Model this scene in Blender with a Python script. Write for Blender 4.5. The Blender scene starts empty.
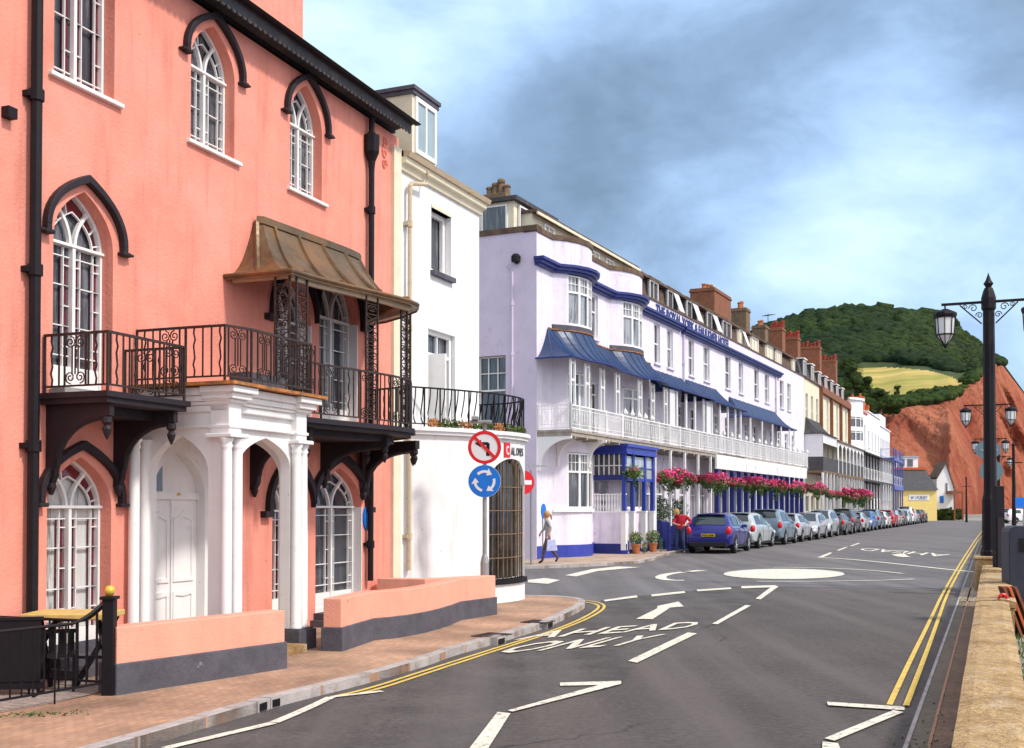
import bpy, bmesh, math, random
from mathutils import Vector, Matrix, noise
from mathutils.geometry import tessellate_polygon
random.seed(7)
R = math.radians
sc = bpy.context.scene
col = sc.collection
# ------------------------------------------------------------ camera model
F = 1130.0; H = 1.9; PITCH = R(1.2); HOR = 508.0
YC = HOR - F*math.tan(PITCH)
cp, sp = math.cos(PITCH), math.sin(PITCH)
cam_d = bpy.data.cameras.new('camera'); cam = bpy.data.objects.new('camera', cam_d); col.objects.link(cam)
cam.location = (0, 0, H); cam.rotation_euler = (R(90)+PITCH, 0, 0)
cam_d.sensor_width = 36; cam_d.lens = F*36/1024.0
cam_d.shift_y = (YC-374.0)/1024.0
cam_d.clip_end = 9000; cam_d.clip_start = 0.05
sc.camera = cam
def ray(px, py):
    dx = px-512.0; dy = YC-py
    return Vector((dx, F*cp-dy*sp, F*sp+dy*cp))
def gp(px, py, z=0.0):
    r = ray(px, py); k = (z-H)/r.z
    return Vector((r.x*k, r.y*k, z))
def at(px, py, Y):
    r = ray(px, py); k = Y/r.y
    return Vector((r.x*k, Y, H+r.z*k))
class Frame:
    def __init__(s, P, ang):
        s.P = Vector((P[0], P[1], 0)); a = R(ang)
        s.u = Vector((math.sin(a), math.cos(a), 0)); s.n = Vector((math.cos(a), -math.sin(a), 0))
        s.rz = math.atan2(s.u.y, s.u.x)
    def W(s, t, d, z=0): return s.P+s.u*t+s.n*d+Vector((0, 0, z))
    def at(s, px, py, d=0.0):
        r = ray(px, py); o = s.P+s.n*d
        k = (o.x*s.n.x+o.y*s.n.y)/(r.x*s.n.x+r.y*s.n.y)
        p = Vector((r.x*k, r.y*k, 0))-o
        return p.dot(s.u), H+r.z*k
    def t(s, px, d=0.0, py=400): return s.at(px, py, d)[0]
    def z(s, px, py, d=0.0): return s.at(px, py, d)[1]
# ------------------------------------------------------------ objects
def tag(o, label=None, cat=None, group=None, kind=None):
    if label: o['label'] = label
    if cat: o['category'] = cat
    if group: o['group'] = group
    if kind: o['kind'] = kind
    return o
def empty(name, loc=(0, 0, 0), rz=0.0):
    o = bpy.data.objects.new(name, None); col.objects.link(o)
    o.location = loc; o.rotation_euler = (0, 0, rz); o.empty_display_size = .2
    return o
kids = {}
def link(o, parent=None):
    col.objects.link(o)
    if parent is not None:
        o.parent = parent; kids.setdefault(parent.name, []).append(o)
    return o
def copy_tree(o, parent=None):
    c = o.copy(); link(c, parent)
    for ch in list(kids.get(o.name, [])): copy_tree(ch, c)
    return c
class MB:
    """mesh builder; d=True -> second coordinate is outward distance (flipped to -y)"""
    def __init__(s, d=False): s.v = []; s.f = []; s.d = d; s.fm = []; s.ch = []
    def add(s, vs, fs, m=0):
        b = len(s.v); s.ch.append((b, len(s.f), len(vs), len(fs))); s.v += [tuple(p) for p in vs]
        for f in fs: s.f.append(tuple(b+i for i in f)); s.fm.append(m)
        return s
    def box(s, x0, x1, y0, y1, z0, z1, m=0):
        return s.add([(x0,y0,z0),(x1,y0,z0),(x1,y1,z0),(x0,y1,z0),(x0,y0,z1),(x1,y0,z1),(x1,y1,z1),(x0,y1,z1)],
            [(0,3,2,1),(4,5,6,7),(0,1,5,4),(1,2,6,5),(2,3,7,6),(3,0,4,7)], m)
    def tube(s, pts, r, n=6, m=0, caps=True):
        pts = [Vector(p) for p in pts]; rings = []; L = len(pts)
        for i, p in enumerate(pts):
            a = pts[max(0, i-1)]; b = pts[min(L-1, i+1)]; t = (b-a)
            if t.length < 1e-9: t = Vector((0, 0, 1))
            t.normalize()
            up = Vector((0, 0, 1)) if abs(t.z) < .95 else Vector((1, 0, 0))
            e1 = t.cross(up).normalized(); e2 = t.cross(e1)
            rr = r[i] if isinstance(r, (list, tuple)) else r
            off = math.pi/n if n == 4 else 0
            rings.append([p+e1*rr*math.cos(2*math.pi*k/n+off)+e2*rr*math.sin(2*math.pi*k/n+off) for k in range(n)])
        vs = [q for rg in rings for q in rg]; fs = []
        for i in range(L-1):
            for k in range(n): fs.append((i*n+k, i*n+(k+1)%n, (i+1)*n+(k+1)%n, (i+1)*n+k))
        if caps: fs += [tuple(range(n))[::-1], tuple((L-1)*n+k for k in range(n))]
        return s.add(vs, fs, m)
    def bar(s, a, b, r, m=0): return s.tube([a, b], r, 4, m)
    def lathe(s, prof, c=(0, 0, 0), n=12, m=0):
        vs = []; fs = []; L = len(prof)
        for (r, z) in prof:
            for k in range(n):
                a = 2*math.pi*k/n; vs.append((c[0]+r*math.cos(a), c[1]+r*math.sin(a), c[2]+z))
        for i in range(L-1):
            for k in range(n): fs.append((i*n+k, i*n+(k+1)%n, (i+1)*n+(k+1)%n, (i+1)*n+k))
        fs += [tuple(range(n))[::-1], tuple((L-1)*n+k for k in range(n))]
        return s.add(vs, fs, m)
    def prism(s, poly, fn, h0, h1, holes=(), m=0, back=True):
        """poly of (a,b); fn(a,b,h)->xyz ; between h0 and h1; with holes"""
        loops = [poly]+list(holes)
        flat = [p for lp in loops for p in lp]
        tris = tessellate_polygon([[Vector((p[0], p[1], 0)) for p in lp] for lp in loops])
        N = len(flat)
        vs = [fn(a, b, h0) for a, b in flat]+[fn(a, b, h1) for a, b in flat]
        fs = [tuple(t) for t in tris]
        if back: fs += [tuple(N+i for i in t[::-1]) for t in tris]
        o = 0
        for lp in loops:
            n = len(lp)
            for i in range(n):
                j = (i+1) % n; fs.append((o+i, o+j, N+o+j, N+o+i))
            o += n
        return s.add(vs, fs, m)
    def plate(s, poly, h0, h1, holes=(), m=0, back=True):      # in the facade plane (t,z), h = d
        return s.prism(poly, lambda a, b, h: (a, h, b), h0, h1, holes, m, back)
    def slab(s, poly, z0, z1, m=0):                              # plan polygon
        return s.prism(poly, lambda a, b, h: (a, b, h), z0, z1, (), m)
    def cross(s, poly, t0, t1, m=0):                             # section (d,z) swept along t
        return s.prism(poly, lambda a, b, h: (h, a, b), t0, t1, (), m)
    def strip(s, path, w, z0, z1, m=0, closed=False):           # wall of width w along plan path
        pts = [Vector((p[0], p[1])) for p in path]; L = len(pts); le = []; ri = []
        for i in range(L):
            a = pts[i-1] if i > 0 else pts[i]; b = pts[i+1] if i < L-1 else pts[i]
            t1 = (pts[i]-a); t2 = (b-pts[i])
            t = (t1.normalized() if t1.length > 0 else Vector((0, 0)))+(t2.normalized() if t2.length > 0 else Vector((0, 0)))
            t.normalize(); nn = Vector((-t.y, t.x))
            k = 1.0
            if t1.length > 0 and t2.length > 0:
                c = t1.normalized().dot(t); k = 1/max(c, .5)
            le.append(pts[i]+nn*w/2*k); ri.append(pts[i]-nn*w/2*k)
        vs = []
        for i in range(L):
            for q, z in ((le[i], z0), (ri[i], z0), (ri[i], z1), (le[i], z1)): vs.append((q.x, q.y, z))
        fs = []
        for i in range(L-1):
            a = 4*i; b = a+4
            for k in range(4): fs.append((a+k, a+(k+1) % 4, b+(k+1) % 4, b+k))
        fs += [(0, 1, 2, 3), (4*L-4, 4*L-1, 4*L-2, 4*L-3)]
        return s.add(vs, fs, m)
    def build_each(s, name, mats, parent=None, **k):
        for (b, fb, nv, nf) in s.ch:
            q = MB(s.d); q.add(s.v[b:b+nv], [tuple(i-b for i in f) for f in s.f[fb:fb+nf]]); q.build(name, mats, parent, **k)
    def build(s, name, mats, parent=None, smooth=False, norm=True, bev=0):
        me = bpy.data.meshes.new(name)
        vs = [(x, -y, z) for x, y, z in s.v] if s.d else s.v
        me.from_pydata(vs, [], s.f)
        if not isinstance(mats, (list, tuple)): mats = [mats]
        for m_ in mats: me.materials.append(M[m_] if isinstance(m_, str) else m_)
        if len(mats) > 1:
            me.polygons.foreach_set('material_index', s.fm)
        if norm:
            bm = bmesh.new(); bm.from_mesh(me); bmesh.ops.recalc_face_normals(bm, faces=bm.faces); bm.to_mesh(me); bm.free()
        if smooth: me.polygons.foreach_set('use_smooth', [True]*len(me.polygons))
        me.update()
        o = bpy.data.objects.new(name, me)
        if bev:
            b = o.modifiers.new('bevel', 'BEVEL'); b.width = bev; b.segments = 2; b.limit_method = 'ANGLE'
        return link(o, parent)
# ------------------------------------------------------------ materials
M = {}
def lin(c): return tuple(((x/255.0)/12.92 if x/255.0 <= .04045 else ((x/255.0+.055)/1.055)**2.4) for x in c)
def mat(name, base, rough=.75, var=.12, scale=3.0, bump=.0, bscale=40.0, metal=0.0, spec=.3, col2=None, c2scale=1.0, c2lo=.5, c2hi=.7, emit=None, stretch=None, coat=0, world=False, dirt=None, dirtk=.5):
    m = bpy.data.materials.new(name); m.use_nodes = True; nt = m.node_tree; N = nt.nodes; L = nt.links
    b = N['Principled BSDF']; b.inputs['Roughness'].default_value = rough; b.inputs['Metallic'].default_value = metal
    b.inputs['Specular IOR Level'].default_value = spec
    if coat: b.inputs['Coat Weight'].default_value = coat
    tc = N.new('ShaderNodeTexCoord'); vec = tc.outputs['Object']
    if stretch:
        mp = N.new('ShaderNodeMapping'); mp.inputs['Scale'].default_value = stretch; L.new(vec, mp.inputs[0]); vec2 = mp.outputs[0]
    else: vec2 = vec
    n1 = N.new('ShaderNodeTexNoise'); n1.inputs['Scale'].default_value = scale; n1.inputs['Detail'].default_value = 6; n1.inputs['Roughness'].default_value = .65
    L.new(vec2, n1.inputs['Vector'])
    mx = N.new('ShaderNodeMix'); mx.data_type = 'RGBA'
    mx.inputs[6].default_value = (*[c*(1-var) for c in base], 1); mx.inputs[7].default_value = (*[min(1, c*(1+var)) for c in base], 1)
    mr = N.new('ShaderNodeMapRange'); mr.inputs[1].default_value = .3; mr.inputs[2].default_value = .7; L.new(n1.outputs[0], mr.inputs[0])
    L.new(mr.outputs[0], mx.inputs[0]); out = mx.outputs[2]
    if col2:
        n2 = N.new('ShaderNodeTexNoise'); n2.inputs['Scale'].default_value = c2scale; n2.inputs['Detail'].default_value = 8; n2.inputs['Roughness'].default_value = .7
        L.new(vec2, n2.inputs['Vector'])
        m2 = N.new('ShaderNodeMapRange'); m2.inputs[1].default_value = c2lo; m2.inputs[2].default_value = c2hi; L.new(n2.outputs[0], m2.inputs[0])
        mx2 = N.new('ShaderNodeMix'); mx2.data_type = 'RGBA'; L.new(m2.outputs[0], mx2.inputs[0]); L.new(out, mx2.inputs[6]); mx2.inputs[7].default_value = (*col2, 1)
        out = mx2.outputs[2]
    if dirt:     # rain streaks, small chips and patch repairs that belong to the paint
        def layer(prev, sx, sc__, lo, hi, colr, k, det=6):
            mp_ = N.new('ShaderNodeMapping'); mp_.inputs['Scale'].default_value = sx; L.new(vec, mp_.inputs[0])
            n_ = N.new('ShaderNodeTexNoise'); n_.inputs['Scale'].default_value = sc__; n_.inputs['Detail'].default_value = det; n_.inputs['Roughness'].default_value = .65; L.new(mp_.outputs[0], n_.inputs['Vector'])
            r_ = N.new('ShaderNodeMapRange'); r_.inputs[1].default_value = lo; r_.inputs[2].default_value = hi; r_.inputs[4].default_value = k; L.new(n_.outputs[0], r_.inputs[0])
            x_ = N.new('ShaderNodeMix'); x_.data_type = 'RGBA'; L.new(r_.outputs[0], x_.inputs[0]); L.new(prev, x_.inputs[6]); x_.inputs[7].default_value = (*colr, 1); return x_.outputs[2]
        out = layer(out, (1, 1, .09), 5.0, .52, .75, dirt, .55*dirtk)
        out = layer(out, (1, 1, .5), 1.1, .5, .7, tuple(min(1, c*1.12+.02) for c in base), .6*dirtk, 3)
        out = layer(out, (1, 1, 1), 9, .70, .74, tuple(c*.35 for c in dirt), .8*dirtk, 3)
        out = layer(out, (1, 1, 1), .55, .55, .75, dirt, .45*dirtk, 8)
    L.new(out, b.inputs['Base Color'])
    if bump:
        nb = N.new('ShaderNodeTexNoise'); nb.inputs['Scale'].default_value = bscale; nb.inputs['Detail'].default_value = 5; L.new(vec, nb.inputs['Vector'])
        bp = N.new('ShaderNodeBump'); bp.inputs['Strength'].default_value = bump; bp.inputs['Distance'].default_value = .02
        L.new(nb.outputs[0], bp.inputs['Height']); L.new(bp.outputs[0], b.inputs['Normal'])
    if emit:
        b.inputs['Emission Color'].default_value = (*emit, 1); b.inputs['Emission Strength'].default_value = 1
    M[name] = m; return m
mat('pink', (.76, .275, .205), .85, .11, 1.3, .4, 26, col2=(.80, .34, .27), c2scale=.8, c2lo=.45, c2hi=.75, dirt=(.46, .145, .11), dirtk=1.05)
mat('peach', (.79, .345, .25), .8, .08, 2, .3, 40, col2=(.76, .34, .25), c2scale=2.5, c2lo=.5, c2hi=.8, dirt=(.50, .22, .16), dirtk=.6)
mat('plinth', (.085, .08, .10), .7, .25, 4, .4, 30, col2=(.3, .28, .28), c2scale=5, c2lo=.66, c2hi=.72)
mat('whitestucco', (.79, .79, .80), .8, .05, 2, .35, 35, col2=(.55, .55, .60), c2scale=3, c2lo=.62, c2hi=.85, dirt=(.46, .43, .40), dirtk=.85)
mat('porchwhite', (.81, .79, .79), .6, .04, 3, .1, 30, col2=(.6, .6, .64), c2scale=4, c2lo=.6, c2hi=.85, dirt=(.52, .47, .42), dirtk=.5)
mat('cream', (.72, .66, .50), .75, .08, 2, .2, 30, col2=(.5, .42, .3), c2scale=3, c2lo=.6, c2hi=.85)
mat('lilac', (.74, .69, .79), .8, .05, 1.5, .3, 30, col2=(.58, .51, .62), c2scale=1.2, c2lo=.5, c2hi=.8, dirt=(.44, .38, .46), dirtk=1.0)
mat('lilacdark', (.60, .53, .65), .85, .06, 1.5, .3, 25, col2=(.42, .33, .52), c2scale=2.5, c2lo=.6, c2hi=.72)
mat('whitepaint', (.82, .81, .80), .5, .03, 6, .05, 60)
mat('offwhite', (.68, .68, .70), .6, .06, 4, .05, 60)
mat('black', (.009, .007, .010), .55, .3, 8, .1, 60, spec=.22)
mat('blackwood', (.020, .014, .019), .6, .3, 5, .15, 60)
mat('iron', (.035, .022, .02), .5, .35, 12, .1, 80, col2=(.09, .04, .025), c2scale=9, c2lo=.55, c2hi=.7)
mat('copper', (.14, .095, .055), .4, .4, 3.5, .25, 18, metal=.35, col2=(.24, .12, .05), c2scale=1.9, c2lo=.45, c2hi=.65, stretch=(1, 1, .5))
mat('rustcoping', (.42, .16, .045), .8, .4, 6, .4, 40, col2=(.12, .09, .05), c2scale=5, c2lo=.5, c2hi=.65)
mat('slate', (.06, .058, .065), .7, .3, 4, .4, 20, col2=(.16, .11, .05), c2scale=2, c2lo=.55, c2hi=.75)
mat('roofbrown', (.11, .07, .05), .8, .35, 3, .5, 15, col2=(.2, .13, .06), c2scale=1.5)
mat('roofred', (.55, .12, .04), .8, .25, 3, .5, 20, col2=(.3, .07, .03), c2scale=2)
mat('brick', (.24, .095, .05), .85, .3, 4, .5, 25, col2=(.13, .08, .05), c2scale=2)
mat('brickred', (.32, .05, .032), .85, .3, 4, .5, 25, col2=(.2, .05, .04), c2scale=2)
mat('stonebrown', (.19, .125, .075), .85, .3, 5, .5, 25, col2=(.1, .08, .06), c2scale=3)
mat('navy', (.018, .028, .17), .45, .25, 3, .1, 40, spec=.4)
mat('canopyrib', (.020, .058, .17), .4, .3, 6)
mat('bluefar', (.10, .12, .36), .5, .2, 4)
mat('blue', (.03, .05, .34), .45, .15, 3, .05, 40, spec=.4)
mat('canopyblue', (.011, .032, .10), .38, .3, 3, .15, 20, spec=.5, col2=(.02, .04, .13), c2scale=2.5, c2lo=.5, c2hi=.7)
mat('glass', (.05, .056, .07), .06, .4, 2, spec=.9, col2=(.18, .19, .22), c2scale=1.4, c2lo=.52, c2hi=.62, stretch=(4, 4, .35))
mat('glasscurtain', (.30, .32, .36), .15, .3, 2, spec=.8, col2=(.035, .04, .055), c2scale=1.6, c2lo=.5, c2hi=.56, stretch=(3.5, 3.5, .3))
mat('glasspale', (.58, .57, .56), .2, .15, 2, spec=.7, col2=(.20, .18, .18), c2scale=1.6, c2lo=.55, c2hi=.62, stretch=(3, 3, .25))
mat('glasslight', (.42, .46, .5), .12, .2, 2, spec=.8, col2=(.15, .17, .2), c2scale=2, c2lo=.5, c2hi=.6, stretch=(3, 3, .4))
mat('redglass', (.14, .012, .02), .15, .3, 5, spec=.8)
mat('skyglass', (.28, .38, .42), .1, .1, 2, spec=.8)
mat('pipebeige', (.55, .45, .32), .6, .15, 6, .1, 40, col2=(.4, .2, .07), c2scale=6, c2lo=.55, c2hi=.75)
mat('concrete', (.36, .34, .32), .85, .15, 5, .4, 40)
mat('galv', (.30, .31, .32), .5, .15, 5, metal=.3)
mat('signwhite', (.72, .72, .74), .35, .03, 6)
mat('signred', (.62, .012, .02), .35, .05, 6)
mat('signblue', (.008, .16, .62), .35, .05, 6)
mat('signback', (.13, .20, .24), .5, .1, 6)
mat('paintwhite', (.72, .67, .56), .75, .12, 6, .3, 90, col2=(.22, .20, .19), c2scale=15, c2lo=.52, c2hi=.63, dirt=(.38, .35, .32), dirtk=1)
mat('paintyellow', (.66, .46, .10), .75, .12, 6, .3, 90, col2=(.19, .16, .11), c2scale=16, c2lo=.56, c2hi=.66, dirt=(.40, .30, .1), dirtk=.8)
mat('gold', (.75, .5, .08), .35, .1, 6, metal=.3)
mat('leaf', (.06, .12, .028), .6, .45, 9, spec=.3)
mat('leafdark', (.035, .07, .022), .6, .45, 9)
mat('magenta', (.62, .02, .14), .5, .45, 12)
mat('flowerpink', (.75, .12, .30), .5, .4, 12)
mat('terracotta', (.40, .14, .06), .8, .2, 6, .2, 30)
mat('rubber', (.018, .018, .02), .8, .1, 6)
mat('rim', (.62, .63, .66), .3, .1, 6, metal=.3)
mat('darkglass', (.02, .018, .02), .1, .3, 3, spec=.7, col2=(.09, .07, .06), c2scale=2, c2lo=.55, c2hi=.65)
mat('carglass', (.02, .035, .04), .05, .2, 2, spec=.9)
mat('taillight', (.62, .01, .015), .2, .1, 4, spec=.6)
mat('headlight', (.62, .65, .68), .12, .1, 4, spec=.8)
mat('plateyellow', (.75, .50, .02), .4, .05, 4)
mat('skin', (.55, .30, .22), .6, .08, 6)
mat('hairblond', (.42, .23, .09), .6, .2, 20)
mat('redcloth', (.42, .012, .03), .8, .5, 9, .6, 12)
mat('denim', (.03, .045, .09), .85, .5, 9, .6, 12)
mat('lightcloth', (.36, .33, .34), .85, .5, 9, .6, 12)
mat('browncloth', (.10, .07, .065), .85, .5, 9, .6, 12)
mat('bagcloth', (.50, .52, .75), .7, .2, 10)
mat('yellowwall', (.82, .62, .22), .8, .06, 2, .1, 30)
mat('woodbrown', (.24, .08, .035), .55, .3, 6, .1, 40, stretch=(6, 6, 1))
mat('tabletop', (.60, .42, .14), .5, .2, 6)
mat('limestone', (.44, .29, .14), .9, .5, 22, 1.0, 55, col2=(.22, .12, .04), c2scale=1.7, c2lo=.44, c2hi=.66, dirt=(.56, .48, .36), dirtk=1.1)
mat('soffit', (.34, .30, .26), .85, .3, 4, .3, 25)
mat('moss', (.07, .10, .02), .9, .4, 10)
# ------------------------------------------------------------ shared pieces for buildings (coordinates: t along the facade, d outward, z up)
def gothic(t0, t1, z0, zs, za, n=8):
    h = za-zs; c = (t0+t1)/2
    def q(e, f): return (e*(1-f)**2+e*2*f*(1-f)+c*f*f, zs+h*(2*f*(1-f)*.60+f*f))
    pts = [(t0, z0), (t1, z0)]
    for i in range(n+1):
        pts.append(q(t1, i/n))
    for i in range(n-1, -1, -1):
        pts.append(q(t0, i/n))
    return pts
def arc_pts(t0, t1, zs, za, n=8): return gothic(t0, t1, zs, zs, za, n)[2:]
def inset_arch(t0, t1, z0, zs, za, k, n=8): return gothic(t0+k, t1-k, z0+k, zs, za-k*1.25, n)
def bar2(m, a, b, w, d0, d1):                       # flat bar in the facade plane from a to b (t,z)
    a = Vector(a); b = Vector(b); t = (b-a)
    if t.length < 1e-6: return
    t.normalize(); n_ = Vector((-t.y, t.x))*w/2
    m.plate([tuple(a+n_), tuple(b+n_), tuple(b-n_), tuple(a-n_)], d0, d1)
def gothic_window(root, t0, t1, z0, zs, za, dep=.2, red=True, sill=True, glass='glass', door=False):
    k = .034; fr = MB(True)
    fr.plate(gothic(t0, t1, z0, zs, za), -dep, -dep+.07, [inset_arch(t0, t1, z0+(.1 if door else 0), zs, za, k)[::-1]])
    c = (t0+t1)/2
    bar2(fr, (c, z0), (c, zs), .046, -dep+.012, -dep+.082)
    fr.box(t0-.01, t1+.01, -dep-.01, -dep+.095, zs-.016, zs+.018)
    w = fr.build('window', 'whitepaint', root, bev=.006)
    b = MB(True); h0, h1 = -dep+.015, -dep+.045
    zb = z0+(.35 if door else .04)
    if door: b.box(t0+.04, t1-.04, -dep+.01, -dep+.06, z0+.02, zb)
    lines = []; mi = .13
    for (a0, a1, sgn) in ((t0+k, c-.04, 1), (c+.04, t1-k, -1)):
        e = a0+mi if sgn > 0 else a1-mi
        for tt in (a0+.09, a1-.09): lines.append(((tt, zb), (tt, zs-.03)))
        nrow = 3 if zs-z0 > 1.6 else 2
        for q in range(1, nrow): zz = zb+(zs-zb)*q/nrow; lines.append(((a0, zz), (a1, zz)))
        for zz in (zs-.13, zb+.12): lines.append(((a0, zz), (a1, zz)))
        for q in range(1, 2*nrow):
            zz = zb+(zs-zb)*(q+(0 if q % 2 else .0))/(2*nrow)
            lines.append(((a0, zz), (a0+.1, zz))); lines.append(((a1-.1, zz), (a1, zz)))
    for l in lines: bar2(b, l[0], l[1], .012, h0, h1)
    # Y tracery in the head
    n = 7
    for s in (-1, 1):
        base = [p for p in arc_pts(t0+k, t1-k, zs, za-k*1.25, n)]
        half = base[:n+1] if s > 0 else base[n:]
        for off, ww in ((.0, .036),):
            sh = -(t1-t0)/2 if s > 0 else (t1-t0)/2
            pp = [(p[0]+sh, p[1]) for p in half]
            pp = [p for p in pp if t0+k*.6 < p[0] < t1-k*.6]
            for i in range(len(pp)-1):
                if pp[i][1] < za-.1: bar2(b, pp[i], pp[i+1], ww, -dep+.01, -dep+.06)
        ins = arc_pts(t0+k+.1, t1-k-.1, zs, za-k*1.25-.17, n)
        half = ins[:n+1] if s > 0 else ins[n:]
        for i in range(len(half)-1): bar2(b, half[i], half[i+1], .014, h0, h1)
        full = arc_pts(t0+k, t1-k, zs, za-k*1.25, n); hf = full[:n+1] if s > 0 else full[n:]
        for i in range(1, n, 2): 
            j = i if s > 0 else i
            bar2(b, hf[j], half[j], .016, h0, h1)
    b.build('glazing_bar', 'whitepaint', w)
    g = MB(True); g.plate(gothic(t0+.01, t1-.01, z0+.01, zs, za-.02), -dep-.02, -dep, back=False); g.build('pane', glass, w)
    if red:
        r = MB(True); hh0, hh1 = -dep+.001, -dep+.006
        for (a0, a1) in ((t0+k, t0+k+.1), (c-.14, c-.04), (c+.04, c+.14), (t1-k-.1, t1-k)):
            r.plate([(a0, zb+.01), (a1, zb+.01), (a1, zs-.14), (a0, zs-.14)], hh0, hh1)
        o_, i_ = arc_pts(t0+k, t1-k, zs, za-k*1.25, 7), arc_pts(t0+k+.1, t1-k-.1, zs, za-k*1.25-.17, 7)
        for i in range(len(o_)-1): r.plate([o_[i], o_[i+1], i_[i+1], i_[i]], hh0, hh1)
        r.build('coloured_pane', 'redglass', w)
    if sill:
        s_ = MB(True); s_.box(t0-.09, t1+.12, -.2, .06, z0-.055, z0-.002); s_.build('sill', 'porchwhite', w, bev=.012)
    return w
def hood(root, t0, t1, zs, za, open_side=None, mat_='blackwood', name='hood_moulding', off=.1):
    zs = zs+.1; m = MB(True); A = arc_pts(t0-off, t1+off, zs, za+off*.9, 10); B = arc_pts(t0-off-.07, t1+off+.07, zs, za+off*.9+.095, 10)
    m.plate(A+B[::-1], .0, .085)
    for tt, s in ((t0-off-.07, -1), (t1+off, 1)):
        m.box(tt, tt+.07, 0, .084, zs-.06, zs+.005)
        m.box(tt-.03, tt+.10, 0, .1, zs-.10, zs-.055); m.box(tt-.09 if s < 0 else tt+.05, tt+.03 if s < 0 else tt+.16, 0, .09, zs-.09, zs-.06)
    return m.build(name, mat_, root, bev=.01)
def sash(root, t0, t1, z0, z1, dep=.14, glass='glass', frame='whitepaint', bars=1, sill=True, rail=.5, name='window', sillmat=None, topbars=False, k=.06, d0=0.0):
    m = MB(True); D = d0-dep
    m.plate([(t0, z0), (t1, z0), (t1, z1), (t0, z1)], D, D+.07, [[(t0+k, z0+k), (t0+k, z1-k), (t1-k, z1-k), (t1-k, z0+k)]])
    zr = z0+(z1-z0)*rail
    if rail: m.box(t0+k, t1-k, D+.0, D+.055, zr-.03, zr+.03)
    for i in range(bars):
        tt = t0+(t1-t0)*(i+1)/(bars+1); m.box(tt-.018, tt+.018, D+.005, D+.05, (zr if topbars else z0+k), z1-k)
    if topbars: zz = (zr+z1)/2; m.box(t0+k, t1-k, D+.005, D+.045, zz-.015, zz+.015)
    w = m.build(name, frame, root)
    g = MB(True); g.plate([(t0+.01, z0+.01), (t1-.01, z0+.01), (t1-.01, z1-.01), (t0+.01, z1-.01)], D-.02, D+.01, back=False); g.build('pane', glass, w)
    if sill:
        s_ = MB(True); s_.box(t0-.06, t1+.06, d0-.1, d0+.09, z0-.09, z0-.002); s_.build('sill', sillmat or frame, w)
    return w
def rect(t0, t1, z0, z1): return [(t0, z0), (t0, z1), (t1, z1), (t1, z0)]
def spiral(m, c, r0, turns, a0, ax, ay, rad=.008, n=14, sgn=1):
    pts = []
    for i in range(n+1):
        f = i/n; a = a0+sgn*f*turns*2*math.pi; rr = r0*(1-.8*f)
        pts.append(Vector(c)+Vector(ax)*rr*math.cos(a)+Vector(ay)*rr*math.sin(a))
    m.tube(pts, rad, 4, caps=False)
def iron_rail(root, path, z0, z1, step=.13, name='railing', mat_='iron', scroll=(), rad=.009, wavy=True, post=.016, bottom=.07, bow=0.0, mid=False):
    """path = list of (t,d) in plan; vertical bars, some wavy; scroll = fractions of length where a scrolled panel stands"""
    m = MB(True); P = [Vector(p) for p in path]; segs = []; tot = 0
    for a, b in zip(P, P[1:]): segs.append((a, b, (b-a).length, tot)); tot += (b-a).length
    def pos(s):
        for a, b, l, o in segs:
            if s <= o+l+1e-6: return a+(b-a)*((s-o)/l), (b-a)/l
        return P[-1], (P[-1]-P[-2]).normalized()
    for z, r in ((z1, .02), (z0+bottom, .014)):
        m.tube([(p.x, p.y, z) for p in P], r, 4)
    if mid: m.tube([(p.x, p.y, z0+(z1-z0)*.68) for p in P], .008, 4)
    for p in P: m.bar((p.x, p.y, z0), (p.x, p.y, z1+.01), post)
    n = max(2, int(tot/step)); sc_ = [f*tot for f in scroll]
    for i in range(1, n):
        s = tot*i/n
        if any(abs(s-q) < .15 for q in sc_): continue
        p, t = pos(s)
        if bow:
            nn = Vector((t.y, -t.x))
            zz = [z0+bottom+(z1-z0-bottom)*f for f in (0, .15, .3, .5, .75, 1)]; of = [0, bow*.8, bow, bow*.6, bow*.15, 0]
            m.tube([(p.x+nn.x*o, p.y+nn.y*o, z) for z, o in zip(zz, of)], rad, 4, caps=False)
        elif wavy and i % 3 == 1:
            pts = []
            for q in range(9):
                z = z0+bottom+(z1-z0-bottom)*q/8; o = .012*math.sin(q*math.pi*.75); pts.append((p.x+t.x*o, p.y+t.y*o, z))
            m.tube(pts, rad, 4, caps=False)
        else: m.bar((p.x, p.y, z0+bottom), (p.x, p.y, z1), rad)
    for s in sc_:
        p, t = pos(s); ax = Vector((t.x, t.y, 0)); ay = Vector((0, 0, 1)); hgt = z1-z0-bottom
        for e in (-.14, .14): m.bar((p.x+t.x*e, p.y+t.y*e, z0+bottom), (p.x+t.x*e, p.y+t.y*e, z1), rad*1.1)
        for e in (-.04, 0, .04): m.bar((p.x+t.x*e, p.y+t.y*e, z0+bottom+hgt*.22), (p.x+t.x*e, p.y+t.y*e, z1-hgt*.22), rad*.8)
        for zc, sg in ((z1-.09, 1), (z0+bottom+.09, -1)):
            for e in (-1, 1): spiral(m, (p.x+t.x*e*.065, p.y+t.y*e*.065, zc), .068, 1.6, math.pi/2*sg, ax*e, ay, .008, 14, 1)
    return m.build(name, mat_, root)
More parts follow.
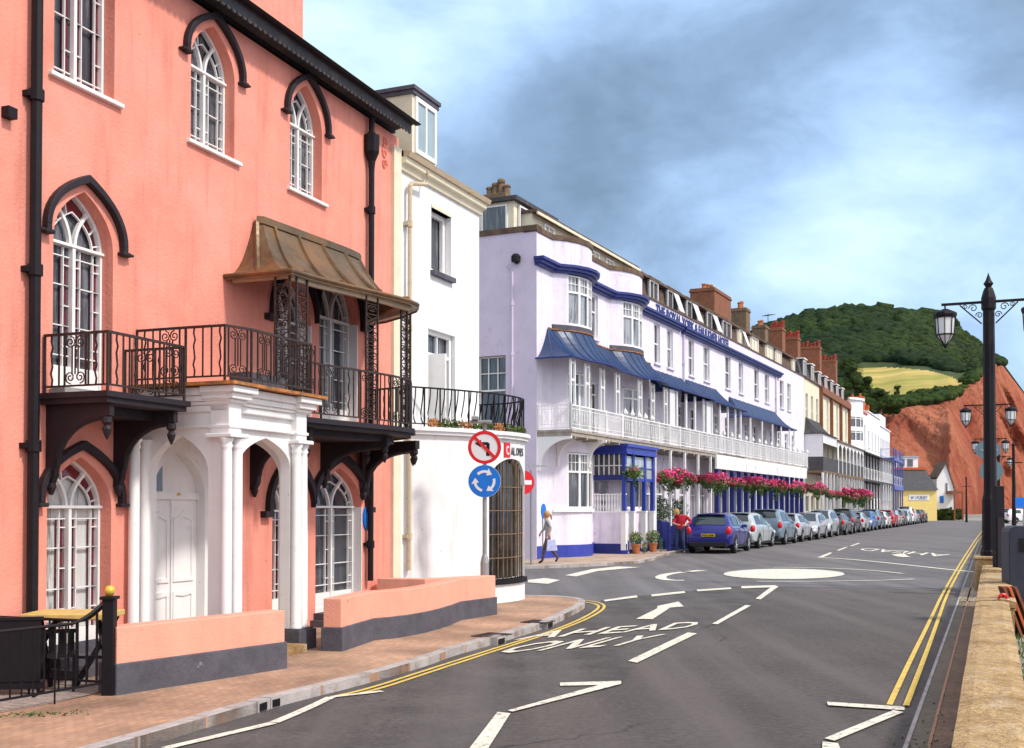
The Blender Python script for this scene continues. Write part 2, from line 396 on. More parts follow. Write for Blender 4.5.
def spandrel(root, t, D, zt, zb, th=.09, name='bracket', dvec=None, pend=True):
    """curved timber bracket; dvec = (dt,dd) direction in plan"""
    dv = Vector(dvec).normalized() if dvec else Vector((0, 1)); nn = Vector((dv.y, -dv.x)); m = MB(True)
    poly = [(0, zt), (D, zt), (D, zt-.13), (D-.1, zt-.14)]
    for i in range(1, 9):
        a = math.pi/2*i/8; poly.append((.13+(D-.26)*(1-math.sin(a)), zb+.2+(zt-.15-zb-.2)*math.cos(a)))
    poly += [(.12, zb+.1), (.06, zb), (0, zb)]
    fn = lambda a, b, h: (t+dv.x*a+nn.x*h, dv.y*a+nn.y*h, b)
    m.prism(poly, fn, -th/2, th/2)
    fr = [(p[0]+.0, p[1]+.0) for p in poly[3:12]]
    for a, b in zip(fr, fr[1:]):
        A = fn(a[0], a[1], 0); B = fn(b[0], b[1], 0); m.tube([A, B], .035, 6)
    if pend:
        c = fn(D-.06, zt-.14, 0); m.lathe([(.05, 0), (.055, -.06), (.03, -.09), (.05, -.13), (.035, -.18), (.008, -.24)], c, 8)
    c = fn(.05, zb, 0); m.lathe([(.045, .03), (.05, -.02), (.02, -.1)], c, 8)
    return m.build(name, 'blackwood', root)

# ============================================================ PINK HOUSE
PK = Frame((-2.0, 19.8), 21.28)
pink = tag(empty('pink_house', PK.W(0, 0), PK.rz), 'tall salmon pink rendered house with gothic windows, iron balconies and a white porch', 'house')
TL = -13.0; ZE = 8.42
# openings measured on the facade: left px, right px (glass), reveal right px, bottom (px,y), transom (px,y), apex (px,y)
def zt(px, py, d=0): return PK.z(px, py, d)
def tt_(px, d=0): return PK.t(px, d)
OP = []
def opening(lx, rx, bot, spr, apx, **k):
    t0, t1 = tt_(lx), tt_(rx); OP.append(dict(t0=t0, t1=t1, z0=zt(*bot), zs=zt(*spr), za=zt(*apx), k=k)); return OP[-1]
DEP = .22
o1 = opening(51, 112, (51, 71), (51, -68), (80, -122), red=True, glass='glass')
o2 = opening(189, 233, (189, 139), (190, 58), (207, 22), red=False, glass='glass')
o3 = opening(289, 321, (289, 187), (289, 117), (303, 83), red=False, glass='glass')
o4 = opening(52, 112, (52, 389), (52, 236), (80, 190), red=True, door=True, sill=False, glass='glass')
o5 = opening(276, 311, (276, 415), (276, 316), (293, 275), red=False, door=True, sill=False, glass='glass')
o6 = opening(319, 357, (319, 419), (319, 313), (339, 272), red=False, door=True, sill=False, glass='glasscurtain')
o7 = opening(48, 112, (48, 650), (48, 507), (80, 457), red=True, door=True, sill=False, glass='glasspale')
o8 = opening(273, 308, (273, 622), (273, 511), (291, 470), red=True, door=True, sill=False, glass='glass')
o9 = opening(316, 362, (316, 619), (316, 507), (340, 468), red=False, door=True, sill=False, glass='glass')
o4['z0'] = 3.13; o5['z0'] = 3.16; o6['z0'] = 3.16; o7['z0'] = .2; o8['z0'] = .22; o9['z0'] = .22
o5['z0'] = o6['z0'] = 3.14
dt0, dt1 = tt_(150), tt_(204)
dzs, dza = zt(155, 495), zt(181, 449)
wm = MB(True)
holes = [gothic(o['t0'], o['t1'], o['z0'], o['zs'], o['za'])[::-1] for o in OP]
door_h = gothic(dt0, dt1, .2, dzs, dza)
holes.append(door_h[::-1])
wm.plate([(TL, -.1), (0, -.1), (0, ZE), (TL, ZE)], -.34, 0, holes)
wm.build('wall', 'pink', pink)
b = MB(True); b.box(TL, -.002, -8, -.345, -.1, ZE-.002); b.build('house_body', 'pink', pink)
for o in OP: gothic_window(pink, o['t0']+.005, o['t1']-.005, o['z0'], o['zs'], o['za'], DEP, **o['k'])
hood(pink, o1['t0'], o1['t1'], o1['zs'], o1['za'])
for o in (o2, o3): hood(pink, o['t0'], o['t1'], o['zs']+.02, o['za'])
hood(pink, o4['t0'], o4['t1'], o4['zs'], o4['za']); hood(pink, o7['t0'], o7['t1'], o7['zs'], o7['za'])
# pairs share a hood: joined V between
for a, b_ in ((o5, o6), (o8, o9)):
    for i, o in enumerate((a, b_)):
        m = MB(True); A = arc_pts(o['t0']-.1, o['t1']+.1, o['zs']+.05, o['za']+.12, 10); B = arc_pts(o['t0']-.185, o['t1']+.185, o['zs']+.05, o['za']+.26, 10)
        mid = (a['t1']+b_['t0'])/2
        ok = (lambda p: p[0] < mid+.03) if i == 0 else (lambda p: p[0] > mid-.03)
        A = [p for p in A if ok(p)]; B = [p for p in B if ok(p)]
        m.plate(A+B[::-1], 0, .085+.003*i)
        if i == 0: tq = o['t0']-.185; m.box(tq-.12, tq+.085, 0, .1, o['zs']-.09, o['zs']+.0); m.box(tq, tq+.085, 0, .09, o['zs']-.03, o['zs']+.06)
        else: tq = o['t1']+.1; m.box(tq, tq+.2, 0, .1, o['zs']-.09, o['zs']+.0); m.box(tq, tq+.085, 0, .09, o['zs']-.03, o['zs']+.06)
        m.build('hood_moulding', 'blackwood', pink)
for o in (o8, o9, o6, o5):   # white jambs beside the doors
    m = MB(True); m.box(o['t1']-.015, o['t1']+.003, -.2, .006, o['z0'], o['zs']); m.build('jamb', 'porchwhite', pink)
# threshold steps
for o in (o7, o9):
    m = MB(True); m.box(o['t0']-.15, o['t1']+.15, 0, .5, .0, .2); m.box(o['t0']-.05, o['t1']+.05, 0, .25, .2, .3); m.build('step', 'plinth', pink)
m = MB(True); m.box(TL, dt0-.3, 0, .03, -.1, .42); m.build('plinth', 'plinth', pink)
# front door
m = MB(True); m.plate(gothic(dt0+.002, dt1-.002, .2, dzs, dza), -.16, -.10)
m.box(dt0+.01, dt1-.01, -.11, -.06, dzs-.05, dzs+.03)
door = m.build('front_door', 'porchwhite', pink)
m = MB(True); c = (dt0+dt1)/2
for a0, a1 in ((dt0+.08, c-.04), (c+.04, dt1-.08)):
    for z0, z1 in ((.35, .85), (.97, dzs-.2)):
        m.plate([(a0, z0), (a1, z0), (a1, z1-.1 if z1 > 1.2 else z1), ((a0+a1)/2, z1), (a0, z1-.1 if z1 > 1.2 else z1)], -.10, -.082, [[(a0+.05, z0+.05), (a0+.05, z1-.12 if z1 > 1.2 else z1-.05), ((a0+a1)/2, z1-.07), (a1-.05, z1-.12 if z1 > 1.2 else z1-.05), (a1-.05, z0+.05)]])
m.box(c-.015, c+.015, -.10, -.075, .22, dzs-.05)
m.build('door_panel', 'porchwhite', door)
m = MB(True); m.plate([(dt0+.06, dzs+.05), (dt0+.36, dzs+.05), (dt0+.36, dzs+.42), (dt0+.2, dzs+.3)], -.099, -.092); m.build('fanlight', 'glass', door)
m = MB(True); m.lathe([(.03, 0), (.035, .02), (.0, .04)], (c+.1, -.06, dzs+.0), 8); m.build('knob', 'gold', door)
# eaves, gutter, scalloped board
zb_e = PK.z(216, 0, .32); zt_e = PK.z(250, 0, .46); ZW = ZE; ZE = zb_e+.17; print('eave', zb_e, zt_e, ZW)
DE = .3; ht = zt_e-ZE
m = MB(True); m.cross([(-.5, ZE-.1), (-.0, ZE-.1), (0, ZE+.0), (DE+.03, ZE+.0), (DE+.06, ZE+ht*.5), (DE+.07, ZE+ht*.8), (-.5, ZE+ht+.15)], TL, -.12); m.build('eaves', 'blackwood', pink)
m = MB(True); m.cross([(DE+.05, ZE+ht*.7), (DE+.05, ZE+ht*.3), (DE+.08, ZE+ht*.15), (DE+.14, ZE+ht*.25), (DE+.17, ZE+ht*.6), (DE+.16, ZE+ht*.9), (DE+.1, ZE+ht)], TL, -.05); m.build('gutter', 'black', pink)
sb = []; x = TL
top = [(TL, ZE+.02), (0.1, ZE+.02)]
low = []
x = .1
while x > TL:
    for q in range(5):
        a = math.pi*q/4; low.append((x-.055+.055*math.cos(a), ZE-.12-.05*math.sin(a)))
    x -= .12
m = MB(True); m.plate([(TL, ZE+.02), (.1, ZE+.02)][::-1]+[p for p in low if p[0] > TL][::1] if False else [(TL, ZE+.02)]+[p for p in reversed(low) if p[0] > TL]+[(.1, ZE+.02)], .5, .53) if False else m.plate([(TL, ZE+.02)]+[p for p in reversed(low) if TL < p[0] < -.15]+[(-.15, ZE+.02)], DE, DE+.025); m.build('bargeboard', 'slate', pink)
m = MB(True); m.cross([(DE+.08, zt_e), (-4, ZE+2.2), (-8, ZE+.25), (-8, ZE-.1), (-.3, ZE-.1)], TL, -.1); ZE = ZW; m.build('roof', 'slate', pink)
# chimney
c0, c1 = PK.t(240, -1.4, 10), PK.t(303, -1.4, 10)
m = MB(True); m.box(c0-.4, c1, -2.6, -1.4, ZE-1, ZE+2.7); m.box(c0-.46, c1+.06, -2.66, -1.34, ZE+2.7, ZE+2.9); ch = m.build('chimney', 'pink', pink)
# plaster panel at right, below gutter
m = MB(True)
for s in range(3): spiral(m, (-.55, .02, ZE-.62+.2*s), .1, 1.3, s*2, (1, 0, 0), (0, 0, 1), .012, 10)
m.build('plaster_scroll', 'pink', pink)
# rain pipes
def rainpipe(root, t, d, z0, z1, r=.05, mat_='black', hopper=None, jog=None, name='drainpipe'):
    m = MB(True); m.tube([(t, d, z0), (t, d, z1)], r, 8)
    z = z0+.6
    while z < z1-.1: m.lathe([(r*1.35, -.06), (r*1.35, .06)], (t, d, z), 8); m.box(t-r*1.9, t+r*1.9, .0, d, z-.03, z+.03); z += 1.85
    if hopper: m.lathe([(r, -.3), (r*1.3, -.15), (.13, .0), (.14, .28), (.1, .28), (.05, .35), (.05, .6)], (t, d, hopper), 8)
    return m.build(name, mat_, root)
pt = tt_(34, .09); rainpipe(pink, pt, .09, .1, ZE, .058)
pt2 = PK.t(371, .09); rainpipe(pink, pt2, .09, .7, PK.z(371, 160, .09), .05, hopper=PK.z(371, 152, .09))
m = MB(True); m.lathe([(.28, -.03), (.28, .0)], (0, 0, 0), 20)
pl = MB(True)
pq = [(PK.t(366.5)+.0+.13*math.cos(a), PK.z(364.5, 518)+.2*math.sin(a)) for a in [2*math.pi*i/20 for i in range(20)]]
pl.plate(pq, .0, .03); pl.build('wall_plaque', 'signblue', pink)
for px, py in ((8, 112),):
    m = MB(True); tq, zq = tt_(3), zt(3, 112); m.box(tq-.06, tq+.06, 0, .1, zq-.06, zq+.05); m.build('wall_bracket', 'black', pink)
# --- left balcony
tA, tB, DB = PK.t(40, 0, 405), -7.06, .87
bal = MB(True); bal.box(tA, tB+.02, 0, DB+.02, 3.0, 3.06); bal.box(tA-.03, tB+.06, 0, DB+.05, 3.06, 3.12)
bo = bal.build('balcony', 'blackwood', pink)
iron_rail(bo, [(tA+.03, .03), (tA+.03, DB), (tB, DB), (tB, .03)], 3.12, 3.74, .095, scroll=(.14, .64, .9), rad=.0105)
for tq in (tA+.12, tB-.12): spandrel(bo, tq, DB-.02, 3.0, 2.14, th=.07)
m = MB(True); m.box(tA+.1, tB-.1, .02, DB-.3, 2.9, 3.005); m.build('joist', 'blackwood', bo)
m = MB(True); m.box(o4['t0']-.05, o4['t1']+.35, .02, .22, 3.12, 3.2); m.build('door_sill', 'concrete', bo)
# --- right bowed balcony and canopy
bow = [(-5.2, 1.0), (-4.4, 1.08), (-3.6, 1.24), (-2.9, 1.36), (-2.3, 1.38), (-1.8, 1.15), (-1.35, .65), (-1.15, 0)]
m = MB(True); m.slab([(-5.2, 0)]+bow, 2.99, 3.04); m.slab([(-5.2, 0)]+[(t_*1+(.05 if t_ > -2.5 else 0), d_+.05) for t_, d_ in bow], 3.04, 3.11)
b2 = m.build('balcony', 'blackwood', pink)
iron_rail(b2, [(-5.15, 1.0)]+bow[1:], 3.11, 3.85, .10, scroll=(.07, .2, .36, .52, .66, .8), rad=.0105)
spandrel(b2, PK.t(252), .95, 2.96, PK.z(252, 490)); spandrel(b2, PK.t(322), 1.15, 2.96, PK.z(322, 482))
tq = PK.t(362); zq = PK.z(362, 494)
spandrel(b2, tq, 1.3, 2.96, zq, dvec=(-.35, 1)); spandrel(b2, tq, .95, 2.96, zq, dvec=(.12, 1)); spandrel(b2, tq+.02, 1.0, 2.96, zq, dvec=(-1, .65))
m = MB(True); m.slab([(-5.0, .02)]+[(t_*.97-.1, d_-.28) for t_, d_ in bow[:-1]]+[(-1.4, .02)], 2.9, 2.995); m.build('joist', 'blackwood', b2)
# canopy: swept copper sheets from a high wall line down to the eave
can_out = [(-5.1, 0), (-5.1, .55), (-5.1, 1.05), (-4.75, 1.07), (-4.4, 1.12), (-4.0, 1.2), (-3.6, 1.3), (-3.25, 1.38), (-2.9, 1.45), (-2.6, 1.5), (-2.25, 1.48), (-1.9, 1.3), (-1.5, .85), (-1.15, .35), (-1.05, 0)]
can_top = [(-4.55, 0), (-4.55, .06), (-4.5, .12), (-4.25, .14), (-4.0, .16), (-3.7, .18), (-3.4, .2), (-3.1, .22), (-2.8, .24), (-2.5, .26), (-2.2, .26), (-2.0, .24), (-1.85, .18), (-1.75, .1), (-1.7, 0)]
def canopy(root, out, top, z0, z1, mat_='copper', name='canopy', ribs=True, edge='pipebeige', power=2.1, rib=.028, step=1, nv=8, thick=.05, ribmat=None):
    m = MB(True); n = len(out); vs = []; fs = []
    for j in range(nv+1):
        f = j/nv; zz = z0+(z1-z0)*(f**power if False else (1-(1-f)**(1/1.0))**power) 
        g = f
        for i in range(n):
            vs.append((out[i][0]+(top[i][0]-out[i][0])*g, out[i][1]+(top[i][1]-out[i][1])*g, z0+(z1-z0)*(f**power)))
    for j in range(nv):
        for i in range(n-1): a = j*n+i; fs.append((a, a+1, a+n+1, a+n))
    m.add(vs, fs)
    N_ = len(vs); m.add([(x, max(0, y-.01), z-thick) for x, y, z in vs], [f_[::-1] for f_ in fs])
    m.add([vs[i] for i in range(n)]+[(vs[i][0], vs[i][1], vs[i][2]-thick-.02) for i in range(n)], [(i, i+1, n+i+1, n+i) for i in range(n-1)])
    c_ = m.build(name, mat_, root, norm=False)
    c_.data.polygons.foreach_set('use_smooth', [False]*len(c_.data.polygons))
    if ribs:
        r = MB(True)
        for i in range(1, n-1, step): r.tube([(vs[j*n+i][0], vs[j*n+i][1], vs[j*n+i][2]+.012) for j in range(nv+1)], rib, 5)
        r.build('standing_seam', ribmat or mat_, c_)
    e = MB(True); e.tube([(p[0], p[1], z0-.02) for p in out], .03, 6); e.build('canopy_edge', edge, c_)
    return c_
cn = canopy(pink, can_out, [(t_*1.0+.12, d_) for t_, d_ in can_top], 5.02, 5.88, step=2, power=2.3, edge='copper', rib=.034)
m = MB(True); m.strip([(t_+.12, d_) for t_, d_ in can_top[1:-1]], .07, 5.86, 5.96); m.build('ridge_cap', 'copper', cn)
m = MB(True); m.bar((-1.25, .05, 4.96), (-2.2, 1.3, 4.93), .05); m.bar((-4.95, .05, 4.97), (-4.95, 1.0, 4.97), .05); m.strip([(-4.95, .95), (-4.4, 1.0), (-3.6, 1.17), (-2.9, 1.3), (-2.3, 1.35)], .06, 4.9, 4.98); m.build('canopy_beam', 'pipebeige', cn)
def lattice_post(root, t, d, dt, dd, z0, z1, name='lattice_post', w=.2):
    m = MB(True); L_ = math.hypot(dt, dd); ux, uy = dt/L_, dd/L_
    for e in (-w/2, w/2): m.bar((t+ux*e, d+uy*e, z0), (t+ux*e, d+uy*e, z1), .017)
    z = z0+.1; i = 0
    while z < z1-.15:
        if i % 3 == 1:
            for s in (-1, 1): spiral(m, (t+ux*s*.035, d+uy*s*.035, z+.06), .06, 1.2, 0, (ux*s, uy*s, 0), (0, 0, 1), .01, 8)
        else:
            m.bar((t-ux*w/2, d-uy*w/2, z), (t+ux*w/2, d+uy*w/2, z+.12), .009); m.bar((t+ux*w/2, d+uy*w/2, z), (t-ux*w/2, d-uy*w/2, z+.12), .009)
        m.bar((t-ux*w/2, d-uy*w/2, z+.135), (t+ux*w/2, d+uy*w/2, z+.135), .008)
        z += .15; i += 1
    return m.build(name, 'iron', root)
lattice_post(b2, -5.02, .86, 0, 1, 3.11, 4.95, w=.22); lattice_post(b2, -4.8, 1.02, 1, .05, 3.11, 4.95, w=.24)
lattice_post(b2, -3.3, 1.26, 1, .2, 3.11, 4.95, w=.26)
lattice_post(b2, -2.35, 1.3, 1, 0, 3.11, 4.95, w=.2); lattice_post(b2, -2.05, 1.22, .6, -.6, 3.11, 4.95, w=.2)
# --- porch
pt0, pt1, pd = -6.78, -5.1, 1.26
porch = MB(True)
# entablature ring: side (plane t=pt0), front (plane d=pd), far side
def arch_hole(a0, a1, zb, zs, za, n=7): return gothic(a0, a1, zb, zs, za, n)
zc = 2.73
sidef = lambda a, b, h: (pt0+.1+h, a, b)
sidef2 = lambda a, b, h: (pt1-.1+h, a, b)
for fn in (sidef, sidef2):
    outer = [(.02, .35), (.30, .35)]+[(p[0], p[1]) for p in gothic(.30, 1.0, .35, 2.35, 2.72)[1:][::-1]][0:0]
    g_ = gothic(.13, .98, .35, 2.3, 2.77); up = g_[2:]
    poly = [(.0, .35), (.13, .35)]+up[::-1]+[(.98, .35), (pd-.08, .35), (pd-.08, 3.1), (0, 3.1)]
    porch.prism(poly, fn, -.07, .07)
g_ = gothic(pt0+.34, pt1-.26, .35, 2.42, 2.76); up = g_[2:]
poly = [(pt0+.17, .35), (pt0+.34, .35)]+up[::-1]+[(pt1-.26, .35), (pt1-.17, .35), (pt1-.17, 3.1), (pt0+.17, 3.1)]
porch.plate(poly, pd-.2, pd-.06)
po = porch.build('porch', 'porchwhite', pink)
m = MB(True); m.slab([(pt0, 0), (pt0, pd), (pt1, pd), (pt1, 0)], 3.02, 3.1)
for (z0, z1, e) in ((2.835, 2.865, .003), (3.1, 3.14, .03), (3.14, 3.21, .06), (3.21, 3.3, .10)):
    m.slab([(pt0-e, 0), (pt0-e, pd+e), (pt1+e, pd+e), (pt1+e, 0)], z0, z1)
for tq in (pt0+.02, pt1-.22):
    m.box(tq-.02, tq+.22, pd-.24, pd+.03, 2.765, 3.12); m.box(tq-.06, tq+.26, pd-.28, pd+.08, 3.12, 3.16); m.box(tq-.10, tq+.30, pd-.3, pd+.13, 3.16, 3.23); m.box(tq-.15, tq+.35, pd-.3, pd+.18, 3.23, 3.308); m.box(tq-.04, tq+.24, pd-.26, pd+.05, 2.83, 2.87)
    m.box(tq-.08, tq+.28, pd-.27, pd+.1, 2.715, 2.765)
m.build('cornice', 'porchwhite', po, bev=.012)
m = MB(True); m.slab([(pt0-.2, 0), (pt0-.2, pd+.22), (pt1+.2, pd+.22), (pt1+.2, 0)], 3.312, 3.35); m.build('coping', 'rustcoping', po)
def column(cx, cy, name='column'):
    m = MB(True); m.lathe([(.075, .0), (.075, .04), (.064, .08), (.062, 2.2), (.058, 2.24), (.075, 2.27), (.06, 2.3), (.085, 2.35), (.085, 2.36)], (cx, cy, .35), 16)
    o = m.build(name, 'porchwhite', po)
    for p in o.data.polygons: p.use_smooth = abs(p.normal.z) < .5
    return o
for cx, cy in ((pt0+.02, pd-.02), (pt0+.2, pd-.0), (pt1-.2, pd), (pt1-.02, pd-.02), (pt0-.19, .1), (pt0+.0, .1), (pt1-.02, .1)): column(cx, cy)
m = MB(True); wh = gothic(dt0, dt1, .2, dzs, dza); m.plate([(pt0-.0, .2), (pt1+.15, .2), (pt1+.15, 2.98), (pt0-.0, 2.98)] if False else [(pt0-.1, .2), (PK.t(211), .2), (PK.t(211), 3.0), (pt0-.1, 3.0)], -.098, .035, [gothic(dt0+.012, dt1-.012, .215, dzs, dza-.015)[::-1]]); m.build('door_surround', 'porchwhite', po)
m = MB(True)
for tq in (pt0-.1, pt1-.32): m.box(tq, tq+.42, pd-.32, pd+.12, .08, .35); m.box(tq+.03, tq+.39, pd-.29, pd+.09, .35, .37)
m.box(pt0-.12, pt0+.3, 0, .4, .08, .35); m.build_each('column_base', 'plinth', po)
m = MB(True); m.slab([(pt0+.35, .0), (pt0+.35, pd+.25), (pt1-.34, pd+.25), (pt1-.34, 0)], .08, .2); m.build('step', 'limestone', po)
iron_rail(po, [(pt0-.1, .05), (pt0-.1, .75), (pt0-.08, pd+.02), (pt0+.3, pd+.12), (pt1-.05, pd+.12), (pt1-.05, .95)], 3.35, 4.0, .115, scroll=(.14, .42, .56, .68, .86), rad=.0105)
# balustrade flower box on porch top
m = MB(True); m.box(pt0+.6, pt1-.3, pd-.4, pd-.1, 3.36, 3.55); m.build('trough', 'plinth', po)

# --- boundary walls
def garden_wall(name, pts, label, ztops, th=.24, plinth=.3, g=None):
    root = tag(empty(name, (pts[0][0], pts[0][1], 0)), label, 'wall', g)
    P = [(p[0]-pts[0][0], p[1]-pts[0][1]) for p in pts]
    m = MB(); m.strip(P, th, .0, ztops); m.build('wall_face', 'peach', root, bev=.01)
    V = [Vector(p) for p in P]; V[0] = V[0]-(V[1]-V[0]).normalized()*.02; V[-1] = V[-1]+(V[-1]-V[-2]).normalized()*.02
    m = MB(); m.strip(V, th+.05, .0, plinth+.1); m.build('wall_plinth', 'plinth', root, bev=.012)
    return root
w1 = [gp(119, 694, .1), gp(286, 667.5, .1)]
for p in w1: p.x -= .1
garden_wall('garden_wall', w1, 'low straight peach garden wall with a dark plinth in front of the white porch', .75, g=None)
A_, B_, C_, D_, E_ = gp(326, 655, .1), gp(370, 640, .1), gp(436, 631, .1), gp(457, 620, .1), gp(493, 614.5, .1)
def bez(a, b, c, n=5): return [a*(1-t)**2+b*2*t*(1-t)+c*t*t for t in [i/n for i in range(n+1)]]
path = [A_, B_]+bez(B_, gp(425, 636, .1), D_, 6)[1:]+[E_]
path = [Vector((p.x-.06, p.y+.04)) for p in path]; path[0] = path[0]+(path[1]-path[0]).normalized()*.35
garden_wall('garden_wall', path, 'curving peach garden wall with a dark plinth running to the white corner shop', .76, g=None)
q0 = PK.W(-.9, .12); q1 = Vector((path[-3].x+.1, path[-3].y+.25))
w3 = [Vector((q0.x, q0.y)), Vector((q0.x+.75, q0.y-.15)), Vector((path[-1].x-.1, path[-1].y+.38))]
garden_wall('garden_wall', w3, 'short inner peach wall against the pink house behind the curving garden wall', .73, plinth=.1, g=None)

# --- forecourt railings and furniture at the far left
def plain_rail(root, P, z0s, z1s, name, swoop=0, rad=.009, step=.115, legs=()):
    m = MB(); a, b = P; n = int((b-a).length/step)
    def zt_(f): return z1s+(swoop*max(0, 1-f/.16)**1.6 if f < .16 else 0)
    m.tube([(*(a+(b-a)*f).xy, zt_(f)) for f in [0, .02, .04, .07, .1, .13, .16, .3, .6, 1]], .016, 6)
    m.bar((*a.xy, z0s), (*b.xy, z0s), .014)
    for i in range(1, n):
        f = i/n; p = a+(b-a)*f; low = z0s
        if i % 8 == 5: low = .1
        m.bar((*p.xy, low), (*p.xy, zt_(f)), rad)
    return m.build(name, 'black', root)
gpst = gp(109, 695, .1); gpst = Vector((gpst.x, gpst.y, 0))
fn_ = tag(empty('iron_railing', gpst), 'low black iron railing with a gold ball post beside the peach wall', 'railing')
e1 = gp(0, 703, .2); e1 = Vector((e1.x, e1.y, 0)); dirv = (e1-gpst)
plain_rail(fn_, (Vector((-.03, 0, 0)), dirv*2.2), .22, .82, 'railing', .2)
e2 = Vector((-1.9, .75, 0)); plain_rail(fn_, (Vector((-.03, .02, 0)), e2), .22, .80, 'railing', .2)
m = MB(); m.box(-.055, .055, -.055, .055, .08, 1.02); m.box(-.075, .075, -.075, .075, 1.02, 1.05); ps = m.build('gate_post', 'black', fn_, bev=.005)
m = MB(); m.lathe([(.0, -.05), (.03, -.045), (.05, -.01), (.05, .015), (.035, .045), (.0, .055)], (0, 0, 1.1), 12); m.build('ball_finial', 'gold', ps, smooth=True)
# back rail
# table
tp = at(66, 655, 11.6); 
tb = tag(empty('pub_table', (tp.x, tp.y, .1)), 'outdoor table with a pale yellow top and black legs behind the iron railing', 'table')
m = MB(); m.box(-.35, .5, -.3, .3, .68, .74); m.build('tabletop', 'tabletop', tb, bev=.01)
for sx in (-.25, .35):
    m = MB(); m.bar((sx-.18, -.2, 0), (sx+.1, .2, .68), .03); m.bar((sx+.18, -.2, 0), (sx-.1, .2, .68), .03); m.bar((sx-.16, -.2, .3), (sx+.16, -.2, .3), .02); m.build('leg', 'black', tb)
tp = at(10, 655, 10.9)
bd = tag(empty('black_screen', (tp.x, tp.y, .1), R(10)), 'solid black windbreak board standing behind the left end of the iron railing', 'screen')
m = MB(); m.box(-.6, .28, -.02, .02, .12, .72); m.build('panel', 'black', bd, bev=.01)
m = MB(); m.box(-.62, .3, -.03, .03, .06, .12); m.box(-.62, .3, -.03, .03, .72, .75); m.bar((.26, -.2, 0), (.26, .2, 0), .02); m.bar((.26, 0, 0), (.26, 0, .1), .02); m.build('frame', 'black', bd)
tp = at(52, 680, 11.2)
ch_ = tag(empty('garden_chair', (tp.x, tp.y, .04), R(20)), 'dark slatted chair under the yellow-topped table', 'chair')
m = MB()
for i in range(5): m.box(-.22+.09*i, -.15+.09*i, -.2, .2, .40, .425)
m.build('seat', 'black', ch_)
m = MB()
for i in range(5): m.box(-.22+.09*i, -.16+.09*i, .19, .215, .40, .62)
m.box(-.23, .23, .185, .22, .60, .64); m.build('backrest', 'black', ch_)
for sx in (-.2, .2):
    for sy in (-.18, .2): m = MB(); m.bar((sx, sy, 0), (sx, sy, .42), .016); m.build('leg', 'black', ch_)

# ============================================================ WHITE CORNER BUILDING
WH = Frame(PK.W(0.02, 0).xy, 23.0)
white = tag(empty('white_corner_house', WH.W(0, 0), WH.rz), 'narrow white rendered corner building with a bowed shop under its iron balcony', 'house')
tW = WH.t(479, 0, 400); zW = WH.z(478, 204)
wt0, wt1 = WH.t(431), WH.t(451)
wz0, wz1 = WH.z(431, 270), WH.z(431, 207)
vt0, vt1 = WH.t(428), WH.t(455); vz1 = WH.z(428, 328)
m = MB(True); m.plate([(0, -.1), (tW, -.1), (tW, zW), (0, zW)], -.3, 0, [rect(wt0, wt1, wz0, wz1), rect(vt0, vt1, 3.2, vz1)]); m.build('wall', 'whitestucco', white)
m = MB(True); m.box(.03, tW-.003, -6, -.305, -.1, zW); m.build('house_body', 'whitestucco', white)
sash(white, wt0+.02, wt1-.02, wz0, wz1, .2, 'glass', 'whitepaint', 0, True, 0, sillmat='plinth', k=.09)
m = MB(True); m.box(wt0, wt1, -.13, .015, wz1-.0, wz1+.06); m.build('lintel', 'cream', white)
w = sash(white, vt0+.02, vt1-.02, 3.2, vz1, .15, 'glass', 'whitepaint', 1, False, .78, k=.08, name='french_window')
m = MB(True)
for zq in (3.5,): m.box(vt0+.1, vt0+.16, -.16, .3, 3.25, 3.25+(vz1-3.25)*.76)
m.build('open_leaf', 'whitepaint', w)
m = MB(True); m.cross([(0, zW-.22), (.05, zW-.22), (.07, zW-.13), (.14, zW-.1), (.16, zW-.0), (0, zW+.0)], -.02, tW+.06); m.build('cornice', 'cream', white, bev=.01)
m = MB(True); m.cross([(.1, zW+.0), (.2, zW+.0), (.24, zW+.08), (.1, zW+.1)], -.02, tW+.1); m.build('gutter', 'pipebeige', white)
m = MB(True); m.cross([(.1, zW+.1), (-2.2, zW+1.5), (-6.0, zW+.1)], 0, tW+.05); m.build('roof', 'roofbrown', white)
# quoin strip and beige pipe
m = MB(True); m.box(-.28, .0, .0, .06, -.1, ZE-.2); m.build('quoin_strip', 'cream', pink)
rainpipe(white, .22, .1, .8, zW-.45, .04, 'pipebeige')
m = MB(True); m.tube([(.22, .1, zW-.47), (.28, .1, zW-.4), (.75, .16, zW-.3), (.8, .16, zW-.05)], .04, 8); m.build('drainpipe', 'pipebeige', white)
# dormer
dd = -.15
dz0 = WH.z(434, 157, dd)-.15; dz1 = WH.z(413, 90, dd)
da, db = WH.t(412, dd, 120), WH.t(436, dd, 120)
m = MB(True); m.box(da, db, -4.2, dd, dz0-.3, dz1); do = m.build('dormer', 'cream', white)
m = MB(True); m.box(da+.003, db-.003, -2.4, dd-.12, dz0, dz1-.05)
m = MB(True); m.box(da-.06, db+.06, -4.3, dd+.08, dz1, dz1+.07); m.box(da-.03, db+.03, -4.25, dd+.05, dz1-.08, dz1); m.build('dormer_roof', 'plinth', do)
sash(do, da+.1, db-.1, dz0+.1, dz1-.12, -.06, 'skyglass', 'whitepaint', 1, True, 0, name='dormer_window', d0=dd, k=.08) if False else None
m = MB(True); m.plate([(da+.08, dz0), (db-.06, dz0), (db-.06, dz1-.1), (da+.08, dz1-.1)], dd, dd+.05, [rect(da+.15, (da+db)/2-.02, dz0+.08, dz1-.18), rect((da+db)/2+.03, db-.13, dz0+.08, dz1-.18)]); m.build('dormer_window', 'whitepaint', do)
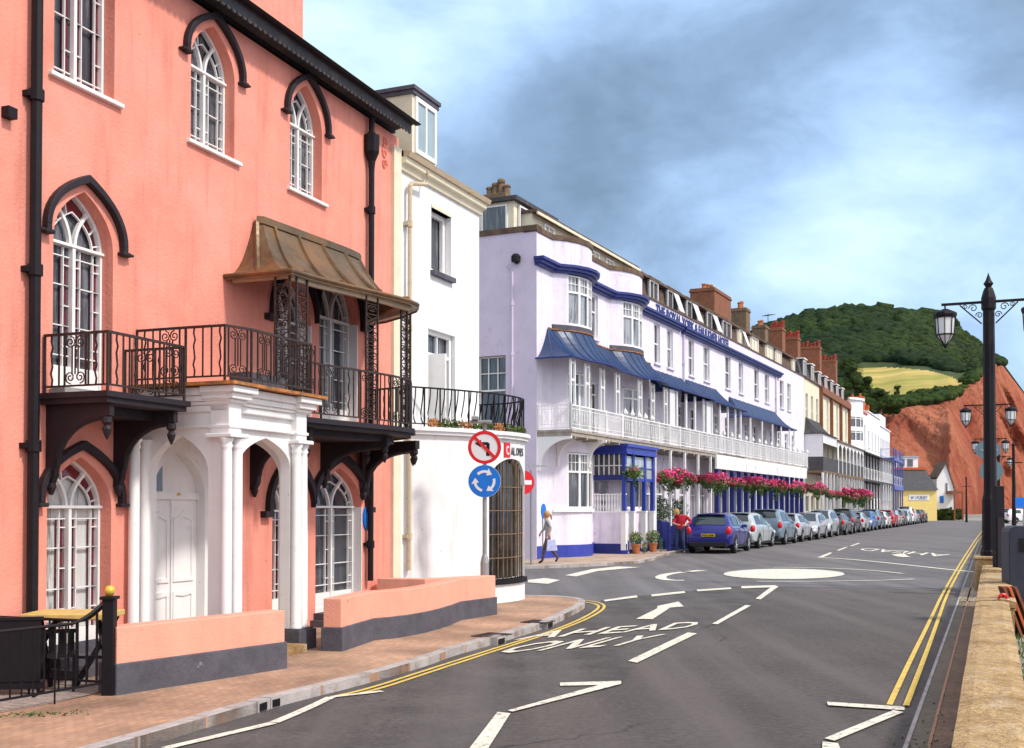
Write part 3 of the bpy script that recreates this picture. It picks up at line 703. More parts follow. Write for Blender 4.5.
m = MB(True); m.plate([(da+.12, dz0+.05), (db-.1, dz0+.05), (db-.1, dz1-.15), (da+.12, dz1-.15)], dd+.0, dd+.02); m.build('dormer_pane', 'skyglass', do)
# bowed shop
sp_ = [(.2, .0), (.7, .34), (1.2, .62), (1.75, .86), (2.3, 1.04), (2.85, 1.1), (3.3, 1.04), (3.65, .85), (3.9, .55), (4.02, .2), (4.05, -.2), (4.05, -1.6)]
def bowpt(s):   # arc length param along sp_
    acc = 0
    for a, b in zip(sp_, sp_[1:]):
        l = math.hypot(b[0]-a[0], b[1]-a[1])
        if s <= acc+l: f = (s-acc)/l; return (a[0]+(b[0]-a[0])*f, a[1]+(b[1]-a[1])*f, (b[0]-a[0])/l, (b[1]-a[1])/l)
        acc += l
    a, b = sp_[-2], sp_[-1]; return (*b, 0, -1)
BT = 3.22
def curved(m, s0, s1, z0f, z1f, e0, e1, n=16, fn=None):
    """panel along the bow between arc lengths s0..s1; z0f/z1f functions of s"""
    vs = []; fs = []
    for i in range(n+1):
        s = s0+(s1-s0)*i/n; x, y, tx, ty = bowpt(s); nx, ny = -ty, tx
        for e, z in ((e0, z0f(s)), (e1, z0f(s)), (e1, z1f(s)), (e0, z1f(s))): vs.append((x+nx*e, y+ny*e, z))
    for i in range(n):
        a = 4*i
        for k in range(4): fs.append((a+k, a+(k+1) % 4, a+4+(k+1) % 4, a+4+k))
    fs += [(0, 1, 2, 3), (4*n, 4*n+3, 4*n+2, 4*n+1)]
    m.add(vs, fs)
# find arc lengths of the gate opening px 492..524
def s_at(px):
    best = (9e9, 0)
    for i in range(400):
        s = 6.2*i/400; x, y, _, _ = bowpt(s); p = WH.W(x, y); q = 512+F*p.x/p.y
        if s < 3.45 and abs(q-px) < best[0]: best = (abs(q-px), s)
    return best[1]
sA, sB = s_at(489), s_at(525.5)
zA0 = .55; zsp = 2.35; zap = 2.85
m = MB(True)
K = lambda v: (lambda s: v)
curved(m, 0, sA, K(.0), K(BT), -.2, 0, 14)
curved(m, sB, 6.4, K(.0), K(BT), -.2, 0, 10)
curved(m, sA, sB, K(0.0), K(zA0), -.2, 0, 10)
def zarch(s):
    f = (s-(sA+sB)/2)/((sB-sA)/2); return zsp+(zap-zsp)*math.sqrt(max(0, 1-f*f))
curved(m, sA, sB, zarch, K(BT), -.2, 0, 20)
shop = m.build('shop_front', 'whitestucco', white)
m = MB(True); curved(m, sA, sB, K(zA0), zarch, -.2, -.15, 16); m.build('shop_glass', 'darkglass', shop)
m = MB(True)
nb = 9
for i in range(nb+1):
    s = sA+(sB-sA)*i/nb; x, y, tx, ty = bowpt(s); m.bar((x+ty*.06, y-tx*.06, zA0), (x+ty*.06, y-tx*.06, zarch(s)-.0), .014 if i % 3 else .02)
for z in (.95, 1.4, 1.85, 2.3):
    m.tube([(bowpt(s)[0]+bowpt(s)[3]*.05, bowpt(s)[1]-bowpt(s)[2]*.05, z) for s in [sA+(sB-sA)*i/12 for i in range(13)]], .014, 4)
m.build('window_grille', 'stonebrown', shop)
m = MB(True); curved(m, sA-.02, sB+.02, K(zA0-.1), K(zA0), -.1, .05, 10); m.build('shop_sill', 'black', shop)
m = MB(True); curved(m, 0, 6.4, K(BT), K(BT+.06), -.25, .08, 30); curved(m, 0, 6.4, K(BT+.06), K(BT+.13), -.25, .12, 30)
m.slab([(p[0], p[1]) for p in sp_]+[(0.2, -1.6)], BT+.02, BT+.1); m.build('balcony', 'whitestucco', shop)
iron_rail(shop, [(bowpt(s)[0], bowpt(s)[1]-.02) for s in [.1+.33*i for i in range(19)]], BT+.12, BT+.84, .15, wavy=False, bow=.09, rad=.012, mat_='black')
# trailing plants in the balcony edge
def leaf_cloud(m, n, cx, cy, cz, rx, ry, rz, size, seedv=None):
    rnd = random.Random(seedv)
    for _ in range(n):
        while True:
            a = [rnd.uniform(-1, 1) for _ in range(3)]
            if sum(q*q for q in a) < 1: break
        c_ = Vector((cx+a[0]*rx, cy+a[1]*ry, cz+a[2]*rz)); s = size*rnd.uniform(.6, 1.3)
        e1 = Vector([rnd.gauss(0, 1) for _ in range(3)]).normalized(); e2 = e1.orthogonal().normalized()
        m.add([c_-e1*s, c_+e2*s*.6, c_+e1*s, c_-e2*s*.6], [(0, 1, 2, 3)])
pm = MB(True); pm2 = MB(True)
for i in range(9):
    s = s_at(433+i*11); x, y, tx, ty = bowpt(s)
    leaf_cloud(pm if i % 3 else pm2, 90, x, y, BT+.2, .2, .1, .09, .03, i)
pm.build('balcony_plants', 'moss', shop, norm=False)['kind'] = 'stuff'; pm2.build('balcony_flowers', 'rustcoping', shop, norm=False)['kind'] = 'stuff'
# shop sign text on the bow
def text_mesh(body, size, mat_, ext=.006, align='LEFT', bold=0.0, shear=0):
    cu = bpy.data.curves.new('lettering', 'FONT'); cu.body = body; cu.size = size; cu.extrude = ext; cu.align_x = align; cu.offset = bold; cu.shear = shear
    cu.resolution_u = 2
    tmp = bpy.data.objects.new('tmp', cu); col.objects.link(tmp); dg = bpy.context.evaluated_depsgraph_get()
    me = bpy.data.meshes.new_from_object(tmp.evaluated_get(dg)); col.objects.unlink(tmp); bpy.data.objects.remove(tmp)
    me.materials.clear(); me.materials.append(M[mat_]); return me
def put_text(root, body, size, mat_, loc, rot, name='lettering', fit=None, bold=0.0, mirror=False):
    me = text_mesh(body, size, mat_, bold=bold)
    xs = [v.co.x for v in me.vertices]; w = max(xs)-min(xs)
    for v in me.vertices:
        v.co.x -= min(xs)
        if fit: v.co.x *= fit/w
    o = bpy.data.objects.new(name, me); link(o, root); o.location = loc; o.rotation_euler = rot; return o
s0 = s_at(503.5); s1 = s_at(509.5); s2 = s_at(523)
zb_, zt2 = 2.93-.06, 3.15
x, y, tx, ty = bowpt((s0+s1)/2); ang = math.atan2(-ty, tx)
m = MB(True); curved(m, s0, s1, K(zb_), K(zt2), .0, .015, 4); lg = m.build('sign_panel', 'signred', shop)
x, y, tx, ty = bowpt(s0+.05); put_text(lg, 'C', .24, 'signwhite', (x-ty*.02, -(y+tx*.02), zb_+.05), (R(90), 0, math.atan2(-ty, tx)), fit=(s1-s0)*.5, bold=.004)
x, y, tx, ty = bowpt(s1+.06); x2, y2, _, _ = bowpt(s2)
for i_, c_ in enumerate('ALONES'):
    sl_ = (s2-s1-.06)/6; x, y, tx, ty = bowpt(s1+.04+sl_*i_); put_text(lg, c_, .22, 'plinth', (x-ty*.012, -(y+tx*.012), zb_+.05), (R(90), 0, math.atan2(-ty, tx)), fit=sl_*.8)
# ============================================================ LILAC HOTEL
HT = Frame((.88, 39.9), 25.9)
hotel = tag(empty('hotel', HT.W(0, 0), HT.rz), 'long lilac seafront hotel with navy cornice, blue bowed canopy and white first floor veranda', 'hotel')
tE = 46.3; ZP = 11.35
TP = 2*[0]
# bows
def bow_pts(t0, t1, b, n=6):
    w = (t1-t0)/2; Rr = (w*w+b*b)/(2*b); c = (t0+t1)/2; a = math.asin(w/Rr)
    return [(c+Rr*math.sin(-a+2*a*i/n), Rr*math.cos(-a+2*a*i/n)-(Rr-b)) for i in range(n+1)]
B1 = bow_pts(1.35, 4.6, .75); B2 = bow_pts(7.2, 10.5, .7)
front = [(0, 0)]+B1+B2+[(11.0, 0)]
wins = []   # openings on the flat part: top floor
TZ0, TZ1 = 8.55, 10.38
pxs = [(654, 660), (667, 673), (688.5, 694), (703.5, 709.5), (725, 730.5), (738.5, 743), (754, 758.5), (764.5, 769), (779.5, 783.5), (787, 790.5)]
for a, b in pxs: wins.append((HT.t(a, 0, 350), HT.t(b, 0, 350)))
wA = (HT.t(590.5, 0, 320), HT.t(598, 0, 320))
FW = []     # first floor french windows (behind veranda)
t = 12.0
while t < 44: FW.append((t, t+1.0)); t += 2.15
GW = []     # ground floor arches
t = 9.6
while t < 45: GW.append((t, t+1.15)); t += 1.75
m = MB(True)
holes = [rect(a, b, TZ0, TZ1) for a, b in wins]+[rect(a, b, 4.72, 6.9) for a, b in FW]
holes += [gothic(a, b, .3 if i % 3 else .12, 2.6, 3.25)[::-1] for i, (a, b) in enumerate(GW)]
m.plate([(10.5, -.1), (tE, -.1), (tE, ZP), (10.5, ZP)], -.3, 0, holes); m.build('wall', 'lilac', hotel)
m = MB(True)
m.plate([(4.6, -.1), (7.2, -.1), (7.2, ZP+.2), (4.6, ZP+.2)], -.3, 0, [rect(wA[0], wA[1], TZ0+.1, TZ1), rect(5.0, 5.9, 4.72, 6.9), rect(6.1, 6.8, .3, 3.0)])
m.plate([(0, -.1), (1.35, -.1), (1.35, ZP+.35), (0, ZP+.35)], -.3, 0)
m.build('wall', 'lilac', hotel)
def bow_wall(B, z0, z1, e0=-.25, e1=0, mat_='lilac', name='bay_wall', par=None, skip=()):
    m = MB(True); n = len(B)
    for i in range(n-1):
        if i in skip: continue
        (a, b), (c, d) = B[i], B[i+1]; l = math.hypot(c-a, d-b); nx, ny = -(d-b)/l, (c-a)/l
        m.slab([(a+nx*e0, b+ny*e0), (a+nx*e1, b+ny*e1), (c+nx*e1, d+ny*e1), (c+nx*e0, d+ny*e0)], z0, z1)
    m.build_each(name, mat_, par or hotel)
def bow_band(B, z0, z1, e, mat_, name, par=None, ext=.0):
    m = MB(True); c = sum(p[0] for p in B)/len(B)
    pts = [(p[0]+(p[0]-c)*e*.5, p[1]+e) for p in B]
    m.slab([(pts[0][0], .0)]+pts+[(pts[-1][0], 0)], z0, z1)
    return m.build(name, mat_, par or hotel)
def facet_window(B, i, z0, z1, par, glass='glasscurtain', tr=.66, lattice=True):
    (a, b), (c, d) = B[i], B[i+1]; l = math.hypot(c-a, d-b); ux, uy = (c-a)/l, (d-b)/l; nx, ny = -uy, ux
    fn = lambda s, z, h: (a+ux*s+nx*h, b+uy*s+ny*h, z)
    m = MB(True); k = .055; zt_ = z0+(z1-z0)*tr
    m.prism([(0, z0), (l, z0), (l, z1), (0, z1)], fn, -.1, .0, [rect(k, l-k, z0+.08, zt_-.03), rect(k, l-k, zt_+.04, z1-.06)])
    if lattice:
        for q in (1, 2): m.prism([(l*q/3-.012, zt_), (l*q/3+.012, zt_), (l*q/3+.012, z1), (l*q/3-.012, z1)], fn, -.07, -.02)
        zz = (zt_+z1)/2; m.prism([(0, zz-.012), (l, zz-.012), (l, zz+.012), (0, zz+.012)], fn, -.07, -.018)
    w = m.build('window', 'whitepaint', par)
    m = MB(True); m.prism([(.01, z0+.01), (l-.01, z0+.01), (l-.01, z1-.01), (.01, z1-.01)], fn, -.08, -.06); m.build('pane', glass, w)
for B, zz in ((B1, ZP+.35), (B2, ZP+.2)):
    bow_wall(B, -.1, 1.85); bow_wall(B, 1.85, 3.95, skip=(1, 2, 3, 4)); bow_wall(B, 3.95, 4.72); bow_wall(B, 4.72, 6.9, skip=(1, 2, 3, 4)); bow_wall(B, 6.9, 8.6); bow_wall(B, 8.6, 10.5, skip=(1, 2, 3, 4)); bow_wall(B, 10.5, zz)
    for i in (1, 2, 3, 4):
        facet_window(B, i, 8.62, 10.48, hotel); facet_window(B, i, 1.87, 3.93, hotel, 'glass'); facet_window(B, i, 4.74, 6.88, hotel, 'glasscurtain', .8, False)
    bow_band(B, 8.42, 8.6, .06, 'plinth', 'bay_sill'); bow_band(B, 1.76, 1.87, .08, 'whitepaint', 'bay_sill')
    bow_band(B, -.1, .55, .02, 'blue', 'plinth')
m = MB(True)
for a, b in ((0, 1.35), (4.6, 7.2)): m.box(a, b, 0, .02, -.1, .55)
m.build_each('plinth', 'blue', hotel)
# side wall facing the camera, and body
m = MB(True)
sw0, sw1 = -1.0, -.0
side = lambda a, b, h: (h, -a, b)
# side window located by projecting on the side plane
def side_at(px, py):
    r = ray(px, py); o = HT.P; k = (o.x*HT.u.x+o.y*HT.u.y)/(r.x*HT.u.x+r.y*HT.u.y); p = Vector((r.x*k, r.y*k, 0))-o
    return -p.dot(HT.n), H+r.z*k
s0, z1_ = side_at(478, 357); s1, z0_ = side_at(506, 409)
s0, s1 = sorted((s0, s1))
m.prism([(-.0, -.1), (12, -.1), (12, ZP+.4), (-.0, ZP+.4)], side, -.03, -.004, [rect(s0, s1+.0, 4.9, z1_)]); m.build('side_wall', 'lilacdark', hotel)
fn = lambda a, b, h: (h, -a, b)
m = MB(True); m.prism([(s0, 4.9), (s1, 4.9), (s1, z1_), (s0, z1_)], fn, .1, .16, [rect(s0+.06, s1-.06, 4.96, 4.9+(z1_-4.9)*.5-.03), rect(s0+.06, s1-.06, 4.9+(z1_-4.9)*.5+.03, z1_-.06)])
for q in (1, 2): ss = s0+(s1-s0)*q/3; m.prism([(ss-.015, 4.9+(z1_-4.9)*.5), (ss+.015, 4.9+(z1_-4.9)*.5), (ss+.015, z1_), (ss-.015, z1_)], fn, .1, .15)
zz = 4.9+(z1_-4.9)*.75; m.prism([(s0, zz-.015), (s1, zz-.015), (s1, zz+.015), (s0, zz+.015)], fn, .102, .148)
w = m.build('window', 'whitepaint', hotel)
m = MB(True); m.prism([(s0, 4.9), (s1, 4.9), (s1, z1_), (s0, z1_)], fn, .17, .2); m.build('pane', 'glass', w)
m = MB(True); m.prism([(s0-.05, 4.82), (s1+.05, 4.82), (s1+.05, 4.9), (s0-.05, 4.9)], fn, -.05, .1); m.build('sill', 'plinth', w)
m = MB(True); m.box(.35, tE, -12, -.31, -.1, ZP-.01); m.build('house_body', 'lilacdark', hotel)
m = MB(True); m.tube([(-.05, -.95, .1), (-.05, -.95, 10.4), (-.08, -1.1, 10.6)], .05, 6)
for z in (2, 3.8, 5.6, 7.4, 9.2): m.lathe([(.07, -.05), (.07, .05)], (-.05, -.95, z), 6)
m.build('soil_pipe', 'lilacdark', hotel)
# floodlight on the corner
m = MB(True); m.lathe([(.02, -.1), (.16, -.08), (.17, .12), (.1, .2)], (-.16, -.75, 10.75), 10); m.box(-.16, .03, -.8, -.7, 10.62, 10.68); m.build('floodlight', 'black', hotel)
# pavement-level side pavement sign etc. navy cornice following bows
def follow(B, k):  # offset outline
    return [(p[0], p[1]+k) for p in B]
cornp = [(-.0, 0)]+B1+B2+[(16.7, 0)]
def cornice_run(pts, z0, e=.34, name='cornice', mat_='navy'):
    m = MB(True)
    for (zz0, zz1, ee) in ((z0, z0+.09, e*.45), (z0+.09, z0+.2, e*.75), (z0+.2, z0+.3, e)):
        outer = [(p[0]+(0 if 0 < i < len(pts)-1 else (-ee*.5 if i == 0 else .02)), p[1]+ee) for i, p in enumerate(pts)]
        m.slab([(outer[0][0], -.05)]+outer+[(outer[-1][0], -.05)], zz0, zz1)
    return m.build(name, mat_, hotel)
cornice_run(cornp, 10.5); cornice_run([(17.0, 0), (38.2, 0)], 10.45)
# coping
m = MB(True)
top = [(-.05, .05)]+[(p[0], p[1]+.05) for p in B1+B2]+[(10.9, .06)]
m.slab([(top[0][0], -.5)]+top+[(10.9, -.5)], ZP+.36, ZP+.55)
m.box(10.9, tE, -.4, .05, ZP, ZP+.08)
m.box(-.08, .35, -12, .05, ZP+.4, ZP+.6)
m.build('coping', 'roofbrown', hotel)
m = MB(True); m.box(4.55, 7.25, -.3, .003, ZP+.19, ZP+.37); m.slab([(B2[0][0], 0)]+B2+[(B2[-1][0], 0)], ZP+.19, ZP+.365); m.build('parapet', 'lilac', hotel)
# windows in flat walls
for i, (a, b) in enumerate(wins): sash(hotel, a+.01, b-.01, TZ0, TZ1, .16, ['glass', 'glasscurtain'][i % 2], 'whitepaint', 1, True, .5, sillmat='lilac')
sash(hotel, wA[0]+.01, wA[1]-.01, TZ0+.1, TZ1, .16, 'glasscurtain', 'whitepaint', 1, True, .62, sillmat='lilac')
for i, (a, b) in enumerate(FW+[(5.0, 5.9)]): sash(hotel, a+.01, b-.01, 4.72, 6.9, .16, ['glass', 'glasscurtain', 'glasslight'][i % 3], 'whitepaint', 1, False, .78, name='french_window')
for i, (a, b) in enumerate(GW):
    m = MB(True); zb = .3 if i % 3 else .12
    m.plate(gothic(a+.01, b-.01, zb, 2.6, 3.24), -.18, -.12, [inset_arch(a, b, zb, 2.6, 3.24, .08)[::-1]]); m.box((a+b)/2-.03, (a+b)/2+.03, -.17, -.11, zb, 3.1); m.box(a, b, -.17, -.1, 2.5, 2.57)
    w = m.build('window', 'whitepaint', hotel)
    m = MB(True); m.plate(gothic(a+.02, b-.02, zb, 2.6, 3.2), -.22, -.18); m.build('pane', ['glass', 'glasscurtain'][i % 2], w)
m = MB(True); m.plate([(6.1, .3), (6.8, .3), (6.8, 3), (6.1, 3)], -.2, -.15); m.build('pane', 'glass', hotel)
# lettering band
t0 = HT.t(655.5, 0, 305); t1 = HT.t(729, 0, 345)
put_text(hotel, 'THE ROYAL YORK & FAULKNER HOTEL', .62, 'navy', (t0, -.03, ZP-.52), (R(90), 0, 0), fit=t1-t0, bold=.02)
# pipes
for px in (684, 776): rainpipe(hotel, HT.t(px, .07, 350), .07, 4.7, 10.4, .05, 'lilacdark')
# veranda
VD = 1.34; VZ = 4.56
m = MB(True); m.box(.0, 23.9, 0, VD, VZ, VZ+.09); m.box(18.5, 41, 0, VD, VZ, VZ+.088); m.build('veranda_floor', 'soffit', hotel)
m = MB(True); m.box(.02, 41, .03, VD-.04, VZ-.14, VZ-.002)
t = .4
while t < 18.5: m.box(t-.04, t+.04, .0, VD-.02, VZ-.22, VZ-.14); t += 1.1
m.build('soffit', 'soffit', hotel)
m = MB(True); m.box(18.3, 40.2, VD-.03, VD+.03, 3.85, VZ-.01)
for i in range(16): tq = 18.3+i*1.46; m.box(tq-.03, tq+.03, VD-.05, VD+.05, 3.83, VZ)
m.build('fascia', 'whitepaint', hotel)
# veranda rail: white iron, panel pattern
def white_rail(root, path, z0, z1, finials=True, name='railing', mat_='whitepaint', dens=.12, panel=1.45):
    m = MB(True); P = [Vector(p) for p in path]
    for z, r in ((z0+.06, .022), (z1, .03), (z1-.13, .013), (z0+.2, .013)): m.tube([(p.x, p.y, z) for p in P], r, 4)
    for a, b in zip(P, P[1:]):
        l = (b-a).length; n = max(1, int(l/dens)); t_ = (b-a)/l
        for i in range(n+1):
            p = a+(b-a)*i/n; 
            m.bar((p.x, p.y, z0+.06), (p.x, p.y, z1), .012)
            if i < n and i % 2 == 0:
                q = a+(b-a)*(i+1)/n; m.bar((p.x, p.y, z0+.22), (q.x, q.y, z1-.15), .009); m.bar((q.x, q.y, z0+.22), (p.x, p.y, z1-.15), .009)
        npan = max(1, int(l/panel))
        for i in range(npan+1):
            p = a+(b-a)*i/npan; m.box(p.x-.035, p.x+.035, p.y-.035, p.y+.035, z0, z1+.06)
            if finials: m.lathe([(.02, 0), (.09, .06), (.1, .12), (.06, .18), (.07, .22), (.0, .28)], (p.x, p.y, z1+.05), 6)
    return m.build(name, mat_, root)
white_rail(hotel, [(.03, .05), (.03, VD-.05), (5.1, VD-.05)], VZ+.09, VZ+.95, False)
white_rail(hotel, [(5.2, VD-.05), (18.4, VD-.05)], VZ+.09, VZ+.95, False)
white_rail(hotel, [(18.5, .1), (18.5, VD-.05), (40.9, VD-.05)], VZ+.09, VZ+.95, True)
# finials only along px 622-640
m = MB(True)
for i in range(5): m.lathe([(.02, 0), (.1, .06), (.11, .12), (.06, .2), (.0, .3)], (5.5+i*.8, VD-.05, VZ+.97), 6)
m.build_each('finial', 'whitepaint', hotel)
# veranda posts (pairs) and canopies
EZ = 7.12
def ppost(t, d, z0, z1, gap=.36, name='veranda_post'):
    m = MB(True)
    for e in (-gap/2, gap/2): m.box(t+e-.035, t+e+.035, d-.035, d+.035, z0, z1)
    for z in (z0+(z1-z0)*.55, z1-.12): m.box(t-gap/2, t+gap/2, d-.02, d+.02, z-.03, z+.03)
    if gap > .3: m.lathe([(.03, -.05), (.05, 0), (.03, .05)], (t, d, z0+(z1-z0)*.55), 6)
    return m.build(name, 'whitepaint', hotel)
for t in (.25, 1.6, 3.1, 4.7, 7.3, 8.9): ppost(t, VD-.08, VZ+.95, EZ)
for t in (10.6, 12.2, 13.6, 15.0, 16.4, 17.8, 19.3, 20.8, 22.3, 23.4): ppost(t, VD-.08, VZ+.95, EZ, .1 if t > 11 else .36)
m = MB(True)
for t in (11.2, 16.9): m.box(t, t+.7, VD-.14, VD-.06, VZ+.95, EZ)
m.build_each('screen_panel', 'offwhite', hotel)
for t in (25.6, 28.3, 30.9, 33.2, 35.6, 37.0): ppost(t, VD-.1, VZ+.95, 6.9, .06)
def interp_path(P, n):
    L_ = [0]
    for a, b in zip(P, P[1:]): L_.append(L_[-1]+math.hypot(b[0]-a[0], b[1]-a[1]))
    out = []
    for i in range(n+1):
        s = L_[-1]*i/n
        for k in range(len(P)-1):
            if s <= L_[k+1]+1e-6: f = (s-L_[k])/(L_[k+1]-L_[k]); out.append((P[k][0]+(P[k+1][0]-P[k][0])*f, P[k][1]+(P[k+1][1]-P[k][1])*f)); break
    return out
def corr(t0, t1, eout, ebow, wall, n):       # eave path and wall path matched by t
    o = []; i_ = []
    for k in range(n+1):
        t = t0+(t1-t0)*k/n; o.append((t, eout(t))); i_.append((wall(t)))
    return o, i_
def bowd(t):
    d = 0
    for B in (B1, B2):
        if B[0][0] <= t <= B[-1][0]:
            for a, b in zip(B, B[1:]):
                if a[0] <= t <= b[0]: d = a[1]+(b[1]-a[1])*(t-a[0])/(b[0]-a[0])
    return d
n = 62
ts = [(-.12+12.3*k/n) for k in range(n+1)]
out = [(-.15, .0), (-.15, .7)]+[(t, 1.45+.35*bowd(t)) for t in ts]
top_ = [(.9, .0), (.9, .04)]+[(max(.9, t), bowd(max(.9, t))+.04) for t in ts]
c1 = canopy(hotel, out, top_, EZ+.08, 8.38, 'canopyblue', edge='navy', rib=.024, step=2, power=1.8, thick=.03, ribmat='canopyrib')
m = MB(True); m.tube([(p[0], p[1]+.02, 8.41) for p in top_[1:]], .03, 5); m.build('canopy_flashing', 'rustcoping', c1)
def straight_canopy(root, t0, t1, dout, z0, z1, mat_='canopyblue', hip0=.8, hip1=.8, step=2, nn=None, edge='navy', thick=.03):
    n = nn or int((t1-t0)/.32)
    out = [(t0, 0), (t0, dout*.5)]+[(t0+(t1-t0)*k/n, dout) for k in range(n+1)]+[(t1, dout*.5), (t1, 0)]
    cl = lambda x: min(max(x, t0+hip0), t1-hip1)
    tp = [(t0+hip0, 0), (t0+hip0, .03)]+[(cl(t0+(t1-t0)*k/n), .05) for k in range(n+1)]+[(t1-hip1, .03), (t1-hip1, 0)]
    return canopy(root, out, tp, z0, z1, mat_, edge=edge, rib=.02, step=step, thick=thick, power=1.7, ribmat='canopyrib' if mat_ == 'canopyblue' else None)
straight_canopy(hotel, 12.25, 17.4, 1.55, EZ+.05, 8.2, hip0=.05, hip1=.7)
straight_canopy(hotel, 16.9, 24.0, 1.5, EZ, 8.25, 'canopyblue', hip0=.3, hip1=1.2)
straight_canopy(hotel, 25.2, 37.6, 1.3, 6.95, 8.1, hip0=.5, hip1=1.0, step=3)
# scalloped arches under the veranda at the corner bow
m = MB(True)
for (ta, tb) in ((.1, 1.6), (1.6, 3.3), (3.3, 5.0)):
    pts = [(ta, VZ-.15), (ta, VZ-.95)]
    for q in range(9): a = math.pi*q/8; pts.append((ta+.12+(tb-ta-.24)*(1-math.cos(a))/2, VZ-.85+.55*math.sin(a)))
    pts += [(tb, VZ-.95), (tb, VZ-.15)]
    if ta < 1: pass
sidef = lambda a, b, h: (.06+h, a, b)
def arch_br(fn, w, zt_, drop):
    pts = [(0, zt_), (0, zt_-drop), (.1, zt_-drop)]
    for q in range(1, 9): a = math.pi/2*q/8; pts.append((.1+(w-.15)*(1-math.cos(a)), zt_-drop+.1+(drop-.2)*math.sin(a)))
    pts += [(w, zt_-.08), (w, zt_)]; m.prism(pts, fn, -.05, .05)
arch_br(lambda a, b, h: (.08+h, a, b), 1.3, VZ-.14, 1.2)
for t in (1.5, 3.0, 4.7): arch_br((lambda t: (lambda a, b, h: (t+h, bowd(t)+a*.6, b)))(t), 1.2, VZ-.14, 1.0)
m.build_each('veranda_bracket', 'whitepaint', hotel)
# blue entrance porch
E0, E1 = 5.35, 8.95; PD = 1.36
ep = MB(True); ep.box(E0, E1, .0, PD+.04, 4.02, 4.42); ep.box(E0-.06, E1+.06, .0, PD+.12, 4.3, 4.42); ep.box(E0-.03, E1+.03, 0, PD+.08, 4.02, 4.1)
epo = ep.build('entrance_porch', 'blue', hotel)
m = MB(True)
# side face: lower wall white, plinth, balustrade, window strip
m.box(E0+.02, E0+.14, -.25, PD-.02, .5, 1.72); m.box(E1-.14, E1-.02, 0, PD-.02, .5, 1.72); m.build_each('dwarf_wall', 'lilac', epo)
m = MB(True); m.box(E0, E0+.16, -.25, PD, .0, .5); m.box(E1-.16, E1, 0, PD, 0, .5); m.build_each('plinth', 'navy', epo); m = MB(True); m.box(E0+.02, E0+.14, -.25, PD, 3.0, 3.2); m.build('side_beam', 'navy', epo)
m = MB(True); m.box(E0, E0+.16, -.25, PD+.02, 1.72, 1.78); m.box(E0+.02, E0+.12, -.25, PD, 2.42, 2.46)
for i in range(13): y = -.2+i*.12; m.lathe([(.03, 0), (.045, .2), (.02, .35), (.045, .5), (.03, .66)], (E0+.08, y, 1.77), 6)
for i in range(8): y = -.22+i*.215; m.box(E0+.05, E0+.11, y-.02, y+.02, 3.2, 4.02)
m.box(E0+.05, E0+.11, -.25, PD, 3.55, 3.59)
m.build('balustrade', 'whitepaint', epo)
m = MB(True); m.box(E0+.1, E0+.13, -.25, PD-.02, 3.2, 4.0); m.box(E0+.115, E0+.125, -.1, .6, 2.5, 2.95); m.build('pane', 'glass', epo)
for i, tq in enumerate((E0+.1, E0+1.05, E1-1.15, E1-.12)):
    m = MB(True); m.box(tq-.12, tq+.12, PD-.2, PD, .0, .25); m.build('column_foot', 'blue', epo); m = MB(True); m.box(tq-.09, tq+.09, PD-.17, PD-.02, 1.78, 4.02); m.build('column', 'blue', epo, bev=.01)
    m = MB(True); m.box(tq-.12, tq+.12, PD-.2, PD-.0, .25, 1.72); m.box(tq-.14, tq+.14, PD-.21, PD+.02, 1.72, 1.78); m.build('column_base', 'whitepaint', epo)
m = MB(True)
for a, b in ((E0+.19, E0+.96), (E1-1.06, E1-.21), (E0+1.14, E1-1.24)):
    m.box(a, b, PD-.12, PD-.08, 3.1, 3.95)
m.build_each('pane', 'glasslight', epo)
m = MB(True); m.box(E0+.1, E1-.1, PD-.14, PD-.05, 2.98, 3.1); m.box(E0, E1, PD-.1, PD-.03, 3.5, 3.53); m.build('transom', 'blue', epo)
m = MB(True); m.box(E0+1.2, E1-1.3, -.1, -.05, .12, 2.6); m.build('entrance_door', 'glass', epo)
# blue colonnade
t = 18.75; i = 0
while t < 40.3:
    m = MB(True); m.box(t-.13, t+.13, VD-.2, VD+.02, .1, 3.86); m.box(t-.17, t+.17, VD-.23, VD+.05, .1, .35); m.build('column', 'navy', hotel)
    t += 1.46; i += 1
m = MB(True); t = 19.35
while t < 40: m.box(t-.07, t+.07, VD-.5, VD-.4, .1, 3.86); t += 1.46
m.build_each('white_post', 'offwhite', hotel)
m = MB(True); t = 9.2
while t < 18.6: m.box(t-.06, t+.06, VD-.14, VD-.04, .1, 4.42); t += 2.1
m.build_each('white_post', 'whitepaint', hotel)
# navy picket fence
fe = tag(empty('picket_fence', HT.W(9.0, 1.9), HT.rz), 'navy blue picket fence behind the person in the red jacket', 'fence')
m = MB(True); t = 0
while t < 7.5: m.box(t-.035, t+.035, -.02, .02, .1, 1.15); t += .2
m.box(0, 7.4, -.04, -.0, .3, .38); m.box(0, 7.4, -.04, -.0, .9, .98); m.build('panel', 'navy', fe)
m = MB(True)
for t in (0, 1.85, 3.7, 5.55, 7.4): m.box(t-.06, t+.06, -.06, .06, .1, 1.3)
m.build_each('post', 'navy', fe)
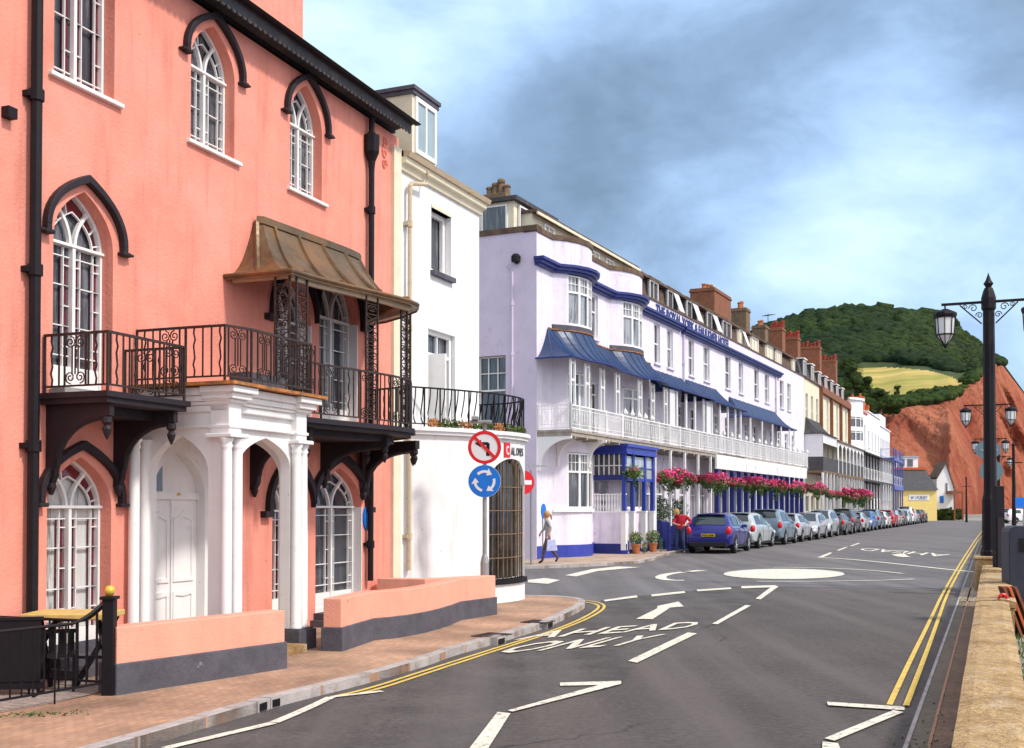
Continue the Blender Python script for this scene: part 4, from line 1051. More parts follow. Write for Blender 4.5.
# attic storey (mansard with dormers)
AZ = 12.65
m = MB(True); m.cross([(-.55, ZP-.3), (-.75, AZ-.15), (-1.6, AZ), (-6, AZ+.3), (-11.5, AZ-.2), (-11.5, ZP-.3)], 12.2, tE); m.build('attic_roof', 'roofbrown', hotel)
m = MB(True); m.box(1.2, 12.2, -8, -.75, ZP-.3, AZ+.1); m.build('attic_wall', 'cream', hotel)
m = MB(True); m.box(1.1, 12.3, -8.1, -.5, AZ+.1, AZ+.2); m.box(12.2, tE, -1.4, -.5, AZ-.05, AZ+.07); m.build('attic_cornice', 'roofbrown', hotel, )
m = MB(True); m.box(1.08, 12.32, -.5, -.44, AZ+.0, AZ+.1); m.build('attic_gutter', 'cream', hotel)
for t in (2.2, 4.2, 6.9, 8.6, 10.6): 
    sash(hotel, t, t+.9, ZP+.35, AZ-.08, .12, 'glasslight', 'whitepaint', 1, False, 0, name='attic_window', d0=-.62)
for i, (a, b) in enumerate([(650, 658.5), (668, 678.5), (687, 697.5), (707.5, 717), (723, 731.5), (739.5, 745), (752, 758.5), (767, 773), (776.5, 781.5), (793, 797)]):
    t0 = HT.t(a, -.55, 330); t1 = HT.t(b, -.55, 330)
    m = MB(True); m.box(t0-.15, t1+.15, -1.8, -.62, ZP-.2, AZ+.02); dm = m.build('dormer', 'slate' if i < 5 else 'cream', hotel)
    m = MB(True); m.box(t0-.25, t1+.25, -1.9, -.5, AZ+.02, AZ+.1); m.build('dormer_roof', 'roofbrown', dm)
    w = sash(dm, t0, t1, ZP+.12, AZ-.04, .07, ['glasslight', 'glass'][i % 2], 'whitepaint', 1, False, 0, name='dormer_window', d0=-.54)
    if i in (1, 2, 3, 5):
        m = MB(True); m.add([(t0+(t1-t0)*.5, -.52, AZ-.08), (t1-.03, -.52, AZ-.08), (t1-.03, -.2, ZP+.3), (t0+(t1-t0)*.5, -.2, ZP+.3), (t0+(t1-t0)*.5, -.54, AZ-.1), (t1-.03, -.54, AZ-.1), (t1-.03, -.22, ZP+.28), (t0+(t1-t0)*.5, -.22, ZP+.28)], [(0, 1, 2, 3), (4, 7, 6, 5), (0, 4, 5, 1), (1, 5, 6, 2), (2, 6, 7, 3), (3, 7, 4, 0)]); m.build('open_sash', 'offwhite', w)
# attic room seen end-on above the side wall
m = MB(True); sA_, zA_ = side_at(481, 201); sB_, zB_ = side_at(519, 196)
m.box(.6, 4.0, -sA_-1.5, -1.2, ZP+.2, ZP+1.75); at_ = m.build('attic_room', 'cream', hotel)
m = MB(True); m.box(.4, 4.2, -sA_-1.7, -1.0, ZP+1.75, ZP+1.9); m.build('attic_roof', 'slate', at_)
fn = lambda a, b, h: (h, -a, b)
for a, b in ((1.45, 2.5), (2.7, 3.8), (4.0, 5.1), (5.3, 6.4)):
    m = MB(True); m.prism([(a, ZP+.65), (b, ZP+.65), (b, ZP+1.65), (a, ZP+1.65)], fn, .54, .6, [rect(a+.06, b-.06, ZP+.71, ZP+1.59)]); w = m.build('attic_window', 'whitepaint', at_)
    m = MB(True); m.prism([(a+.03, ZP+.68), (b-.03, ZP+.68), (b-.03, ZP+1.62), (a+.03, ZP+1.62)], fn, .57, .59); m.build('pane', 'glass', w)
sash(at_, .9, 2.2, ZP+.7, ZP+1.65, -.04, 'glasslight', 'whitepaint', 1, False, 0, name='attic_window', d0=-1.2)
# orange lean-to roof edge between the buildings
# chimneys
def chimney(root, t0, t1, d0, d1, z0, z1, mat_='brick', pots=3, potmat='terracotta', name='chimney', ph=.5):
    m = MB(True); m.box(t0, t1, d0, d1, z0, z1-.25); m.box(t0-.06, t1+.06, d0-.06, d1+.06, z1-.25, z1-.12); m.box(t0-.02, t1+.02, d0-.02, d1+.02, z1-.12, z1)
    c_ = m.build(name, mat_, root, bev=.02)
    for i in range(pots):
        f = (i+.5)/pots; al = (t1-t0) >= (d1-d0)
        x = t0+(t1-t0)*f if al else (t0+t1)/2; y = (d0+d1)/2 if al else d0+(d1-d0)*f
        hh = ph*(1+.25*((i*7) % 3-1)); m = MB(True); m.lathe([(.16, 0), (.13, hh*.7), (.17, hh*.78), (.17, hh*.9), (.13, hh)], (x, y, z1), 8); m.build('chimney_pot', potmat, c_)
    return c_
def ch_px(fr, root, pa, pb, ytop, d0, d1, z0, mat_, pots, **k):
    """near end face starts at px pa (outer face d1), far end px pb"""
    ta = fr.t(pa, d0, ytop); tb = fr.t(pb, d1, ytop) if k.pop('long', False) else ta+1.1
    off_ = k.pop('off', 0); zc_ = fr.z((pa+pb)/2, ytop, (d0+d1)/2); ta -= off_; tb -= off_
    return chimney(root, ta, tb, d0, d1, z0, zc_, mat_, pots, **k)
def tplane(px, py, t):
    o = HT.P+HT.u*t; r_ = ray(px, py); k = (o.x*HT.u.x+o.y*HT.u.y)/(r_.x*HT.u.x+r_.y*HT.u.y); p = Vector((r_.x*k, r_.y*k, 0))-HT.P
    return p.dot(HT.n), H+r_.z*k
ca_, cz_ = tplane(482, 195, 4.6); cb_, _ = tplane(505, 195, 4.6)
chimney(hotel, 4.6, 5.5, ca_, cb_, ZP, cz_, 'stonebrown', 4, 'stonebrown', ph=.55)
ch_px(HT, hotel, 690, 731, 293, -4.6, -3.0, AZ-.5, 'brick', 5, ph=.45, long=True)
ch_px(HT, hotel, 731, 750, 309, -4.4, -3.3, AZ-.5, 'stonebrown', 2, ph=.6)
ch_px(HT, hotel, 752, 765, 325, -4.0, -3.0, AZ-.5, 'stonebrown', 2, ph=.5)

# ============================================================ FAR TERRACE
FR = Frame(HT.W(46.35, 0).xy, 23.9)
def ft(px, d=0, py=450): return FR.t(px, d, py)
def terrace_house(name, t0, t1, ztop, label, wallmat='whitestucco', roofmat='slate', rooftop=1.6, wz=((8.2, 10.2),), ncol=3, frame='whitepaint', glass='glass', first=True, ground=True, sidemat=None):
    r = tag(empty(name, FR.W(t0, 0), FR.rz), label, 'house')
    w = t1-t0; holes = []; spec = []
    cw = w/ncol
    for (a, b) in wz:
        for i in range(ncol): c = cw*(i+.5); spec.append((c-min(.5, cw*.3), c+min(.5, cw*.3), a, b))
    if first:
        for i in range(ncol): c = cw*(i+.5); spec.append((c-.5 if cw > 1.4 else c-cw*.33, c+.5 if cw > 1.4 else c+cw*.33, 4.7, 6.9))
    if ground:
        for i in range(ncol): c = cw*(i+.5); spec.append((c-cw*.36, c+cw*.36, .5 if i % 3 != 1 else .12, 2.8))
    m = MB(True); m.plate([(0.01, -.1), (w-.01, -.1), (w-.01, ztop), (0.01, ztop)], -.3, 0, [rect(*s) for s in spec]); m.build('wall', wallmat, r)
    m = MB(True); m.box(.012, w-.012, -9, -.302, -.1, ztop-.003); m.build('house_body', sidemat or wallmat, r)
    for i, s in enumerate(spec): sash(r, s[0]+.01, s[1]-.01, s[2], s[3], .14, [glass, 'glasscurtain', 'glass'][i % 3], frame, 1, s[2] > 7, .5)
    m = MB(True); m.cross([(.12, ztop-.1), (.12, ztop+.02), (-3.5, ztop+rooftop), (-7, ztop+.02), (-7, ztop-.1)], .0, w); m.build('roof', roofmat, r)
    return r, w
def add_dormers(r, w, ztop, n, mat_='whitepaint'):
    for i in range(n):
        c = w*(i+.5)/n; m = MB(True); m.box(c-.55, c+.55, -2.4, -.5, ztop-.1, ztop+1.15); dm = m.build('dormer', 'slate', r)
        sash(dm, c-.5, c+.5, ztop+.15, ztop+1.1, -.02, 'glasslight', 'whitepaint', 1, False, 0, name='dormer_window', d0=-.5)
        m = MB(True); m.box(c-.65, c+.65, -2.5, -.35, ztop+1.15, ztop+1.22); m.build('dormer_roof', 'slate', dm)
L0 = 0; L1 = ft(819.5, 0, 400)
h1, w1_ = terrace_house('terrace_house', L0, L1, 11.45, 'cream terrace house beside the lilac hotel with a swept grey canopy', 'cream', 'roofbrown', 1.4, wz=((8.1, 10.3),), ncol=3)
def mansard(r, w, z, mat_, n, h=1.3):
    m = MB(True); m.cross([(-.25, z), (-.55, z+h), (-3.5, z+h+.5), (-8.5, z+h), (-8.9, z)], .0, w); m.build('attic_roof', mat_, r)
    for i in range(n):
        c = w*(i+.5)/n; m = MB(True); m.box(c-.6, c+.6, -1.8, -.3, z+.1, z+h+.1); dm = m.build('dormer', 'slate', r)
        sash(dm, c-.52, c+.52, z+.15, z+h, -.02, 'glasslight', 'whitepaint', 1, False, 0, name='dormer_window', d0=-.3)
        m = MB(True); m.box(c-.7, c+.7, -1.9, -.15, z+h+.1, z+h+.18); m.build('dormer_roof', 'whitepaint', dm)
mansard(h1, w1_, 11.47, 'slate', 2, 1.3)
straight_canopy(h1, -.1, w1_*.95, 1.4, 7.3, 8.5, 'slate', .6, .2, 2, 14, 'blackwood')
m = MB(True); m.box(0, .08, 0, 1.3, 5.6, 7.3); m.box(0, w1_, 1.22, 1.3, 6.6, 7.3); m.build('veranda_screen', 'offwhite', h1)
m = MB(True); m.box(-.02, w1_, 0, 1.35, 4.45, 4.6); m.build('veranda_floor', 'stonebrown', h1)
m = MB(True); m.box(0, .05, 0, 1.33, 4.6, 5.6); m.box(0.05, w1_, 1.28, 1.33, 4.6, 5.6); m.build('railing', 'slate', h1)
L2 = ft(848, 0, 420)
h2, w2_ = terrace_house('terrace_house', L1, L2, 11.4, 'brown terrace house with orange tiled roof and arched white veranda bays', 'cream', 'roofred', 2.0, wz=((8.0, 10.6),), ncol=6, glass='glass', sidemat='brick')
mansard(h2, w2_, 11.45, 'roofbrown', 5, 1.1)
m = MB(True)
for i in range(4): tq = w2_*i/3; m.box(tq-.12, tq+.12, 0, .25, 7.6, 11.3)
m.box(-.1, w2_+.1, 0, .3, 10.9, 11.4); m.box(-.1, w2_+.1, 0, .12, 7.4, 7.7); m.build('timber_frame', 'brick', h2)
m = MB(True); m.cross([(1.5, 7.05), (1.5, 7.15), (0, 7.75), (0, 7.6)], -.1, w2_); m.build('veranda_roof', 'stonebrown', h2)
arc_h = []
na = 7
for i in range(na):
    a = w2_*.02+w2_*.96*i/na; arc_h.append(gothic(a+.25, a+w2_*.96/na-.12, 5.7, 6.5, 6.9, 4)[::-1])
m = MB(True); m.plate([(0, 5.68), (w2_, 5.68), (w2_, 7.1), (0, 7.1)], 1.3, 1.36, arc_h)
for i in range(na+1): tq = w2_*.02+w2_*.96*i/na; m.box(tq-.08, tq+.12, 1.28, 1.38, 4.6, 5.68)
m.build('veranda_arcade', 'whitepaint', h2)
m = MB(True); m.box(0, w2_, 1.31, 1.34, 4.62, 5.6); m.build('railing', 'slate', h2)
m = MB(True); m.box(0, w2_, 0, 1.4, 4.4, 4.6); m.build('veranda_floor', 'stonebrown', h2)
L3 = ft(867, 0, 430)
h3, w3_ = terrace_house('terrace_house', L2, L3, 11.6, 'white terrace house with a bow window under an orange chimney stack', 'whitestucco', 'roofred', .6, wz=((8.0, 10.4),), ncol=4)
Bb = bow_pts(.6, 5.2, 1.0)
for z0, z1 in ((7.4, 8.1), (9.1, 9.35), (10.4, 11.9)): bow_wall(Bb, z0, z1, -.25, 0, 'whitestucco', 'bay_wall', h3)
for i in range(6): facet_window(Bb, i, 8.1, 9.1, h3, 'glass', .8, False); facet_window(Bb, i, 9.35, 10.4, h3, 'glass', .8, False)
bow_band(Bb, 11.9, 12.1, .15, 'whitepaint', 'bay_cornice', h3); bow_band(Bb, 7.25, 7.4, .1, 'whitepaint', 'bay_sill', h3)
L4 = ft(880, 0, 440); L5 = ft(902, 1.4, 470)
h4, w4_ = terrace_house('terrace_house', L3, L4, 12.0, 'plain white terrace house with stepped parapet between the bow window and the blue balconies', 'whitestucco', 'whitestucco', .1, wz=((8.2, 10.0),), ncol=4)
h5, w5_ = terrace_house('terrace_house', L4, L5, 11.3, 'white house with tiers of bright blue balconies at the far end of the terrace', 'whitestucco', 'whitestucco', .1, wz=((8.0, 9.9),), ncol=7)
m = MB(True); m.box(0, w5_*.55, -8, .0, 11.3, 12.6); m.build('parapet', 'whitestucco', h5)
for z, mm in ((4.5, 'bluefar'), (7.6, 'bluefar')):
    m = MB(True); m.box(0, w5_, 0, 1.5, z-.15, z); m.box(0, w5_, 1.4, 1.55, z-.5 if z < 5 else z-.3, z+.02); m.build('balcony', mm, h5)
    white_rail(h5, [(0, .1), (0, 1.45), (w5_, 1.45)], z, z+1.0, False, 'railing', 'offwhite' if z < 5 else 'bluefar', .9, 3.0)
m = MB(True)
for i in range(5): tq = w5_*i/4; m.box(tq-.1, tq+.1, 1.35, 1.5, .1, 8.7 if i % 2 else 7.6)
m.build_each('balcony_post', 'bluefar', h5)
# continuous veranda on h3, h4
for r, w in ((h3, w3_), (h4, w4_)):
    m = MB(True); m.box(0, w, 0, 1.4, 4.42, 4.6); m.cross([(1.5, 7.0), (1.5, 7.1), (0, 7.4), (0, 7.3)], 0, w); m.build('veranda_floor', 'slate', r)
    white_rail(r, [(0, 1.35), (w, 1.35)], 4.6, 5.6, False, 'railing', 'whitepaint', .4, 2.6)
    m = MB(True); k = int(w/2.2)
    for i in range(k+1): m.box(w*i/k-.07, w*i/k+.07, 1.28, 1.4, .1, 7.0)
    m.build_each('veranda_post', 'blackwood' if r is h3 else 'whitepaint', r)
for r, w in ((h1, w1_), (h2, w2_)):
    m = MB(True); k = int(w/1.6)
    for i in range(k+1): m.box(w*i/k-.09, w*i/k+.09, 1.22, 1.38, .1, 4.45)
    m.build_each('veranda_post', 'whitepaint', r)
    m = MB(True)
    for i in range(k): m.box(w*(i+.5)/k-.07, w*(i+.5)/k+.07, 1.15, 1.3, .1, 4.45)
    m.build_each('shop_post', 'blackwood', r)
# red brick chimney stacks
for (pa, pb, yt) in ((769, 783, 323), (783, 797, 332), (797, 818, 341), (816, 833, 354)):
    fr, rt = (HT, hotel) if pa < 797 else (FR, h1 if pa < 800 else h2)
    dq = (pb-pa)*(78+(pa-769)*.9)/1130*1.15; ch = ch_px(fr, rt, pa, pb, yt+5, -4.6-dq*.5, -4.6+dq*.5, 11, 'brick', 6, name='chimney', potmat='brickred', ph=.5, off=(L1 if rt is h2 else 0))
ch_px(FR, h3, 848, 862, 396, -4.2, -2.4, 11, 'roofred', 2, ph=.4, off=L2); ch_px(FR, h3, 860, 868, 405, -4, -3, 11, 'roofred', 2, ph=.3, off=L2)
# tv aerial
m = MB(True); ta = HT.t(768, -3, 320); za = HT.z(768, 322, -3); m.bar((ta, -3, 12), (ta, -3, za+.6), .03); m.bar((ta-1, -3, za+.3), (ta+1.6, -3, za+.8), .03)
for i in range(6): m.bar((ta-.8+.4*i, -3.3, za+.35+.08*i), (ta-.8+.4*i, -2.7, za+.35+.08*i), .02)
m.build('aerial', 'black', hotel)

# ============================================================ YELLOW BUILDING and white gable
YB = 168.0
a = at(899, 520, YB); b_ = at(937, 520, YB)
yl = tag(empty('yellow_house', (a.x, YB, 0), 0), 'small yellow building with grey slate roof and white dormer below the red cliff', 'house')
wY = b_.x-a.x
zof = lambda y: at(915, y, YB).z
m = MB(); m.box(0, wY, 0, 10, 0, zof(490)); m.build('wall', 'yellowwall', yl)
zr = zof(468); m = MB(); m.add([(-.3, -.4, zof(490)), (wY+.1, -.4, zof(490)), (wY+.1, 5, zr), (-.3, 5, zr), (-.3, 10.4, zof(490)), (wY+.1, 10.4, zof(490))], [(0, 1, 2, 3), (3, 2, 5, 4), (0, 3, 4), (1, 5, 2), (0, 4, 5, 1)]); m.build('roof', 'slate', yl)
m = MB(); m.box(0, wY, 4.6, 5.4, zr-.1, zr+.25); m.build('ridge', 'roofred', yl)
x0 = 3*YB/1130; k = YB/1130
m = MB(); m.box(3*k, 33*k, 5.6, 9, zr-.9, zof(455.5)); dmr = m.build('dormer', 'whitepaint', yl)
for i in range(3): 
    m = MB(); m.box((5+i*8.5)*k, (10.5+i*8.5)*k, 5.5, 5.58, zr+.45, zof(457.5)); m.build('dormer_window', 'glass', dmr)
m = MB(); m.box(2*k, 34*k, 5.4, 9.2, zof(455.5), zof(454.5)); m.build('dormer_roof', 'skyglass', dmr)
m = MB(); m.box(10*k, 30*k, -.06, 0, zof(500.3), zof(494.8)); sg = m.build('sign_board', 'whitepaint', yl)
put_text(sg, 'W I FURSEY', .75, 'navy', (11.5*k, -.09, zof(499.4)), (R(90), 0, 0), fit=17*k)
wg = tag(empty('white_gabled_house', (at(940, 520, 172).x, 172, 0), 0), 'white gable ended house immediately right of the yellow building', 'house')
k = 172/1130; zz = lambda y: at(940, y, 172).z
m = MB(); m.prism([(-3*k, 0), (16*k, 0), (14.5*k, zz(490)), (6.0*k, zz(463)), (-3*k, zz(477))], lambda a, b, h: (a, h, b), 0, 3); m.build('wall', 'whitestucco', wg)
m = MB(); m.prism([(-3.6*k, zz(477)), (6*k, zz(461.5)), (15.5*k, zz(491)), (15*k, zz(491)), (6*k, zz(463.5)), (-3.2*k, zz(479))], lambda a, b, h: (a, h, b), -.25, 3.2); m.build('roof', 'roofbrown', wg)
m = MB(); m.box(0*k, 3.6*k, -.1, 0, zz(503), zz(496)); m.build('blue_sign', 'signblue', wg)
m = MB(); m.box(6*k, 7.5*k, -.1, 0, zz(492), zz(483)); m.box(10*k, 12*k, -.1, 0, 0, zz(507)); m.build('window', 'glass', wg)
m = MB(); m.box(6*k, 17*k, -2.5, 0, zz(494), zz(491)); m.box(16*k, 17*k, -2.5, -2.2, 0, zz(494)); m.box(8*k, 9*k, -2.5, -2.2, 0, zz(494)); m.build('lean_to', 'woodbrown', wg)
# ============================================================ GROUND MATERIALS
def ground_mat(name, c1, c2, bump=.35, scale=.35, fine=120, c3=None):
    m = bpy.data.materials.new(name); m.use_nodes = True; nt = m.node_tree; N = nt.nodes; L = nt.links; b = N['Principled BSDF']
    b.inputs['Roughness'].default_value = .82; b.inputs['Specular IOR Level'].default_value = .3
    tc = N.new('ShaderNodeTexCoord')
    def noise_(s, d=6, r=.6):
        n = N.new('ShaderNodeTexNoise'); n.inputs['Scale'].default_value = s; n.inputs['Detail'].default_value = d; n.inputs['Roughness'].default_value = r; L.new(tc.outputs['Object'], n.inputs['Vector']); return n.outputs[0]
    def mr(x, a, b_, c=0, d=1):
        q = N.new('ShaderNodeMapRange'); q.inputs[1].default_value = a; q.inputs[2].default_value = b_; q.inputs[3].default_value = c; q.inputs[4].default_value = d; L.new(x, q.inputs[0]); return q.outputs[0]
    def mix(f, a, b_, mode='MIX'):
        q = N.new('ShaderNodeMix'); q.data_type = 'RGBA'; q.blend_type = mode
        if isinstance(f, float): q.inputs[0].default_value = f
        else: L.new(f, q.inputs[0])
        for i, v in ((6, a), (7, b_)):
            if isinstance(v, tuple): q.inputs[i].default_value = (*v, 1)
            else: L.new(v, q.inputs[i])
        return q.outputs[2]
    big = mr(noise_(scale, 5), .35, .65); o = mix(big, c1, c2)
    g = mr(noise_(fine, 3, .8), .3, .75, .72, 1.3); vm = N.new('ShaderNodeVectorMath'); vm.operation = 'SCALE'; L.new(o, vm.inputs[0]); L.new(g, vm.inputs['Scale']); o = vm.outputs[0]
    g2 = mr(noise_(13, 5, .85), .34, .68, .62, 1.38); vm2 = N.new('ShaderNodeVectorMath'); vm2.operation = 'SCALE'; L.new(o, vm2.inputs[0]); L.new(g2, vm2.inputs['Scale']); o = vm2.outputs[0]
    sp = mr(noise_(45, 2, .9), .68, .74); o = mix(sp, o, c3 or tuple(min(1, 2.6*x) for x in c1))
    if name.startswith('asphalt'):
        # hairline cracks, oil spots, worn streaks along the road
        wn = N.new('ShaderNodeTexNoise'); wn.inputs['Scale'].default_value = 1.2; wn.inputs['Detail'].default_value = 5; L.new(tc.outputs['Object'], wn.inputs['Vector'])
        wa = N.new('ShaderNodeMix'); wa.data_type = 'RGBA'; wa.blend_type = 'ADD'; wa.inputs[0].default_value = .9; L.new(tc.outputs['Object'], wa.inputs[6]); L.new(wn.outputs['Color'], wa.inputs[7])
        vo = N.new('ShaderNodeTexVoronoi'); vo.feature = 'DISTANCE_TO_EDGE'; vo.inputs['Scale'].default_value = .33; L.new(wa.outputs[2], vo.inputs['Vector'])
        ck = mr(vo.outputs['Distance'], .0025, .007, 1, 0); gate = mr(noise_(.17, 3), .5, .56)
        mm_ = N.new('ShaderNodeMath'); mm_.operation = 'MULTIPLY'; L.new(ck, mm_.inputs[0]); L.new(gate, mm_.inputs[1]); mk = N.new('ShaderNodeMath'); mk.operation = 'MULTIPLY'; mk.inputs[1].default_value = .75; L.new(mm_.outputs[0], mk.inputs[0])
        o = mix(mk.outputs[0], o, tuple(x*.3 for x in c1))
        o = mix(mr(noise_(1.7, 3), .66, .76, 0, .55), o, tuple(x*.5 for x in c1))
        mp_ = N.new('ShaderNodeMapping'); mp_.inputs['Rotation'].default_value = (0, 0, R(23)); mp_.inputs['Scale'].default_value = (1.1, .045, 1); L.new(tc.outputs['Object'], mp_.inputs[0])
        ns = N.new('ShaderNodeTexNoise'); ns.inputs['Scale'].default_value = 1.3; ns.inputs['Detail'].default_value = 4; L.new(mp_.outputs[0], ns.inputs['Vector'])
        o = mix(mr(ns.outputs[0], .42, .68, 0, .5), o, tuple(min(1, x*1.5) for x in c2))
        o = mix(mr(noise_(28, 2, .9), .74, .78, 0, .8), o, (.42, .40, .38))
    L.new(o, b.inputs['Base Color'])
    bp = N.new('ShaderNodeBump'); bp.inputs['Strength'].default_value = bump; bp.inputs['Distance'].default_value = .01; L.new(noise_(fine, 4, .8), bp.inputs['Height']); L.new(bp.outputs[0], b.inputs['Normal'])
    M[name] = m
ground_mat('asphalt', (.084, .071, .067), (.112, .095, .09), bump=.9)
ground_mat('asphalt2', (.115, .104, .106), (.15, .136, .138), bump=.6)
ground_mat('asphalt3', (.066, .058, .056), (.105, .093, .09), scale=1.2, bump=.8)
ground_mat('groundmix', (.2, .17, .14), (.26, .22, .18), scale=.1)
ground_mat('promenade', (.26, .22, .20), (.32, .27, .24))
ground_mat('channel', (.15, .125, .10), (.20, .155, .11), scale=1.5)
ground_mat('channel2', (.18, .115, .08), (.25, .16, .105), scale=1.5)
def brick_mat(name, c1, c2, mortar, sc_=4.6, ang=0):
    m = bpy.data.materials.new(name); m.use_nodes = True; nt = m.node_tree; N = nt.nodes; L = nt.links; b = N['Principled BSDF']
    b.inputs['Roughness'].default_value = .85; tc = N.new('ShaderNodeTexCoord'); mp = N.new('ShaderNodeMapping'); mp.inputs['Rotation'].default_value = (0, 0, R(ang)); L.new(tc.outputs['Object'], mp.inputs[0])
    br = N.new('ShaderNodeTexBrick'); br.inputs['Scale'].default_value = sc_; br.inputs['Color1'].default_value = (*c1, 1); br.inputs['Color2'].default_value = (*c2, 1); br.inputs['Mortar'].default_value = (*mortar, 1); br.inputs['Mortar Size'].default_value = .018; br.inputs['Bias'].default_value = 0
    L.new(mp.outputs[0], br.inputs['Vector'])
    n = N.new('ShaderNodeTexNoise'); n.inputs['Scale'].default_value = .9; n.inputs['Detail'].default_value = 8; L.new(tc.outputs['Object'], n.inputs['Vector'])
    r_ = N.new('ShaderNodeMapRange'); r_.inputs[1].default_value = .3; r_.inputs[2].default_value = .7; r_.inputs[3].default_value = .6; r_.inputs[4].default_value = 1.35; L.new(n.outputs[0], r_.inputs[0])
    vm = N.new('ShaderNodeVectorMath'); vm.operation = 'SCALE'; L.new(br.outputs[0], vm.inputs[0]); L.new(r_.outputs[0], vm.inputs['Scale']); L.new(vm.outputs[0], b.inputs['Base Color'])
    bp = N.new('ShaderNodeBump'); bp.inputs['Strength'].default_value = .4; bp.inputs['Distance'].default_value = .01; L.new(br.outputs[1], bp.inputs['Height']); bp.invert = True; L.new(bp.outputs[0], b.inputs['Normal'])
    M[name] = m
brick_mat('paving', (.45, .27, .17), (.34, .20, .13), (.24, .15, .11), 4.4, -68)
brick_mat('paving2', (.46, .33, .24), (.38, .27, .20), (.28, .2, .16), 1.3, -64)

def sheet(name, pts, z, m_, kind='structure', label=None):
    m = MB(); P = [(p[0], p[1]) for p in pts]; tr = tessellate_polygon([[Vector((*p, 0)) for p in P]])
    m.add([(x, y, z) for x, y in P], [tuple(t) for t in tr]); o = m.build(name, m_, None, norm=False)
    me = o.data
    for p in me.polygons:
        if p.normal.z < 0: p.flip()
    o['kind'] = kind
    return o
g = sheet('ground', [(-2500, -600), (6000, -600), (6000, 6000), (-2500, 6000)], -.03, 'groundmix')
# seawall line
U2 = Vector((math.sin(R(23.0)), math.cos(R(23.0)))); N2 = Vector((U2.y, -U2.x)); S0 = Vector((2.28, 5.9))
wl = lambda s, o: (S0+U2*s+N2*o)
sea = sheet('sea', [tuple(wl(-300, 60)), tuple(wl(-300, 3000)), tuple(wl(330, 3000)), tuple(wl(330, 60))], -.01, 'signblue')
# road
road = sheet('road', [tuple(wl(-30, -.02)), tuple(wl(175, -.02)), tuple(wl(175, -12.5)), (-60, 90), (-60, 5), (-12, -20)], 0.0, 'asphalt')
far_y = [gp(*q) for q in ((1000, 590), (860, 588), (740, 586), (700, 590), (640, 596), (600, 601), (581, 607), (525, 601), (300, 590))]
m_far = [tuple(p.xy) for p in far_y]
farroad = sheet('road', [tuple(wl(21.5, -.03))]+m_far[1:6]+[tuple(gp(601, 609).xy), tuple(gp(581, 600).xy), (-60, 20), (-60, 88), tuple(wl(174, -12.4)), tuple(wl(174, -.03))], .004, 'asphalt2')
lane = sheet('road', [tuple(gp(*q).xy) for q in ((150, 760), (455, 760), (497, 714), (512, 710), (622, 684), (637, 663), (688, 634), (715, 624), (748, 606), (776, 589), (700, 590.6), (640, 596.6), (604, 602))]+[tuple(gp(*q).xy) for q in ((600, 607), (540, 634), (460, 655), (380, 679), (290, 703), (180, 735))], .004, 'asphalt3')
# near pavement
kb = [gp(*q) for q in ((186.6, 734.5), (236, 719.5), (286, 704.6), (352.6, 688), (381, 680), (432, 665), (454, 655.5), (503, 642), (550, 627), (579.5, 612))]
d0_ = (kb[0]-kb[1]).normalized(); pre = [kb[0]+d0_*8, kb[0]+d0_*3]
tail = [gp(*q) for q in ((585, 608), (585, 604.5), (575, 602), (555, 600.5), (527, 600), (480, 599))]
def smooth_path(P, it=1):
    for _ in range(it):
        Q = [P[0]]
        for a, b in zip(P, P[1:]): Q += [a*.75+b*.25, a*.25+b*.75]
        Q.append(P[-1]); P = Q
    return P
kpath = smooth_path(pre+kb+tail, 2)
pav = [(p.x, p.y) for p in kpath]+[tuple(WH.W(4.4, -12).xy), (-30, 30), (-25, 2), (-12, -6)]
mm = MB(); mm.slab(pav, -.02, .10); pv = mm.build('pavement', 'paving', None); pv['kind'] = 'structure'
def kerb_line(P, w, z, name='kerb', m_='concrete', length=.92, gap=.012, side=1):
    m = MB(); acc = 0; cur = [P[0]]; segs = []
    for a, b in zip(P, P[1:]):
        l = (b-a).length; pos = 0
        while acc+(l-pos) >= length:
            pos += length-acc; q = a+(b-a)*(pos/l); cur.append(q); segs.append(cur); cur = [q]; acc = 0
        acc += l-pos; cur.append(b)
    segs.append(cur)
    for s in segs:
        if len(s) < 2: continue
        q = [Vector((p.x, p.y)) for p in s]
        a, b = q[0], q[-1]; q = [q[0]]+[p for p in q[1:-1] if (p-q[0]).length > .05 and (p-q[-1]).length > .05]+[q[-1]]
        if (q[-1]-q[0]).length < .1: continue
        t = (q[1]-q[0]).normalized(); q[0] = q[0]+t*gap; q[-1] = q[-1]-(q[-1]-q[-2]).normalized()*gap
        off = []
        for i, p in enumerate(q):
            t = (q[min(i+1, len(q)-1)]-q[max(i-1, 0)])
            if t.length < 1e-6: continue
            t.normalize(); off.append(p+Vector((-t.y, t.x))*(w/2*side))
        if len(off) > 1: m.strip(off, w, -.02, z+random.uniform(-.002, .003))
    o = m.build(name, m_, None, bev=.008); o['kind'] = 'structure'; return o
mat('kerbstone', (.40, .36, .35), .85, .2, 3, .4, 40, col2=(.24, .19, .16), c2scale=4, c2lo=.5, c2hi=.7)
kerb_line(kpath, .14, .107, m_='kerbstone')
# forecourt slab, paler behind the railings
sheet('pavement', [tuple(gp(*q, .1).xy) for q in ((-60, 745), (0, 713), (60, 702), (108, 691), (60, 660), (-60, 650))], .104, 'promenade')
